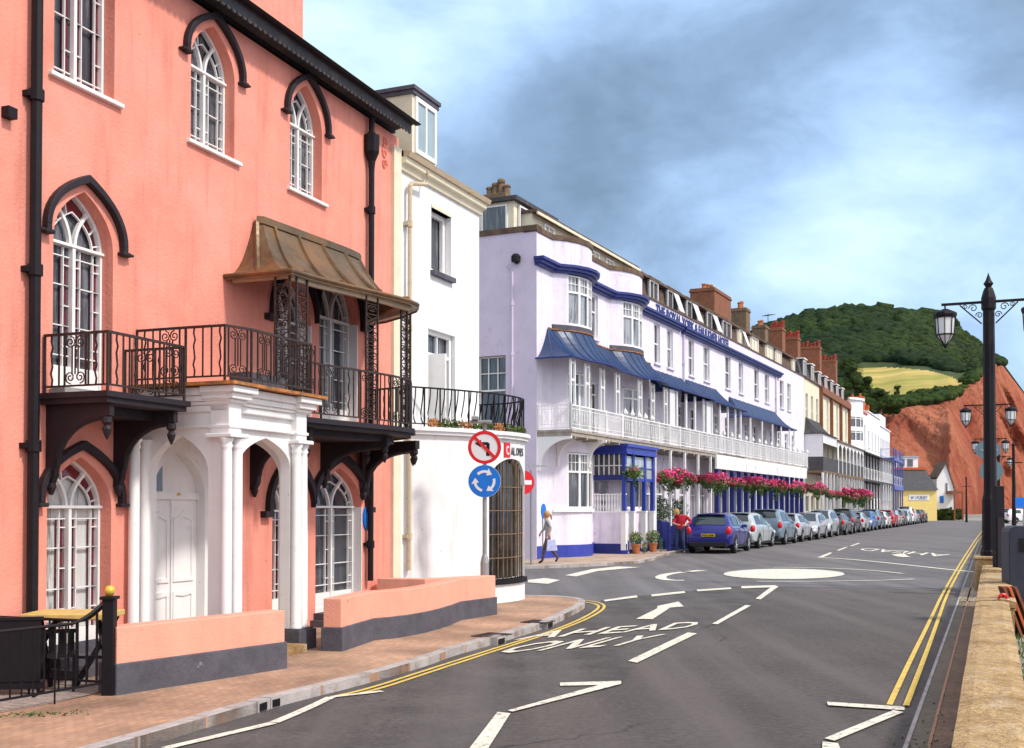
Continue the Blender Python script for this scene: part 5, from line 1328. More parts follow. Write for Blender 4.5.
# hotel pavement
hk = [gp(*q) for q in ((400, 571), (530, 569), (574, 567.5), (600, 566.3), (618, 565), (646.7, 563), (673.5, 559.5))]
cu = Vector((math.sin(R(24.2)), math.cos(R(24.2)), 0)); cn_ = Vector((cu.y, -cu.x, 0))
car0 = Vector((9.35, 48.0, 0))
kn = car0-cn_*2.05
hk2 = hk[:-1]+[kn-cu*2.0, kn+cu*1.0, kn+cu*60, kn+cu*118]
hkp = smooth_path(hk2, 1)
pav2 = [(p.x, p.y) for p in hkp]+[(40, 175), (-20, 60), (-20, 42)]
mm = MB(); mm.slab(pav2, -.02, .10); pv = mm.build('pavement', 'paving2', None); pv['kind'] = 'structure'
kerb_line(hkp, .14, .107, m_='kerbstone')
# far end paving across the road
ee = sheet('pavement', [tuple(wl(173, 30)), tuple(wl(173, -40)), tuple(wl(215, -60)), tuple(wl(215, 30))], .03, 'promenade')
# channel strips beside the seawall
ax_ = lambda o0, o1, s0=-20, s1=160: [tuple(wl(s0, o0)), tuple(wl(s0, o1)), tuple(wl(s1, o1)), tuple(wl(s1, o0))]
offs = lambda px, py: (Vector(gp(px, py).xy)-S0).dot(N2)
oP, oR = (offs(924, 697)+offs(956.7, 606))/2, (offs(932, 746)+offs(965, 606))/2
print('offsets', oP, oR, offs(924, 697), offs(956.7, 606), offs(903, 708), offs(947, 593))
mat('channeledge', (.40, .22, .14), .85, .2, 6)
sheet('road', ax_(oP, oR), .008, 'channel'); sheet('road', ax_(oR, .0), .008, 'channel2')
st = MB(); st.strip([tuple(wl(-20, oP)), tuple(wl(160, oP))], .035, -.02, .018); o = MB(); o.strip([tuple(wl(-20, oR)), tuple(wl(160, oR))], .025, -.02, .016); o = o.build('kerb', 'channeledge', None); o['kind'] = 'structure'
o = st.build('kerb', 'kerbstone', None); o['kind'] = 'structure'
patch = sheet('road', [tuple(gp(*q).xy) for q in ((963, 588), (979, 588), (976, 602), (957, 602))], .016, 'paving2')
# ============================================================ ROAD MARKINGS
def mark_poly(pts, m_='paintwhite', z=.016, name='road_marking'):
    o = sheet(name, [tuple(gp(px, py).xy) for px, py in pts], z, m_); return o
def mark_line(pts, w, m_='paintwhite', z=.016, name='road_marking', world=False):
    P = [Vector(gp(*p).xy) for p in pts] if not world else [Vector(p) for p in pts]
    if len(P) > 2: P = smooth_path(P, 2)
    m = MB(); le = []; ri = []
    for i, p in enumerate(P):
        t = (P[min(i+1, len(P)-1)]-P[max(i-1, 0)]).normalized(); n_ = Vector((-t.y, t.x))*w/2; le.append(p+n_); ri.append(p-n_)
    vs = [(q.x, q.y, z) for q in le]+[(q.x, q.y, z) for q in ri]; n = len(P)
    m.add(vs, [(i, n+i, n+i+1, i+1) for i in range(n-1)])
    o = m.build(name, m_, None, norm=False)
    for p in o.data.polygons:
        if p.normal.z < 0: p.flip()
    o['kind'] = 'structure'; return o
for q in ([(628, 662), (637, 664), (697, 634.5), (688, 633.3)], [(712, 624.7), (717.5, 625.2), (751, 606.3), (745.5, 605.8)],
          [(755.6, 599.3), (760.5, 600.2), (778.5, 587.2), (774.5, 585.8), (741, 586.8), (741.5, 589), (770.5, 588)],
          [(603.3, 600.7), (605, 602.2), (637.8, 598), (636.5, 596)], [(651, 595.3), (652, 597.2), (685.5, 593.5), (684, 591.7)], [(696.5, 590.3), (697.5, 592), (731.6, 589.6), (730.5, 588)],
          [(507.5, 712), (512.5, 713.2), (621.5, 685.2), (621, 682.2), (560, 684), (560, 687.2), (599, 686.3)],
          [(468, 752), (487, 752), (510.5, 714.8), (497.5, 713.5)],
          [(827, 703.2), (828, 706.8), (904.6, 711.8), (904.6, 708.3)], [(824.5, 740), (834.5, 742.5), (904, 713.5), (893, 711.8)], [(822.5, 743.5), (838, 745), (841, 752), (822, 752)],
          [(636, 619.7), (652.5, 620), (670.5, 608.3), (684, 607.3), (678.5, 602.3), (657.5, 606.7), (657, 609.3)],
          [(565, 575.8), (576, 577), (598, 571.5), (640, 567.6), (618, 566.9), (592, 569.6)], [(528, 580.5), (528, 583), (548, 584.5), (560, 580.6), (545, 578.6)],
          [(818, 557.5), (822, 558.2), (832.5, 553.3), (830, 552.8)], [(836.5, 550.7), (839, 551), (848, 547.4), (845.5, 547.2)], [(850, 546.2), (852, 546.5), (860.5, 543.4), (858, 543.2)]):
    mark_poly(q)
mark_line([(165, 750), (273, 724.5)], .10); mark_line([(274, 724), (305, 711), (331, 698.5)], .10); mark_line([(331, 698.3), (382, 692.5)], .09)
mark_line([(774, 567.6), (830, 568.5), (870, 570.5), (903, 574)], .16); mark_line([(757, 581.8), (800, 582), (880, 581), (914, 579.5)], .14)
mark_line([(818, 557.8), (850, 559.5), (900, 564.5), (940, 569), (976, 572.6)], .22)
mark_line([(702, 570.8), (684, 572.5)], .35); mark_line([(688, 572), (670, 574), (661, 576.5), (660.5, 578.6), (668, 580.7), (684, 580.9)], .3)
mark_poly([(784+60.5*math.cos(a), 574.4+5.1*math.sin(a)) for a in [2*math.pi*i/48 for i in range(48)]])
for side_, off in ((0, 0), (1, 0)):
    if side_ == 0: q = [(527, 599.8), (579.5, 602), (597, 604.5), (600, 608.5), (581, 620), (544, 634.5), (516, 642.5), (470, 657), (420, 673), (366, 690.5), (333, 697.5)]
    else: q = [(527, 598.2), (581, 600.2), (601.5, 603), (606, 608.5), (588, 619.5), (552, 633.5), (520, 643.5), (474, 658.5), (424, 675), (376, 691), (345, 697)]
    mark_line(q, .055, 'paintyellow', z=.012)
mark_line([(889.4, 706.6), (911, 660), (929, 623.7), (943, 593), (962.6, 559.6), (977, 537.5), (983.5, 530)], .058, 'paintyellow', z=.020)
mark_line([(906, 707.5), (923, 663), (935, 629.8), (947.5, 593), (965.8, 560.2), (980, 538), (987, 530.3)], .058, 'paintyellow', z=.020)
def road_text(body, bl, br, tl, z=.018, bold=.012, rev=False):
    me = text_mesh(body, 1.0, 'paintwhite', ext=0, bold=bold)
    xs = [v.co.x for v in me.vertices]; ys = [v.co.y for v in me.vertices]; x0, x1, y0, y1 = min(xs), max(xs), min(ys), max(ys)
    O = gp(*bl); X = gp(*br)-O; Y = gp(*tl)-O
    for v in me.vertices:
        a = (v.co.x-x0)/(x1-x0); b = (v.co.y-y0)/(y1-y0); p = O+X*a+Y*b; v.co = (p.x, p.y, z)
    me.name = 'road_lettering'; o = bpy.data.objects.new('road_lettering', me); link(o); o['kind'] = 'structure'
    for p in me.polygons:
        if p.normal.z < 0: p.flip()
    return o
road_text('AHEAD', (514, 641), (690, 629), (541, 632.5)); road_text('ONLY', (487, 655.5), (632, 646), (537, 643))
road_text('AHEAD', (951, 554.8), (866, 548.3), (945, 557.5))
mark_poly([(891, 555), (900, 554.2), (902, 552.3), (908, 556.5), (911, 557.3), (902, 557.5), (896, 556.6)], z=.018)
# repaired patches, drains
for px, py, w, label in ((492, 635.5, .5, 'rusty drain grating set in the brick pavement near the corner'), (538, 622, .45, 'second drain grating in the brick pavement, nearer the street corner')):
    p = gp(px, py, .1); r = tag(empty('drain_grating', (p.x, p.y, .101), R(62)), label, 'drain')
    m = MB(); m.box(-w/2, w/2, -.2, -.17, 0, .012); m.box(-w/2, w/2, .17, .2, 0, .012); m.box(-w/2, -w/2+.03, -.17, .17, 0, .012); m.box(w/2-.03, w/2, -.17, .17, 0, .012); m.build('frame', 'iron', r)
    m = MB(); 
    for i in range(8): x = -w/2+.06+i*(w-.12)/7; m.box(x-.014, x+.014, -.17, .17, .0, .009)
    m.build('grating', 'iron', r)
for a, b_ in (((258, 713), (266, 710.5)), ((271, 709), (279, 706.8)), ((497, 645.5), (504, 643.5)), ((547, 629), (552, 627))):
    pa, pb = gp(*a), gp(*b_); t = (pb-pa).normalized(); n_ = Vector((-t.y, t.x, 0))
    r = tag(empty('kerb_inlet', (pa.x, pa.y, .0), math.atan2(t.y, t.x)), {258: 'leftmost dark drain inlet in the kerb before the peach wall', 271: 'dark drain inlet in the kerb just right of its twin', 497: 'drain inlet in the kerb beside the ONLY lettering', 547: 'drain inlet in the kerb nearest the corner bend'}[a[0]], 'drain')
    l = (pb-pa).length; m = MB(); m.box(0, l, -.012, .12, .015, .085); m.build('inlet_mouth', 'black', r)
    m = MB(); m.box(-.02, 0, -.015, .13, 0, .112); m.box(l, l+.02, -.015, .13, 0, .112); m.box(0, l, -.015, .13, .085, .112); m.build('frame', 'kerbstone', r)
# ============================================================ SEAWALL
def seawall(s0, s1, z, th, label, m_='limestone', caps=True):
    a = wl(s0, 0); r = tag(empty('sea_wall', (a.x, a.y, 0), math.atan2(U2.y, U2.x)), label, 'wall')
    l = s1-s0; m = MB(); m.box(0, l, -th+.02, -.02, -.1, z-.1); m.build('wall_base', 'limestone', r)
    m = MB(); n = max(1, int(l/1.9))
    vs = []; fs = []
    nx = int(l/.16); ny = 5
    for i in range(nx+1):
        for j in range(ny+1):
            x = l*i/nx; y = -th*j/ny; e = noise.noise(Vector((x*.8+s0, y*2, 0)))*.014+noise.noise(Vector((x*4+s0, y*5, 3)))*.008
            jn = min(1, abs((x+.4) % 1.9)/.05); e -= .02*(1-jn)
            ed = .02 if j in (0, ny) else 0
            vs.append((x, y, z+e-ed))
    for i in range(nx):
        for j in range(ny): q = i*(ny+1)+j; fs.append((q, q+ny+1, q+ny+2, q+1))
    b0 = len(vs)
    for i in range(nx+1):
        vs.append((l*i/nx, .0+noise.noise(Vector((i*.5, s0, 5)))*.015, z-.14)); 
    for i in range(nx): q = i*(ny+1); fs.append((q, b0+i, b0+i+1, q+ny+1))
    b1 = len(vs)
    for i in range(nx+1): vs.append((l*i/nx, -th, z-.14))
    for i in range(nx): q = i*(ny+1)+ny; fs.append((q, q+ny+1, b1+i+1, b1+i))
    fs.append(tuple([j for j in range(ny+1)]+[b1, b0])); fs.append(tuple([nx*(ny+1)+j for j in range(ny+1)][::-1]+[b0+nx, b1+nx]))
    m.add(vs, fs); m.build('coping', 'limestone', r, norm=True)
    return r
def s_for(px, py, z=.65, o=0):
    p = gp(px, py, z); return (Vector(p.xy)-S0).dot(U2)
sB1 = s_for(970, 600); sB2 = s_for(980, 573)
seawall(-8, sB1, .65, .41, 'long weathered limestone sea wall coping in the right foreground')
seawall(sB1+.03, sB2, .66, .5, 'squared limestone sea wall block just before the lamp post')
seawall(sB2+2.2, 150, .62, .4, 'low sea wall running on beyond the nearest lamp post')
prom = sheet('promenade', [tuple(wl(-20, .5)), tuple(wl(170, .42)), tuple(wl(170, 14)), tuple(wl(-20, 14))], .12, 'promenade')
mg = MB(); rnd = random.Random(3)
for i in range(700):
    s = rnd.choice([rnd.gauss(2.6, 1.1), rnd.uniform(-2, 14)]); p = wl(s, .5+abs(rnd.gauss(0, .05))); h = rnd.uniform(.03, .10); a = rnd.uniform(0, 6.3)
    mg.add([(p.x-.01*math.cos(a), p.y-.01*math.sin(a), .12), (p.x+.01*math.cos(a), p.y+.01*math.sin(a), .12), (p.x+rnd.gauss(0, .02), p.y+rnd.gauss(0, .02), .12+h)], [(0, 1, 2)])
for i in range(260):
    s = rnd.gauss(2.0, 1.4) if rnd.random() < .5 else rnd.gauss(19, 1); p = wl(s, -.3+rnd.gauss(0, .1)); h = rnd.uniform(.01, .03)
    mg.add([(p.x-.01, p.y, .01), (p.x+.01, p.y, .01), (p.x+rnd.gauss(0, .02), p.y+rnd.gauss(0, .02), .01+h)], [(0, 1, 2)])
q = gp(14, 716, .1)
for i in range(90):
    x = q.x+rnd.gauss(.1, .25); y = q.y+rnd.gauss(0, .06)+.1*(x-q.x)*3; mg.add([(x-.01, y, .1), (x+.01, y, .1), (x+rnd.gauss(0, .02), y+rnd.gauss(0, .02), .1+rnd.uniform(.01, .025))], [(0, 1, 2)])
o = mg.build('grass', 'leaf', None, norm=False); o['kind'] = 'stuff'
# ============================================================ STREET LAMPS
def lamp(px, Y, zb, label, arms=True, name='street_lamp', sc_=1.0, lanterns=True):
    p = at(px, 520, Y); r = tag(empty(name, (p.x, Y, zb), math.atan2(U2.y, U2.x)-R(90)), label, 'street lamp', 'street lamps along the sea wall')
    m = MB(); m.lathe([(.22, 0), (.22, .1), (.19, .14), (.175, 1.3), (.15, 1.4), (.14, 1.5), (.125, 5.65), (.16, 5.7), (.16, 5.95), (.12, 6.1), (.09, 6.18), (.06, 6.2), (.11, 6.28), (.06, 6.36), (.0, 6.54)], (0, 0, 0), 8)
    m.build('post', 'black', r)
    if arms:
        m = MB(); za = 5.86; m.bar((-1.02, 0, za), (1.02, 0, za), .04); 
        for s in (-1, 1):
            m.bar((s*.94, 0, za), (s*.94, 0, za-.14), .025); m.bar((s*.15, 0, za-.5), (s*.62, 0, za-.04), .02)
            spiral(m, (s*.33, 0, za-.13), .1, 1.3, 0, (s, 0, 0), (0, 0, 1), .014, 12); spiral(m, (s*.2, 0, za-.3), .08, 1.3, 0, (s, 0, 0), (0, 0, 1), .014, 12); spiral(m, (s*.5, 0, za-.09), .06, 1.2, 0, (s, 0, 0), (0, 0, 1), .012, 10)
        m.build('arm', 'black', r)
        for s in (-1, 1):
            c = (s*.94, 0, za-.16)
            m = MB(); m.lathe([(.05, .06), (.1, .04), (.25, -.03), (.265, -.08), (.24, -.16), (.22, -.16), (.2, -.1)], c, 8)
            for k in range(8):
                a = 2*math.pi*k/8; ca, sa = math.cos(a), math.sin(a)
                m.tube([(c[0]+.225*ca, sa*.225, c[2]-.14), (c[0]+.2*ca, sa*.2, c[2]-.55), (c[0]+.03*ca, sa*.03, c[2]-.80)], .014, 4)
            for rr, z in ((.2, -.55),): m.lathe([(rr+.005, z-.015), (rr+.012, z+.015)], c, 8)
            m.lathe([(.035, -.78), (.04, -.83), (.0, -.88)], c, 8)
            ln = m.build('lantern', 'black', r)
            m = MB(); m.lathe([(.215, -.15), (.19, -.55), (.025, -.79)], c, 8); m.build('lantern_glass', 'lampglass', ln)
    return r
m_ = bpy.data.materials.new('lampglass'); m_.use_nodes = True; b_ = m_.node_tree.nodes['Principled BSDF']; b_.inputs['Base Color'].default_value = (.75, .76, .76, 1); b_.inputs['Roughness'].default_value = .2; b_.inputs['Transmission Weight'].default_value = .1; M['lampglass'] = m_
lamp(990.5, 26, .8, 'nearest tall black twin-lantern street lamp standing on the sea wall')
lamp(989, 51, .7, 'second black twin-lantern street lamp, its lanterns half hidden behind the nearest post')
lamp(991, 76, .7, 'third black twin-lantern lamp, smaller, beyond the two round sign backs')
lamp(999, 102, .7, 'farthest small twin-lantern lamp against the foot of the red cliff')
for px, Y, h, lb in ((966.5, 150, 5.8, 'thin dark pole against the cliff left of the lamp post'), (1014, 75, 6.0, 'thin dark pole against the cliff at the right edge')):
    p = at(px, 515, Y); r = tag(empty('pole', (p.x, Y, 0)), lb, 'pole'); m = MB(); m.lathe([(.2, 0), (.16, .3), (.12, h*.5), (.09, h), (.14, h+.1), (.0, h+.3)], (0, 0, 0), 8); m.build('post', 'black', r)
    m = MB(); m.bar((-.6, 0, h*.82), (.6, 0, h*.82), .05); m.build('arm', 'black', r)
# stone pier under the nearest lamp
p = at(990, 520, 26); r = tag(empty('lamp_pier', (p.x, 26, 0), math.atan2(U2.y, U2.x)), 'squat orange stone pier carrying the nearest street lamp', 'pier')
m = MB(); m.box(-.6, .5, -.33, .33, -.05, .74); m.build('pier_block', 'limestone', r, bev=.03); m = MB(); m.box(-.64, .54, -.36, .36, .74, .8); m.build('cap', 'limestone', r, bev=.02)
# bollard
p = gp(985, 573, .1); r = tag(empty('bollard', (p.x, p.y, 0)), 'short dark bollard at the road edge before the lamp pier', 'bollard')
m = MB(); m.lathe([(.1, 0), (.1, .1), (.075, .15), (.07, .7), (.1, .73), (.1, .78), (.06, .82), (.09, .9), (.0, 1.0)], (0, 0, 0), 10); m.build('post', 'black', r)
m = MB(); m.lathe([(.074, .6), (.074, .66)], (0, 0, 0), 10); m.build('collar', 'galv', r)
# round sign backs behind the lamp
p = at(992, 520, 30.5); r = tag(empty('road_sign', (p.x, 30.5, 0), R(-12)), 'two grey-blue sign backs, one above the other, behind the nearest lamp post', 'road sign')
za = at(992, 450, 30.5).z; zb = at(992, 471, 30.5).z; 
m = MB(); m.lathe([(.05, 0), (.05, za+.2)], (0, 0, 0), 8); m.build('post', 'galv', r)
m = MB(); 
m.prism([(-.1+.34*math.cos(a)-.0, za+.27*math.sin(a)) for a in [2*math.pi*(i+.5)/8 for i in range(8)]], lambda a, b, h: (a, h, b), -.09, -.07); sb1 = m.build('upper_plate', 'signback', r)
m = MB(); m.box(-.3, .15, -.10, -.09, za-.02, za+.02); m.build('bracket', 'galv', sb1)
m = MB(); m.prism([(-.02+.3*math.cos(a), zb+.3*math.sin(a)) for a in [2*math.pi*i/24 for i in range(24)]], lambda a, b, h: (a, h, b), -.09, -.07); m.build('lower_plate', 'signback', r)
p = at(999, 560, 24.5); r = tag(empty('control_box', (p.x, 24.5, .1), 0), 'tall dark metal casing beside the foot of the nearest lamp post', 'cabinet')
# dark casing : slim
m = MB(); m.box(-.1, .09, -.1, .1, 0, at(999, 486, 24.5).z-.1); m.build('casing', 'black', r, bev=.01); m = MB(); m.box(-.07, .06, -.112, -.1, .5, 1.6); m.build('door', 'blackwood', r)
# dark cabinet at right edge
p = at(1009.5, 600, 18.5); r = tag(empty('litter_bin', (p.x, 18.5, .12), R(-12)), 'large dark slate-blue bin with rounded top at the right edge behind the sea wall', 'bin')
mat('slateblue', (.028, .032, .05), .45, .2, 5)
zt_ = at(1018, 526, 18.5).z-.12; m = MB()
m.prism([(0, .05), (.75, .05), (.75, zt_-.1), (.7, zt_-.02), (.6, zt_), (.1, zt_), (.03, zt_-.03), (0, zt_-.1)], lambda a, b, h: (a, h, b), 0, .6); m.build('shell', 'slateblue', r, bev=.015)
m = MB(); m.box(.15, .6, -.012, 0, zt_-.42, zt_-.2); m.build('slot', 'black', r); m = MB(); m.box(.02, .73, .02, .58, 0, .05); m.build('foot', 'black', r)
# leaning boards (folded A-board signs)
for i, (px, c) in enumerate(((1003, 'woodbrown'), (1008.5, 'roofred'), (1014.5, 'woodbrown'))):
    yb = 15.6+.28*i; pf = at(px+17, 632, yb); p = Vector((pf.x, yb, 0)); p2 = at(px, 588, yb)
    r = tag(empty('folded_board', (p.x, p.y, .12), R(-4)), ['red-brown folded board leaning on the sea wall, nearest the road', 'orange-edged folded board leaning, middle of the three', 'brown folded board leaning, rightmost of the three'][i], 'board', None)
    dx = p2.x-p.x; dz = p2.z-.12; m = MB(); m.add([(0, 0, 0), (.05, 0, 0), (.05+dx, 0, dz), (dx, 0, dz), (0, .16, 0), (.05, .16, 0), (.05+dx, .16, dz), (dx, .16, dz)], [(0, 1, 2, 3), (7, 6, 5, 4), (0, 4, 5, 1), (1, 5, 6, 2), (2, 6, 7, 3), (3, 7, 4, 0)]); m.build('panel', 'blackwood', r)
    m = MB()
    for y in (-.02, .18): m.tube([(.02, y, 0), (.02+dx, y, dz)], .022, 4)
    m.tube([(.02+dx, -.02, dz), (.02+dx, .18, dz)], .022, 4); m.build('frame', c, r)
p = at(1003, 601, 15.3); r = tag(empty('lifebuoy', (p.x, 15.3, p.z)), 'small red and white ring hanging beside the leaning boards', 'lifebuoy')
m = MB(); m.tube([(.06*math.cos(a), 0, .09*math.sin(a)) for a in [2*math.pi*i/16 for i in range(17)]], .022, 6); m.build('ring', 'signred', r)
m = MB(); m.tube([(.06*math.cos(a), 0, .09*math.sin(a)) for a in [R(-20), R(20)]], .025, 6); m.build('band', 'signwhite', r)
# ============================================================ TRAFFIC SIGNS
p = at(484.5, 560, 19.6); r = tag(empty('traffic_sign', (p.x, 19.6, .1), R(-2)), 'grey post with a no left turn sign above a blue mini roundabout sign', 'road sign')
zt1 = at(484, 447, 19.5).z-.1; zt2_ = at(484, 481, 19.5).z-.1
m = MB(); m.lathe([(.075, 0), (.075, .85), (.055, .95), (.038, 1.0), (.038, zt1+.45)], (0, .05, 0), 10); m.build('post', 'galv', r)
m = MB(); m.box(-.25, .12, -.06, .1, zt1+.42, zt1+.47); m.box(-.22, -.1, -.16, .02, zt1+.47, zt1+.53); m.build('sign_lamp', 'galv', r, bev=.01)
def disc(m, rr, zc, y0, y1, n=40, r_in=None, cx=0):
    ring = [(cx+rr*math.cos(2*math.pi*i/n), zc+rr*math.sin(2*math.pi*i/n)) for i in range(n)]
    hl = [[(cx+r_in*math.cos(2*math.pi*i/n), zc+r_in*math.sin(2*math.pi*i/n)) for i in range(n)][::-1]] if r_in else []
    m.prism(ring, lambda a, b, h: (a, h, b), y0, y1, hl)
RS = .285
m = MB(); disc(m, RS, zt1, -.01, 0.01); s1_ = m.build('upper_disc', 'signwhite', r)
m = MB(); disc(m, RS+.004, zt1, -.016, .008, 40, RS*.81)
a = R(-45); ux, uz = math.cos(a), math.sin(a); w = .026; L_ = RS*.83
m.prism([(-ux*L_-uz*w, zt1-uz*L_+ux*w), (ux*L_-uz*w, zt1+uz*L_+ux*w), (ux*L_+uz*w, zt1+uz*L_-ux*w), (-ux*L_+uz*w, zt1-uz*L_-ux*w)], lambda a, b, h: (a, h, b), -.020, -.014)
m.build('red_ring', 'signred', s1_)
m = MB(); A = [(.09, -.15), (.09, .06), (.06, .09), (-.06, .09), (-.06, .13), (-.17, .065), (-.06, 0), (-.06, .04), (.03, .04), (.03, -.15)]
m.prism([(x, zt1+z) for x, z in A], lambda a, b, h: (a, h, b), -.0132, -.0105); m.build('arrow', 'black', s1_)
m = MB(); disc(m, RS*.98, zt2_, -.01, .01); s2_ = m.build('lower_disc', 'signblue', r)
m = MB(); disc(m, RS*.995, zt2_, -.008, .008, 40, RS*.96); m.build('rim_band', 'signwhite', s2_)
m = MB()
for k in range(3):
    b0 = R(90-120*k+20); pts_o = []; pts_i = []
    for i in range(9):
        a = b0-R(62)*i/8+R(25); pts_o.append((.19*math.cos(a), zt2_+.19*math.sin(a))); pts_i.append((.145*math.cos(a), zt2_+.145*math.sin(a)))
    a = b0-R(62)+R(25); tip = a-R(32)
    pts = pts_o+[(.235*math.cos(a), zt2_+.235*math.sin(a)), (.172*math.cos(tip), zt2_+.172*math.sin(tip)), (.10*math.cos(a), zt2_+.10*math.sin(a))]+pts_i[::-1]
    m.prism(pts, lambda a, b, h: (a, h, b), -.0135, -.0105)
m.build('arrow', 'signwhite', s2_)
# no entry sign beyond the shop (partly hidden), on its post
p = at(532, 560, 36); r = tag(empty('traffic_sign', (p.x, 36, .1), R(25)), 'red no entry sign on a grey post, half hidden behind the white shop', 'road sign')
zc = at(531, 482.5, 36).z-.1
m = MB(); m.lathe([(.045, 0), (.045, zc+.4)], (0, .05, 0), 8); m.build('post', 'galv', r)
m = MB(); disc(m, .38, zc, -.01, .01, cx=-.30); dd_ = m.build('disc', 'signred', r); m = MB(); m.box(-.58, -.02, -.018, -.0105, zc-.07, zc+.07); m.build('white_bar', 'signwhite', dd_)
m = MB(); m.box(-.1, .6, .02, .06, zc+.5, zc+.56); m.build('arm', 'galv', r)
p = at(543.5, 512, 38.4); r = tag(empty('pavement_sign', (p.x, 38.4, .1), R(60)), 'small blue oval sign on a thin post by the hotel corner', 'road sign')
zc = at(543.5, 511, 38.4).z-.1; m = MB(); m.lathe([(.025, 0), (.025, zc)], (0, .03, 0), 6); m.build('post', 'galv', r); m = MB(); m.prism([(.18*math.cos(a), zc+.25*math.sin(a)) for a in [2*math.pi*i/20 for i in range(20)]], lambda a, b, h: (a, h, b), -.01, .01); m.build('plate', 'signblue', r)
# ============================================================ CARS
def car_profile(kind):
    if kind == 'hatch': return 4.25, .89, [(0, .42, .60, .62), (.03, .34, .82, .84), (.10, .28, .94, 1.0), (.3, .25, .96, 1.26), (.5, .24, .96, 1.40), (.9, .22, .95, 1.46), (1.6, .2, .94, 1.48), (2.2, .2, .92, 1.43), (2.7, .2, .90, 1.22), (3.1, .2, .90, .98), (3.5, .22, .82, .88), (3.95, .26, .68, .76), (4.18, .32, .56, .62), (4.25, .4, .48, .5)]
    if kind == 'estate': return 4.4, .90, [(0, .42, .60, .62), (.03, .34, .86, .9), (.08, .28, 1.0, 1.12), (.2, .25, 1.0, 1.42), (.4, .24, 1.0, 1.54), (.9, .22, .99, 1.58), (1.7, .2, .98, 1.59), (2.3, .2, .96, 1.53), (2.8, .2, .94, 1.30), (3.2, .2, .94, 1.03), (3.6, .22, .86, .92), (4.08, .26, .72, .8), (4.32, .32, .58, .64), (4.4, .4, .5, .52)]
    return 4.6, .95, [(0, .45, .7, .72), (.03, .38, 1.0, 1.05), (.06, .3, 1.12, 1.5), (.12, .28, 1.14, 1.8), (.3, .26, 1.14, 1.88), (1.2, .24, 1.12, 1.9), (2.2, .24, 1.1, 1.9), (2.7, .24, 1.08, 1.84), (3.2, .24, 1.06, 1.5), (3.55, .24, 1.04, 1.16), (3.9, .24, .96, 1.02), (4.3, .28, .8, .88), (4.52, .34, .62, .68), (4.6, .42, .54, .56)]
def lerp(a, b, t): return a+(b-a)*t
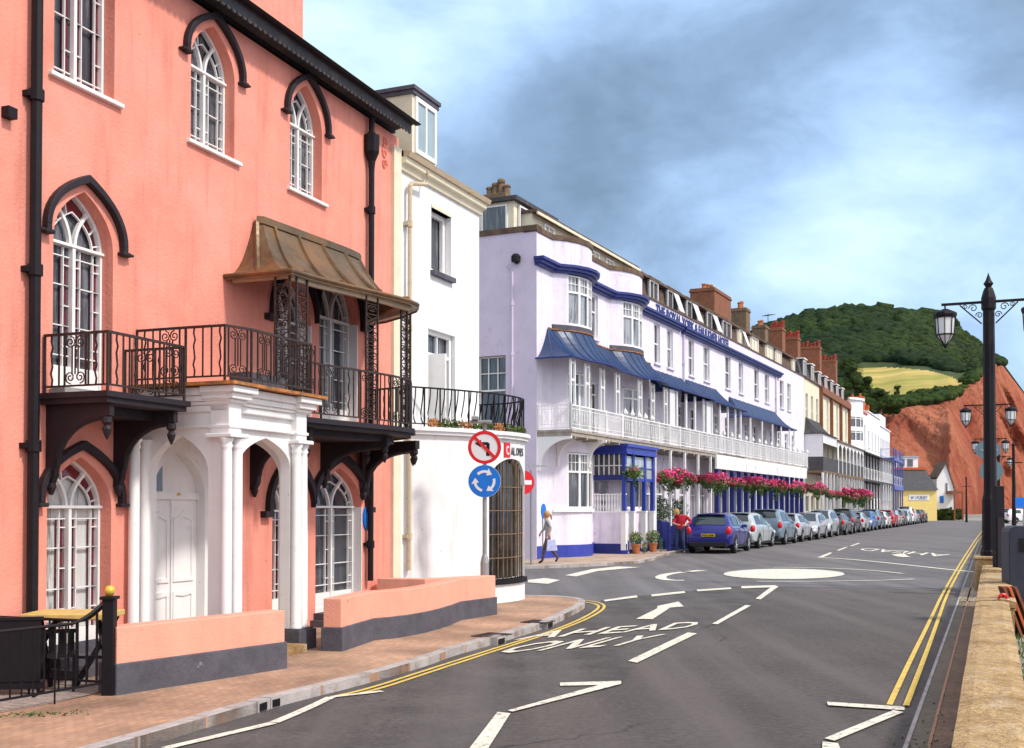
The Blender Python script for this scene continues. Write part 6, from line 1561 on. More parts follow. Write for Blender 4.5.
def make_car(kind, paint, label, reverse=False):
    Lc, Wc, S = car_profile(kind)
    def prof(x):
        x = min(max(x, 0), Lc)
        for a, b in zip(S, S[1:]):
            if x <= b[0]: f = (x-a[0])/(b[0]-a[0]); return [lerp(a[i], b[i], f) for i in (1, 2, 3)]
        return list(S[-1][1:])
    def width(x):
        e = min(x, Lc-x); return Wc*(1-.16*max(0, 1-e/.35)**2)
    def section(x):
        zb, zl, zr = prof(x); w = width(x); cab = max(0, min(1, (zr-zl-.06)/.4)); wr = w*lerp(.93, .69, cab)
        return [(0, zb), (w*.8, zb), (w*.97, zb+.1), (w, lerp(zb, zl, .55)), (w*.975, zl-.02), (w*.95, zl), (lerp(w*.95, wr, .88), lerp(zl, zr, .86)), (wr*.86, lerp(zl, zr, .975)), (wr*.45, zr), (0, zr+.012)]
    def surf(x, v):
        s = section(x); i = min(int(v), len(s)-2); f = v-i; return Vector((x, lerp(s[i][0], s[i+1][0], f), lerp(s[i][1], s[i+1][1], f)))
    xs = sorted(set([s[0] for s in S]+[lerp(a[0], b[0], .5) for a, b in zip(S, S[1:])]))
    r = tag(empty('parked_car'), label, 'car', 'cars parked along the seafront')
    m = MB(); vs = []; ns = 10; fs = []
    for x in xs:
        s = section(x)
        for (y, z) in s: vs.append((x, y, z))
        for (y, z) in s[1:-1][::-1]: vs.append((x, -y, z))
    k = ns*2-2
    for i in range(len(xs)-1):
        for j in range(k): fs.append((i*k+j, i*k+(j+1) % k, (i+1)*k+(j+1) % k, (i+1)*k+j))
    fs += [tuple(range(k)), tuple(len(xs)*k-k+j for j in range(k))[::-1]]
    m.add(vs, fs); body = m.build('body', paint, r, smooth=True)
    mo = body.modifiers.new('edge', 'EDGE_SPLIT'); mo.split_angle = R(38)
    def patch(name, x0, x1, v0, v1, mt, sides=(1, -1), nx=6, nv=3, off=.012, par=None, taper=0):
        out = None
        for s in sides:
            m = MB(); vs = []
            for i in range(nx+1):
                for j in range(nv+1):
                    v = lerp(v0, v1, j/nv); xx = lerp(x0, x1, i/nx); xx = lerp(xx, (x0+x1)/2, taper*j/nv)
                    p = surf(xx, v); e = .01
                    dx = surf(min(xx+e, Lc), v)-surf(max(xx-e, 0), v); dv = surf(xx, min(v+.02, 8.99))-surf(xx, max(v-.02, 0)); n_ = dx.cross(dv); 
                    if n_.length > 0: n_.normalize()
                    if n_.dot(Vector((0, p.y, p.z-.7))) < 0: n_ = -n_
                    p = p+n_*off; vs.append((p.x, p.y*s, p.z))
            fs = [(i*(nv+1)+j, (i+1)*(nv+1)+j, (i+1)*(nv+1)+j+1, i*(nv+1)+j+1) for i in range(nx) for j in range(nv)]
            m.add(vs, fs); out = m.build(name, mt, par or r, smooth=True, norm=False)
        return out
    xr = [s[0] for s in S]
    ws0, ws1 = (xr[7]+.06, xr[9]-.04)
    patch('side_window', xr[4]+.12, 1.55, 5.15, 5.92, 'carglass', taper=.12); patch('side_window', 1.63, xr[8]+.1, 5.15, 5.92, 'carglass', taper=.28)
    # windscreen & rear window: cover both halves
    def screen(name, x0, x1, frac):
        m = MB(); vs = []; nx, ny = 6, 8
        for i in range(nx+1):
            x = lerp(x0, x1, i/nx); s = section(x); zt = s[9][1]
            for j in range(ny+1):
                y = lerp(-1, 1, j/ny)*frac*s[7][0]*1.02
                # height on section top at y
                ay = abs(y); pts_ = s[6:][::-1]; z = zt
                for a, b in zip(pts_, pts_[1:]):
                    if a[0] <= ay <= b[0]: z = lerp(a[1], b[1], (ay-a[0])/(b[0]-a[0])); break
                vs.append((x, y, z))
        q = []
        sx = -1 if x0 < 1 else 1
        fs = [(i*(ny+1)+j, (i+1)*(ny+1)+j, (i+1)*(ny+1)+j+1, i*(ny+1)+j+1) for i in range(nx) for j in range(ny)]
        m.add([(x+sx*.014, y, z+.012) for x, y, z in vs], fs); return m.build(name, 'carglass', r, smooth=True, norm=False)
    screen('windscreen', ws0, ws1, .97); screen('rear_window', xr[2]+.03, xr[4]+.02, .93)
    # seams, handles, black sills and window surround
    for s in (1, -1):
        for xx in (1.59, xr[8]-.05 if kind != 'van' else 2.75):
            m = MB(); pts = []
            for q in range(9): p_ = surf(xx, lerp(2.1, 4.95, q/8)); pts.append((p_.x, (p_.y+.002)*s, p_.z))
            m.tube(pts, .006, 4, caps=False); m.build('door_seam', 'rubber', r)
        for xx in (1.45, 2.35):
            p_ = surf(xx, 4.2); m = MB(); m.tube([(xx-.09, (p_.y+.012)*s, p_.z-.03), (xx-.04, (p_.y+.03)*s, p_.z-.03), (xx+.04, (p_.y+.03)*s, p_.z-.03), (xx+.09, (p_.y+.012)*s, p_.z-.03)], .011, 5); m.build('door_handle', paint, r)
        m = MB(); m.box(1.1, Lc-1.15, s*(Wc-.03), s*(Wc+.012), .21, .31); m.build('sill_trim', 'rubber', r)
    m = MB(); xw = xr[4]+.02; zr_ = section(xw)[9][1]; m.box(xw-.16, xw+.1, -Wc*.62, Wc*.62, zr_-.0, zr_+.03); m.build('spoiler', paint, r, bev=.012)
    m = MB(); m.tube([(-.0, -Wc*.7, .93-.28), (-.012, 0, .93-.28), (-.0, Wc*.7, .93-.28)], .008, 4); m.build('tailgate_seam', 'rubber', r)
    # lamps
    for s in (-1, 1):
        m = MB(); m.lathe([(.0, -.02), (.10, -.015), (.12, .02), (.08, .05), (0, .06)], (0, 0, 0), 12)
        tl = m.build('taillight', 'taillight', r, smooth=True); z = S[1][2]+.0; tl.location = (.08, s*(width(.1)-.08), z+.02); tl.rotation_euler = (0, R(-100), R(-s*35)); tl.scale = (1.5, 1.0, 1.6)
        m = MB(); m.lathe([(.0, -.02), (.10, -.015), (.12, .02), (.08, .05), (0, .06)], (0, 0, 0), 12)
        hl = m.build('headlight', 'headlight', r, smooth=True); hl.location = (Lc-.24, s*(width(Lc-.2)-.14), .66); hl.rotation_euler = (0, R(75), R(s*25)); hl.scale = (1.0, 1.6, 1.4)
        m = MB(); m.box(-.05, .05, 0, .17, -.06, .06); mi = m.build('mirror', paint, r, bev=.02); mi.location = (xr[8]-.1, s*(Wc*.9), .98); mi.scale = (1, s, 1)
    m = MB(); m.box(-.015, .0, -.26, .26, 0, .11); pl_ = m.build('number_plate', 'plateyellow', r); pl_.location = (-.005 if True else 0, 0, .62)
    plate = put_text(pl_, 'FT54 XVN', .1, 'black', (-.018, .23, .015), (R(90), 0, R(-90)), 'plate_lettering', fit=.46, bold=.004)
    m = MB(); m.box(Lc-.0, Lc+.012, -.26, .26, .38, .48); m.build('number_plate', 'signwhite', r)
    m = MB(); m.box(Lc-.03, Lc+.006, -.4, .4, .5, .58); m.build('grille', 'black', r)
    m = MB(); m.box(-.03, .1, -.7, .7, .26, .42); m.build('bumper', 'rubber', r, bev=.02)
    for x in (.82, Lc-.85):
        for s in (-1, 1):
            m = MB(); prof_ = [(.19, -.1), (.29, -.1), (.315, -.07), (.315, .07), (.29, .1), (.19, .1)]
            m.lathe(prof_, (0, 0, 0), 20); ty = m.build('wheel', 'rubber', r); ty.location = (x, s*(Wc-.09), .315); ty.rotation_euler = (R(90), 0, 0)
            m = MB(); m.lathe([(.0, -.07), (.06, -.07), (.2, -.05), (.215, -.1), (.2, -.102), (.195, .07), (0, .07)], (0, 0, 0), 20)
            for k in range(5): a = 2*math.pi*k/5; m.bar((0, 0, -.085*1), (.2*math.cos(a), .2*math.sin(a), -.09), .03); m.bar((0, 0, .085), (.2*math.cos(a), .2*math.sin(a), .09), .03)
            rm = m.build('rim', 'rim', ty)
            m = MB(); pts = [(.39*math.cos(a), .39*math.sin(a)) for a in [math.pi*i/14-.25 for i in range(0, 17)]]
            m.prism([(x+p_[0], .315+p_[1]) for p_ in pts], lambda a, b, h: (a, h, b), s*(Wc+.003), s*(Wc-.05)); m.build('wheel_arch', 'rubber', r)
    return r
paints = {'carblue': (.012, .016, .22), 'carsilvergreen': (.50, .56, .57), 'cargreyblue': (.20, .27, .34), 'carsilver': (.50, .52, .55), 'cargrey': (.12, .13, .15), 'carblack': (.02, .02, .03), 'carlightblue': (.05, .20, .55), 'carred': (.5, .02, .03), 'carwhite': (.75, .77, .80)}
for k_, c in paints.items(): mat(k_, c, .25, .03, 5, metal=.35 if k_ not in ('carwhite', 'carred') else 0, spec=.6, coat=.6)
protos = {'hatch': make_car('hatch', 'carblue', 'bright blue hatchback parked first in the row with a yellow rear plate'),
          'estate': make_car('estate', 'carsilvergreen', 'pale silver-green car parked right behind the blue hatchback'),
          'van': make_car('van', 'carwhite', 'white van at the far end of the parked row before the yellow building')}
seq = [('hatch', 'carblue', 0, None), ('estate', 'carsilvergreen', 0, None), ('estate', 'cargreyblue', 0, 'grey-blue car third in the parked row from the near end'), ('hatch', 'carsilver', 0, 'silver car with red tail light, fourth in the parked row'),
       ('hatch', 'carsilver', 1, 'silver car facing the viewer, the nearer of the two front-on cars'), ('estate', 'carsilver', 1, 'silver car facing the viewer, the farther of the two front-on cars'), ('hatch', 'cargrey', 0, 'dark grey hatchback parked just before the black car'),
       ('estate', 'carblack', 0, 'black estate car below the mass of magenta flowers'), ('hatch', 'carsilver', 0, 'silver hatchback parked directly beyond the black estate'), ('hatch', 'carlightblue', 1, 'light blue car in the far half of the parked row'),
       ('estate', 'cargreyblue', 0, 'grey-blue car parked beyond the light blue car'), ('hatch', 'carwhite', 0, 'white hatchback parked just before the small red car'), ('hatch', 'carred', 0, 'small red car near the far end of the parked row'),
       ('estate', 'carsilver', 0, 'silver estate parked just beyond the red car'), ('hatch', 'cargrey', 0, 'dark grey car between two silver cars at the far end'), ('hatch', 'carsilvergreen', 1, 'pale green car just before the white van'), ('van', 'carwhite', 0, None),
       ('hatch', 'carsilver', 0, 'silver car immediately beyond the white van'), ('estate', 'carblack', 0, 'dark estate car two beyond the white van'), ('hatch', 'cargrey', 0, 'last small dark car of the row by the yellow building')]
def recolour(o, old, new):
    for c in kids.get(o.name, []):
        for i, ms in enumerate(c.material_slots):
            if ms.material and ms.material.name == old: c.data = c.data.copy(); c.data.materials[i] = M[new]
car_ang = math.atan2(cu.y, cu.x)
base_paint = {'hatch': 'carblue', 'estate': 'carsilvergreen', 'van': 'carwhite'}
s_ = 0
for i, (k, pnt, rev, lab) in enumerate(seq):
    pr = protos[k]; Lc = {'hatch': 4.25, 'estate': 4.4, 'van': 4.6}[k]
    if lab is None: c = pr
    else:
        c = copy_tree(pr); c['label'] = lab
        if pnt != base_paint[k]: recolour(c, base_paint[k], pnt)
    ctr = car0-cn_*.9+cu*(s_+random.Random(i).uniform(-.15, .15)-.8); off = cn_*random.Random(i+50).uniform(-.08, .08)
    if rev: ctr = ctr+cu*Lc
    if i == 0: ctr = ctr-cu*.95+cn_*.28
    c.location = (ctr.x+off.x, ctr.y+off.y, .005); c.rotation_euler = (0, 0, car_ang+(math.pi if rev else 0)+(R(2.5) if i == 0 else 0)); c.scale = (1.08+.04*math.sin(i*2.1), 1.05, 1.11+.05*math.sin(i*3.7+1)) if i else (1.16, 1.10, 1.14)
    s_ += Lc*1.08+[.95, .9, .85, 1.1, .9, 1.0, 1.2, .9][i % 8]
# ============================================================ PEOPLE
def skin_body(name, joints, edges, matfn, mats, parent, sub=1):
    me = bpy.data.meshes.new(name); names = list(joints); me.from_pydata([joints[k][:3] for k in names], [(names.index(a), names.index(b)) for a, b in edges], [])
    o = bpy.data.objects.new(name, me); col.objects.link(o); o.modifiers.new('skin', 'SKIN')
    for i, k in enumerate(names):
        v = me.skin_vertices[0].data[i]; rr = joints[k][3]; v.radius = (rr, joints[k][4] if len(joints[k]) > 4 else rr); v.use_root = (i == 0)
    sd = o.modifiers.new('sub', 'SUBSURF'); sd.levels = sub; sd.render_levels = sub
    dg = bpy.context.evaluated_depsgraph_get(); nm = bpy.data.meshes.new_from_object(o.evaluated_get(dg)); col.objects.unlink(o); bpy.data.objects.remove(o)
    nm.materials.clear()
    for m__ in mats: nm.materials.append(M[m__])
    for p in nm.polygons: p.material_index = matfn(p.center); p.use_smooth = True
    nm.name = name; b = bpy.data.objects.new(name, nm); link(b, parent); return b
def hand(m, p, d, s=1.0):    # small five-finger hand
    d = Vector(d).normalized(); p = Vector(p); up = d.cross(Vector((0, 1, 0))); 
    if up.length < .1: up = Vector((1, 0, 0))
    up.normalize(); sd = d.cross(up)
    m.tube([p-d*.02, p+d*.04, p+d*.085], [.028, .038, .034], 6)
    for i, l in enumerate((.065, .075, .07, .055)):
        o = sd*(.027-.018*i); q = p+d*.08+o; m.tube([q, q+d*l*.5, q+d*l*.9+up*.02], [.0095, .009, .007], 5)
    q = p+d*.03+sd*.035; m.tube([q, q+d*.03+sd*.025, q+d*.06+sd*.028], [.011, .01, .008], 5)
# walking woman (heading left, seen side on)
wp = gp(548, 564, .1); wr_ = tag(empty('person', (wp.x, wp.y, .1), R(8)), 'woman in light top and brown trousers walking past the hotel corner', 'person')
J = {'pelvis': (0, 0, .92, .13, .10), 'waist': (-.01, 0, 1.06, .115, .09), 'chest': (-.03, 0, 1.28, .14, .10), 'neck': (-.05, 0, 1.44, .05), 'head': (-.08, 0, 1.56, .085), 'crown': (-.07, 0, 1.64, .06),
     'shl': (-.03, -.16, 1.38, .055), 'ell': (.07, -.21, 1.12, .04), 'wrl': (-.06, -.21, .92, .028), 'shr': (-.03, .16, 1.38, .055), 'elr': (-.08, .2, 1.12, .04), 'wrr': (-.22, .18, 1.0, .028),
     'hil': (0, -.09, .88, .095), 'knl': (-.14, -.09, .5, .062), 'anl': (-.20, -.09, .1, .042), 'fol': (-.33, -.09, .04, .035), 'hir': (0, .09, .88, .095), 'knr': (.10, .09, .5, .062), 'anr': (.34, .09, .2, .042), 'for': (.26, .09, .06, .035)}
E = [('pelvis', 'waist'), ('waist', 'chest'), ('chest', 'neck'), ('neck', 'head'), ('head', 'crown'), ('chest', 'shl'), ('shl', 'ell'), ('ell', 'wrl'), ('chest', 'shr'), ('shr', 'elr'), ('elr', 'wrr'), ('pelvis', 'hil'), ('hil', 'knl'), ('knl', 'anl'), ('anl', 'fol'), ('pelvis', 'hir'), ('hir', 'knr'), ('knr', 'anr'), ('anr', 'for')]
skin_body('body', J, E, lambda c: (0 if c.z > 1.42 or (c.z < 1.1 and abs(c.y) > .17) else (1 if c.z > .9 else (2 if c.z > .12 else 3))), ['skin', 'lightcloth', 'browncloth', 'black'], wr_)
m = MB(); hand(m, (-.06, -.21, .9), (-.1, 0, -1)); m.build('hand', 'skin', wr_); m = MB(); hand(m, (-.22, .18, .98), (-.4, 0, -1)); m.build('hand', 'skin', wr_)
m = MB(); m.lathe([(.0, .12), (.07, .1), (.105, .03), (.1, -.05), (.06, -.12), (.03, -.16)], (-.045, 0, 1.6), 10); m.tube([(.04, 0, 1.6), (.1, 0, 1.55), (.12, 0, 1.42)], [.05, .045, .015], 6); m.build('hair', 'hairblond', wr_, smooth=True)
m = MB(); m.lathe([(.0, -.02), (.016, 0), (.0, .02)], (-.165, 0, 1.555), 6); m.box(-.158, -.150, -.04, -.02, 1.575, 1.585); m.box(-.158, -.150, .02, .04, 1.575, 1.585); m.box(-.155, -.148, -.02, .02, 1.505, 1.51); m.build('face', 'skin', wr_)
bg = tag(empty('shopping_bag', (wp.x+.1, wp.y-.28, .1+.42)), 'pale blue and white shopping bag carried by the walking woman', 'bag')
m = MB(); m.add([(-.16, -.05, 0), (.18, -.05, .02), (.2, .05, .02), (-.16, .05, 0), (-.13, -.02, .36), (.13, -.02, .38), (.13, .02, .38), (-.13, .02, .36)], [(0, 3, 2, 1), (4, 5, 6, 7), (0, 1, 5, 4), (1, 2, 6, 5), (2, 3, 7, 6), (3, 0, 4, 7)]); m.build('sack', 'bagcloth', bg, bev=.02)
m = MB(); m.tube([(-.08, 0, .36), (-.05, 0, .5), (.03, 0, .5), (.07, 0, .37)], .008, 5); m.build('handle', 'bagcloth', bg)
# red jacket person, leaning forward beside the blue car
rp = gp(680, 553.5, .1); rr_ = tag(empty('person', (rp.x, rp.y, .1), R(-20)), 'fair haired person in red jacket and jeans bending forward beside the blue car', 'person'); rr_.scale = (1.04, 1.04, 1.04)
J = {'pelvis': (0, 0, .93, .15, .12), 'waist': (.02, 0, 1.06, .15, .12), 'chest': (.12, -.06, 1.28, .21, .17), 'neck': (-.02, -.14, 1.44, .06), 'head': (-.12, -.22, 1.54, .1), 'crown': (-.13, -.24, 1.61, .07),
     'shl': (-.12, -.1, 1.38, .075), 'ell': (-.22, -.24, 1.15, .055), 'wrl': (-.02, -.34, 1.1, .032), 'shr': (.28, -.02, 1.4, .075), 'elr': (.45, -.14, 1.2, .055), 'wrr': (.28, -.28, 1.08, .032),
     'hil': (-.1, 0, .88, .105), 'knl': (-.12, -.06, .5, .068), 'anl': (-.12, 0, .09, .045), 'fol': (-.13, -.14, .04, .04), 'hir': (.1, 0, .88, .105), 'knr': (.14, -.08, .5, .068), 'anr': (.16, .04, .09, .045), 'for': (.16, -.1, .04, .04)}
skin_body('body', J, E, lambda c: (0 if (c.z > 1.47 and c.x < .12) or (c.y < -.27 and c.z < 1.3) else (1 if c.z > .95 else (2 if c.z > .1 else 3))), ['skin', 'redcloth', 'denim', 'browncloth'], rr_)
m = MB(); hand(m, (-.02, -.34, 1.1), (.8, -.3, -.1)); m.build('hand', 'skin', rr_); m = MB(); hand(m, (.28, -.28, 1.08), (-.8, -.3, -.1)); m.build('hand', 'skin', rr_)
m = MB(); m.lathe([(.0, .13), (.08, .11), (.125, .03), (.12, -.06), (.08, -.13)], (-.1, -.18, 1.58), 10); m.build('hair', 'hairblond', rr_, smooth=True)
m = MB(); m.lathe([(.0, -.02), (.017, 0), (.0, .02)], (-.14, -.33, 1.53), 6); m.build('face', 'skin', rr_)
# ============================================================ HANGING BASKETS, PLANTERS
def make_basket(label, seedv, fm='magenta', big=1.0):
    r = tag(empty('hanging_basket'), label, 'flower basket', 'flower baskets hung along the veranda')
    m = MB(); m.lathe([(.0, -.3), (.14, -.28), (.25, -.15), (.28, 0), (.26, 0)], (0, 0, 0), 10); bk = m.build('basket', 'moss', r)
    m = MB()
    for k in range(3): a = 2.1*k; m.tube([(.26*math.cos(a), .26*math.sin(a), 0), (0, 0, .85)], .004, 3)
    m.build('chain', 'iron', bk)
    m = MB(); leaf_cloud(m, 60, .1, .25, -.42, .12, .1, .22, .05, seedv+9); leaf_cloud(m, 40, -.3, .2, -.34, .1, .1, .18, .05, seedv+8); leaf_cloud(m, 300, 0, 0, -.06, .5*big, .4*big, .3*big, .055, seedv); m.build('foliage', 'leaf', r, norm=False)
    m = MB(); leaf_cloud(m, 170, .12, 0, .1, .36*big, .36*big, .24*big, .06, seedv+1); leaf_cloud(m, 90, -.25, 0, -.02, .26*big, .3*big, .2*big, .06, seedv+7); m.build('flowers', fm, r, norm=False)
    m = MB(); leaf_cloud(m, 70, .1, 0, .1, .5*big, .42*big, .25*big, .05, seedv+2); m.build('flowers', 'flowerpink', r, norm=False)
    return r
bA = make_basket('leafy hanging basket with few flowers beside the blue entrance porch', 1, 'flowerpink'); 
for c in kids[bA.name]:
    if c.name.startswith('flowers'): c.scale = (.5, .5, .5)
p = HT.W(E0+.2, PD+.25, 3.35); bA.location = p
bB = make_basket('first magenta flower basket right of the blue porch', 11); bC = make_basket('second magenta flower basket right of the blue porch', 21, 'magenta', 1.1)
ords = ['third', 'fourth', 'fifth', 'sixth', 'seventh', 'eighth', 'ninth', 'tenth', 'eleventh', 'twelfth', 'thirteenth', 'fourteenth', 'fifteenth', 'sixteenth', 'seventeenth', 'eighteenth', 'nineteenth', 'twentieth', 'twenty-first', 'twenty-second', 'twenty-third', 'twenty-fourth', 'twenty-fifth', 'twenty-sixth']
t = 9.6; i = 0
while t < 45.5:
    src = [bB, bC][i % 2]; c = src if i < 2 else copy_tree(src)
    if i >= 2: c['label'] = ords[min(i-2, len(ords)-1)]+' magenta flower basket counting from the blue porch'
    c.location = HT.W(t, 1.52, 3.22); c.rotation_euler = (0, 0, i*1.3); c.scale = (1.0+.3*math.sin(i*2.3),)*2+(1.0+.35*math.sin(i*1.7),); c.location.z += .08*math.sin(i*3.1); t += 1.75+.25*math.sin(i*1.9); i += 1
for j in range(7):
    c = copy_tree(bC); c['label'] = ['first', 'second', 'third', 'fourth', 'fifth', 'sixth', 'seventh'][j]+' basket of the far flower row on the terrace beyond the hotel'
    c.location = FR.W(ft(845, 1.5, 495)+(j-3)*3.2 if j > 2 else j*2.6+1, 1.55, 2.95); c.scale = (2.2, 1.6, 1.7) if j > 2 else (.8, .8, .8); c.rotation_euler = (0, 0, j)
for px, lab in ((636, 'terracotta pot with leafy yellow-green plant, left of the porch door'), (653, 'terracotta pot with leafy plant, right of the porch door')):
    p = HT.W(HT.t(px, 1.62, 545), 1.62, .1); r = tag(empty('potted_plant', (p.x, p.y, .1)), lab, 'potted plant', 'potted plants by the entrance')
    m = MB(); m.lathe([(.17, 0), (.26, .42), (.29, .43), (.29, .52), (.24, .52), (.22, .46)], (0, 0, 0), 14); m.build('pot', 'terracotta', r)
    m = MB(); leaf_cloud(m, 380, 0, 0, .85, .42, .4, .36, .06, px); leaf_cloud(m, 120, .45, -.1, .4, .12, .12, .4, .05, px+1); m.build('foliage', 'leaf', r, norm=False)
    m = MB(); leaf_cloud(m, 60, 0, 0, .95, .4, .38, .3, .04, px+5); m.build('flowers', 'gold', r, norm=False); r.scale = (.7, .7, .74)
for px, py in ((661, 500), (678, 502)):
    q = HT.W(HT.t(px, .9, py), .9, 0); r = tag(empty('shrub', (q.x, q.y, .1)), {661: 'dark leafy shrub with red blooms behind the navy fence, left one', 678: 'dark leafy shrub behind the navy fence, right one'}[px], 'shrub')
    m = MB(); leaf_cloud(m, 500, 0, 0, 1.7, .5, .4, .6, .06, px); m.build('foliage', 'leafdark', r, norm=False); m = MB(); m.lathe([(.25, 0), (.3, 1.2), (.25, 1.25)], (0, 0, 0), 8); m.build('planter', 'navy', r)
# ============================================================ HILL AND CLIFF
def tab(T, x):
    if x <= T[0][0]: return T[0][1]
    for a, b in zip(T, T[1:]):
        if x <= b[0]: return a[1]+(b[1]-a[1])*(x-a[0])/(b[0]-a[0])
    return T[-1][1]
CL = [(560, 440), (700, 432), (800, 424), (860, 416), (882, 413), (905, 405), (935, 402), (960, 394), (975, 378), (990, 363), (1003, 364), (1024, 392), (1060, 440), (1110, 488), (1160, 507)]
RG = [(560, 400), (650, 372), (700, 350), (745, 333), (765, 325), (785, 319), (800, 314), (820, 309), (840, 306), (865, 304.5), (900, 307), (925, 309), (945, 318), (962, 330), (980, 343), (992, 352), (1003, 360), (1024, 390), (1060, 438), (1110, 487), (1160, 507)]
def ctopY(px): return tab([(560, 380), (950, 390), (975, 450), (1003, 600), (1030, 640), (1200, 640)], px)
RG = [(a, b+6 if a < 960 else b+3) for a, b in RG]
def zt2(px, py, Y): return at(px, py, Y).z
def dirx(px, Y): return at(px, 500, Y).x
mat('cliffrock', (.50, .125, .045), .9, .35, .05, .0, 1, col2=(.62, .22, .11), c2scale=.045, c2lo=.42, c2hi=.62, stretch=(1, 1, .45))
def rock_mat():
    m = bpy.data.materials.new('cliffrock'); m.use_nodes = True; nt = m.node_tree; N = nt.nodes; L = nt.links; b = N['Principled BSDF']; b.inputs['Roughness'].default_value = .95; b.inputs['Specular IOR Level'].default_value = .1
    tc = N.new('ShaderNodeTexCoord'); out = None
    mp = N.new('ShaderNodeMapping'); mp.inputs['Scale'].default_value = (1, 1, .35); mp.inputs['Rotation'].default_value = (0, R(-25), 0); L.new(tc.outputs['Object'], mp.inputs[0])
    def cr(scale, c0, c1, prev, lo, hi, src):
        n = N.new('ShaderNodeTexNoise'); n.inputs['Scale'].default_value = scale; n.inputs['Detail'].default_value = 9; n.inputs['Roughness'].default_value = .68; L.new(src, n.inputs['Vector'])
        r_ = N.new('ShaderNodeMapRange'); r_.inputs[1].default_value = lo; r_.inputs[2].default_value = hi; L.new(n.outputs[0], r_.inputs[0])
        x = N.new('ShaderNodeMix'); x.data_type = 'RGBA'; L.new(r_.outputs[0], x.inputs[0])
        if prev is None: x.inputs[6].default_value = (*c0, 1)
        else: L.new(prev, x.inputs[6])
        x.inputs[7].default_value = (*c1, 1); return x.outputs[2]
    o = cr(.06, (.27, .072, .042), (.41, .15, .085), None, .42, .6, mp.outputs[0])
    o = cr(.12, None, (.16, .032, .022), o, .55, .75, mp.outputs[0])
    o = cr(.3, None, (.52, .25, .14), o, .62, .8, tc.outputs['Object'])
    o = cr(.03, None, (.10, .10, .03), o, .66, .76, tc.outputs['Object'])
    L.new(o, b.inputs['Base Color'])
    n = N.new('ShaderNodeTexNoise'); n.inputs['Scale'].default_value = .35; n.inputs['Detail'].default_value = 10; L.new(mp.outputs[0], n.inputs['Vector']); bp = N.new('ShaderNodeBump'); bp.inputs['Strength'].default_value = 1; bp.inputs['Distance'].default_value = 4; L.new(n.outputs[0], bp.inputs['Height']); L.new(bp.outputs[0], b.inputs['Normal'])
    M['cliffrock'] = m
rock_mat()
mat('field', (.50, .35, .11), .9, .2, .03, 0, 1, col2=(.27, .25, .045), c2scale=.016, c2lo=.44, c2hi=.58, stretch=(.5, 1.6, 1))
mat('hillgreen', (.035, .055, .014), .9, .4, .05, 0, 1)
cols = [560+2.2*i for i in range(270)]
m = MB(); nr = 70; grid = []
for px in cols:
    yt = tab(CL, px); Y1 = ctopY(px); zt_ = max(.5, zt2(px, yt, Y1)); Y0 = Y1-lerp(45, 150, min(1, max(0, (px-940)/70)))
    colv = []
    for j in range(nr+1):
        f = j/nr; Y = lerp(Y0, Y1, f**1.1); z = lerp(0, zt_, f**.8)
        x = dirx(px, Y); gl = abs(noise.noise(Vector((x*.045+z*.03, 0, z*.008)))); gl2 = abs(noise.noise(Vector((x*.13+z*.05, 7, z*.03)))); nz = noise.fractal(Vector((x*.02+z*.01, 0, z*.006)), 1.0, 2.0, 5)*12+gl*22+gl2*8-6
        am = (math.sin(math.pi*min(1, f*1.02))**.6 if 0 < f < 1 else 0)*min(1, max(.15, (px-885)/40))
        colv.append((x+nz*.35*am, Y+nz*am*1.2, z+noise.noise(Vector((x*.07, 5, z*.07)))*2.2*am-(.5 if j == 0 else 0)))
    grid.append(colv); 
n1 = nr+1
m.add([p for c in grid for p in c], [(i*n1+j, (i+1)*n1+j, (i+1)*n1+j+1, i*n1+j+1) for i in range(len(cols)-1) for j in range(nr)])
cf = m.build('cliff', 'cliffrock', None, smooth=True, norm=False); cf['kind'] = 'structure'
# hill above the cliff
def hillpt(px, v):
    yc, yr = tab(CL, px), tab(RG, px); Y1 = ctopY(px)
    Y2 = max(Y1+5, 780); y = lerp(yc, yr, v**.95); Y = lerp(Y1, Y2, v); p = at(px, y, Y); return p
FT = [(846, 370), (862, 366.5), (880, 366), (905, 367.5), (930, 371), (952, 378), (972, 388)]; FB = [(846, 372), (860, 383), (875, 396), (890, 401), (905, 399), (925, 394), (950, 391), (972, 389)]
def is_field(px, y): return 847 < px < 972 and tab(FT, px) < y < tab(FB, px)
hc = [560+3*i for i in range(200)]; nh = 70; m = MB(); pts = []; 
for px in hc:
    for j in range(nh+1):
        p = hillpt(px, j/nh); pts.append((p.x, p.y, p.z+noise.noise(Vector((p.x*.012, p.y*.012, 0)))*3*math.sin(math.pi*j/nh)))
    p = pts[-1]; pts.append((p[0]*1.2, p[1]*1.25, p[2]-40)); pts.append((p[0]*1.8, p[1]*1.9, -1))
n2 = nh+3; fs = []; fm = []
for i in range(len(hc)-1):
    for j in range(n2-1):
        px = hc[i]+1.5; f = (j+.5)/nh; y = lerp(tab(CL, px), tab(RG, px), min(1, f)**.95)
        fs.append((i*n2+j, (i+1)*n2+j, (i+1)*n2+j+1, i*n2+j+1)); m.fm.append(1 if is_field(px, y) else 0)
m.v = pts; m.f = fs; hl = m.build('hill', ['hillgreen', 'field'], None, smooth=True, norm=False); hl['kind'] = 'structure'
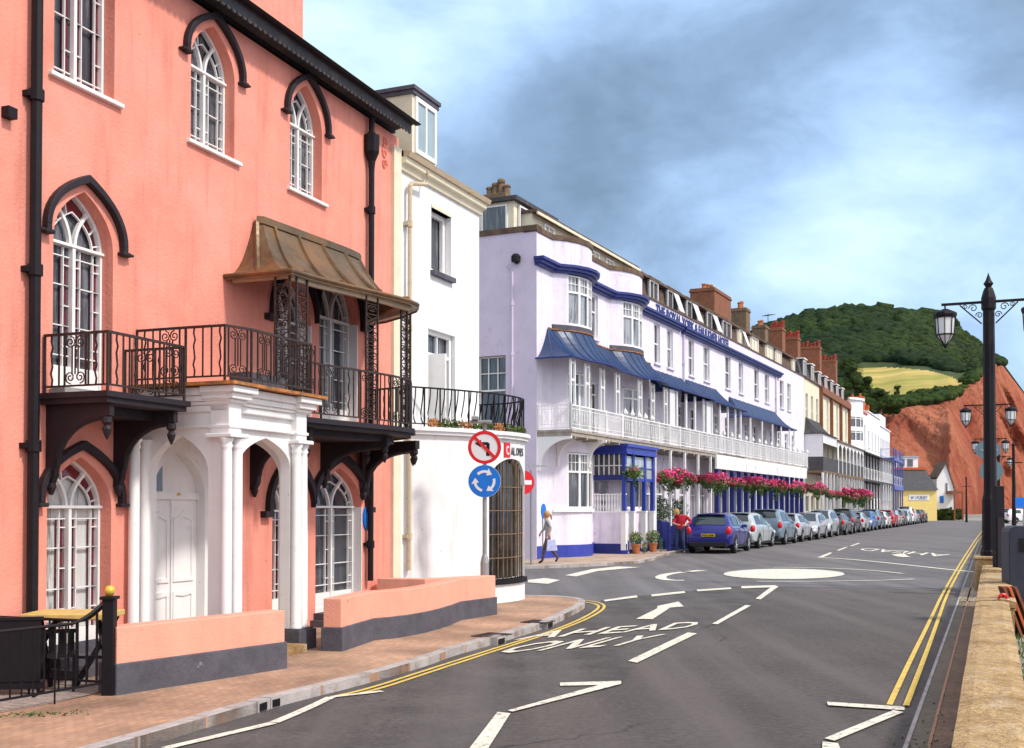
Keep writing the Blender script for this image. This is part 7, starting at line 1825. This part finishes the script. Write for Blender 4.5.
# woodland: many crowns over the hill
def crown_mesh(m, c, r, rnd, big=True):
    bm = bmesh.new(); bmesh.ops.create_icosphere(bm, subdivisions=2, radius=1)
    o = Vector((rnd.uniform(0, 99), rnd.uniform(0, 99), 0)); b0 = len(m.v)
    for v in bm.verts:
        d = v.co.normalized(); k = 1+.5*noise.noise(d*1.7+o)+.3*noise.noise(d*4+o); m.v.append((c.x+d.x*r*k, c.y+d.y*r*k, c.z+d.z*r*.75*k+r*.2))
    for f in bm.faces: m.f.append(tuple(b0+v.index for v in f.verts)); m.fm.append(0)
    bm.free()
def wood_mat(name, c1, c2, c3):
    m = bpy.data.materials.new(name); m.use_nodes = True; nt = m.node_tree; N = nt.nodes; L = nt.links; b = N['Principled BSDF']; b.inputs['Roughness'].default_value = .85; b.inputs['Specular IOR Level'].default_value = .15
    tc = N.new('ShaderNodeTexCoord'); prev = None
    for sc__, lo, hi, ca in ((.02, .4, .6, c2), (.35, .45, .65, c3)):
        n = N.new('ShaderNodeTexNoise'); n.inputs['Scale'].default_value = sc__; n.inputs['Detail'].default_value = 6; L.new(tc.outputs['Object'], n.inputs['Vector']); r_ = N.new('ShaderNodeMapRange'); r_.inputs[1].default_value = lo; r_.inputs[2].default_value = hi; r_.inputs[4].default_value = .8; L.new(n.outputs[0], r_.inputs[0])
        x = N.new('ShaderNodeMix'); x.data_type = 'RGBA'; L.new(r_.outputs[0], x.inputs[0])
        if prev is None: x.inputs[6].default_value = (*c1, 1)
        else: L.new(prev, x.inputs[6])
        x.inputs[7].default_value = (*ca, 1); prev = x.outputs[2]
    L.new(prev, b.inputs['Base Color'])
    n = N.new('ShaderNodeTexNoise'); n.inputs['Scale'].default_value = .5; n.inputs['Detail'].default_value = 8; n.inputs['Roughness'].default_value = .8; L.new(tc.outputs['Object'], n.inputs['Vector']); bp = N.new('ShaderNodeBump'); bp.inputs['Strength'].default_value = 1; bp.inputs['Distance'].default_value = 2; L.new(n.outputs[0], bp.inputs['Height']); L.new(bp.outputs[0], b.inputs['Normal'])
    M[name] = m
wood_mat('woodland', (.022, .045, .015), (.050, .080, .016), (.009, .020, .009))
wood_mat('bush', (.045, .085, .016), (.075, .105, .02), (.02, .038, .012))
rnd = random.Random(5); m = MB(); cnt = 0
while cnt < 3400:
    px = rnd.uniform(735, 1003); v = rnd.random()**.8
    yc, yr = tab(CL, px), tab(RG, px); y = lerp(yc, yr, v**.95)
    if is_field(px, y-1) or is_field(px, y+2) or is_field(px, y+5): continue
    if y > 372 and px > 880: continue
    if px > 985 and rnd.random() < .5: continue
    p = hillpt(px, v); r = rnd.choice((rnd.uniform(3, 6), rnd.uniform(5, 8.5)))*(p.y/800)**1.1*(1 if px < 955 else .5)*(1 if v > .2 else .8); crown_mesh(m, Vector((p.x, p.y, p.z-r*.15)), r, rnd); cnt += 1
wd = m.build('woodland', 'woodland', None, smooth=True, norm=False); wd['kind'] = 'stuff'
# scrub along the cliff edge (mass) and single trees at the field
m = MB()
for i in range(560):
    px = rnd.uniform(850, 992); yc = tab(CL, px); yy = yc-rnd.uniform(-2.5, 14 if px > 900 else 26)*(.75 if px < 970 else .4)
    if is_field(px, yy+1): continue
    yr = tab(RG, px); v = max(0, min(1, (yc-yy)/(yc-yr))) if yc > yr else 0
    p = hillpt(px, v**1.05); r = rnd.uniform(1.0, 2.4); crown_mesh(m, Vector((p.x, p.y, p.z)), r, rnd)
sc2 = m.build('hedgerow', 'bush', None, smooth=True, norm=False); sc2['kind'] = 'stuff'
def leafy_tree(px, py, Y, h, w, label, m_='bush', col_='leafdark'):
    p = at(px, py, Y); r = tag(empty('tree', (p.x, Y, p.z)), label, 'tree')
    mm_ = MB(); mm_.tube([(0, 0, -1), (w*.03, 0, h*.3), (0, 0, h*.7)], [w*.06, w*.045, w*.02], 6)
    rn = random.Random(px)
    for k in range(4): a = rn.uniform(0, 6.3); mm_.tube([(0, 0, h*(.3+.08*k)), (w*.3*math.cos(a), w*.3*math.sin(a), h*(.55+.08*k))], [w*.025, w*.01], 5)
    mm_.build('trunk', 'stonebrown', r)
    mc = MB()
    for k in range(16): a = rn.uniform(0, 6.3); q = rn.random()**.5*w*.36; crown_mesh(mc, Vector((q*math.cos(a), q*math.sin(a), h*rn.uniform(.12, .85))), w*rn.uniform(.12, .24), rn)
    leaf_cloud(mc, 900, 0, 0, h*.62, w*.52, w*.5, h*.42, w*.035, px)
    mc.fm = [0]*len(mc.f); mc.build('crown', m_, r, norm=False)
for (px, py, Y, h, w, lab) in ((897, 396, 420, 10, 4.5, 'thin upright tree standing alone at the lower edge of the yellow field'), (915, 402, 415, 10, 11, 'round bush-like tree below the middle of the yellow field'), (939, 398, 415, 9, 12, 'spreading tree at the right part of the field edge'), (923, 401, 414, 6, 5, 'small tree between the two bushy trees below the field'),
    (853, 388, 330, 14, 10, 'brownish tree rising behind the terrace roofs at the field corner'), (862, 396, 330, 11, 10, 'dark tree right of the brownish tree above the terrace'), (880, 408, 360, 11, 16, 'broad green tree above the white terrace end'), (866, 412, 340, 9, 12, 'low green tree just above the orange chimney block'), (893, 412, 380, 8, 14, 'low green tree where the cliff edge begins'), (848, 372, 350, 10, 9, 'tree touching the left tip of the yellow field')):
    leafy_tree(px, py+(4 if h > 8 else 2), Y, h*.6, w*.62, lab)
# hedge at the foot of the cliff
for i, (x0, x1, lab) in enumerate(((938, 960, 'dark low hedge right of the white gable house'), (990, 1004, 'low dark hedge at the cliff foot beyond the lamp post'))):
    mc = MB(); a = at(x0, 518, 172); b = at(x1, 518, 172); r = tag(empty('hedge', (a.x, 172, 0)), lab, 'hedge')
    for k in range(40): crown_mesh(mc, Vector((rnd.uniform(0, b.x-a.x), rnd.uniform(-.5, .5), rnd.uniform(.2, 1.3))), rnd.uniform(.4, .8), rnd)
    mc.fm = [0]*len(mc.f); mc.build('foliage', 'bush', r, norm=False)
# small vehicle and people group at far end as in the photo: a parasol and a white car on the promenade
c = copy_tree(protos['estate']); c['label'] = 'white car parked on the promenade beyond the nearest lamp post'; c['group'] = 'cars on the promenade'; recolour(c, 'carsilvergreen', 'carwhite'); p = at(1003.5, 520, 130); c.location = (p.x, 130, .13); c.rotation_euler = (0, 0, R(8))
# blue sign at right edge
p = at(1022, 502, 60); r = tag(empty('blue_sign', (p.x, 60, 0)), 'small blue rectangular sign on a post at the right edge', 'road sign'); m = MB(); m.box(-.35, .5, -.02, .02, p.z-.3, p.z+.25); m.build('plate', 'signblue', r); m = MB(); m.lathe([(.04, 0), (.04, p.z+.25)], (.1, .06, 0), 6); m.build('post', 'galv', r)

# ============================================================ SKY, SUN
SUN_EL, SUN_AZ = 47.0, 118.0      # azimuth clockwise from +Y (view direction)
w = bpy.data.worlds.new('World'); sc.world = w; w.use_nodes = True; nt = w.node_tree; N = nt.nodes; L = nt.links; N.clear()
out = N.new('ShaderNodeOutputWorld'); sky = N.new('ShaderNodeTexSky'); sky.sky_type = 'NISHITA'; sky.sun_disc = False; sky.sun_elevation = R(SUN_EL); sky.sun_rotation = R(SUN_AZ)
bg1 = N.new('ShaderNodeBackground'); bg1.inputs[1].default_value = .1; L.new(sky.outputs[0], bg1.inputs[0])
tc = N.new('ShaderNodeTexCoord'); nrm = N.new('ShaderNodeVectorMath'); nrm.operation = 'NORMALIZE'; L.new(tc.outputs['Generated'], nrm.inputs[0])
def math_(op, a, b=None, c=None):
    q = N.new('ShaderNodeMath'); q.operation = op
    for i, v in enumerate((a, b, c)):
        if v is None: continue
        if isinstance(v, (int, float)): q.inputs[i].default_value = v
        else: L.new(v, q.inputs[i])
    return q.outputs[0]
mp = N.new('ShaderNodeMapping'); mp.inputs['Scale'].default_value = (1.0, 1.0, 1.8); mp.inputs['Rotation'].default_value = (0, R(14), 0); L.new(nrm.outputs[0], mp.inputs[0])
def cloudn(scale, det, rough, dist):
    n_ = N.new('ShaderNodeTexNoise'); n_.inputs['Scale'].default_value = scale; n_.inputs['Detail'].default_value = det; n_.inputs['Roughness'].default_value = rough; n_.inputs['Distortion'].default_value = dist; L.new(mp.outputs[0], n_.inputs['Vector']); return n_.outputs[0]
na, nb_ = cloudn(2.4, 8, .52, .2), cloudn(6.5, 8, .58, .35)
fac = math_('MULTIPLY_ADD', na, 1.9, -.66); fac = math_('MULTIPLY_ADD', nb_, .75, math_('ADD', fac, -.27)); 
def lobe(px, py, k, amp):
    global fac
    d = ray(px, py).normalized(); dv = N.new('ShaderNodeVectorMath'); dv.operation = 'DOT_PRODUCT'; L.new(nrm.outputs[0], dv.inputs[0]); dv.inputs[1].default_value = d
    e = math_('EXPONENT', math_('MULTIPLY', math_('SUBTRACT', dv.outputs['Value'], 1.0), k)); fac = math_('MULTIPLY_ADD', e, amp, fac)
for L_ in ((900, 125, 200, .30), (960, 175, 160, .22), (810, 185, 260, .12), (1000, 60, 200, -.1), (560, 130, 70, -.10), (720, 120, 120, -.14), (640, 150, 60, -.08), (620, 200, 220, -.12), (740, 235, 300, .04), (340, 60, 120, .12), (430, 30, 160, .04), (660, 270, 200, .18), (750, 280, 160, .04), (560, 20, 200, .05), (930, 262, 260, -.10), (860, 20, 160, -.08), (620, 30, 160, -.05)): lobe(*L_)
cr = N.new('ShaderNodeValToRGB'); L.new(fac, cr.inputs[0]); e = cr.color_ramp.elements
e[0].position = 0.02; e[0].color = (.18, .27, .40, 1); e[1].position = .98; e[1].color = (.80, .92, .92, 1)
for pos, c_ in ((.25, (.26, .39, .58)), (.42, (.37, .54, .80)), (.56, (.47, .67, .88)), (.72, (.61, .82, .89))): q = e.new(pos); q.color = (*c_, 1)
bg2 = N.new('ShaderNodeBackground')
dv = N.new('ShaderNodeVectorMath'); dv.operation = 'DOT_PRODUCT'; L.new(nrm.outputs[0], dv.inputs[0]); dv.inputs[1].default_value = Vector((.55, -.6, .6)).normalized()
mr_ = N.new('ShaderNodeMapRange'); mr_.inputs[1].default_value = -.1; mr_.inputs[2].default_value = .8; mr_.inputs[3].default_value = 1.0; mr_.inputs[4].default_value = 1.9; L.new(dv.outputs['Value'], mr_.inputs[0]); L.new(mr_.outputs[0], bg2.inputs[1])  # unseen sky behind the camera made brighter, added as fill light
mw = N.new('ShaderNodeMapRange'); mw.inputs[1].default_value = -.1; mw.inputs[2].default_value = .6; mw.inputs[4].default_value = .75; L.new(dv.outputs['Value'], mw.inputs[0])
cw = N.new('ShaderNodeMix'); cw.data_type = 'RGBA'; L.new(mw.outputs[0], cw.inputs[0]); L.new(cr.outputs[0], cw.inputs[6]); cw.inputs[7].default_value = (.66, .625, .605, 1); L.new(cw.outputs[2], bg2.inputs[0])  # same unseen part of the sky tinted warm to colour that fill
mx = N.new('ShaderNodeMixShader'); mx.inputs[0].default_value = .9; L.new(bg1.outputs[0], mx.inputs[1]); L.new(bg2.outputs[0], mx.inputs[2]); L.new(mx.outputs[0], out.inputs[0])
sl = bpy.data.lights.new('sun', 'SUN'); sl.energy = 2.5; sl.angle = R(6); sl.color = (1, .94, .84); so = bpy.data.objects.new('sun', sl); link(so)
az, el = R(SUN_AZ), R(SUN_EL); dvec = Vector((math.sin(az)*math.cos(el), math.cos(az)*math.cos(el), math.sin(el))); so.rotation_euler = dvec.to_track_quat('Z', 'Y').to_euler()
sc.view_settings.view_transform = 'Standard'; sc.view_settings.look = 'None'; sc.view_settings.exposure = .38; sc.view_settings.gamma = 1; sc.view_settings.use_curve_mapping = False
sc.cycles.max_bounces = 6; sc.cycles.use_denoising = True
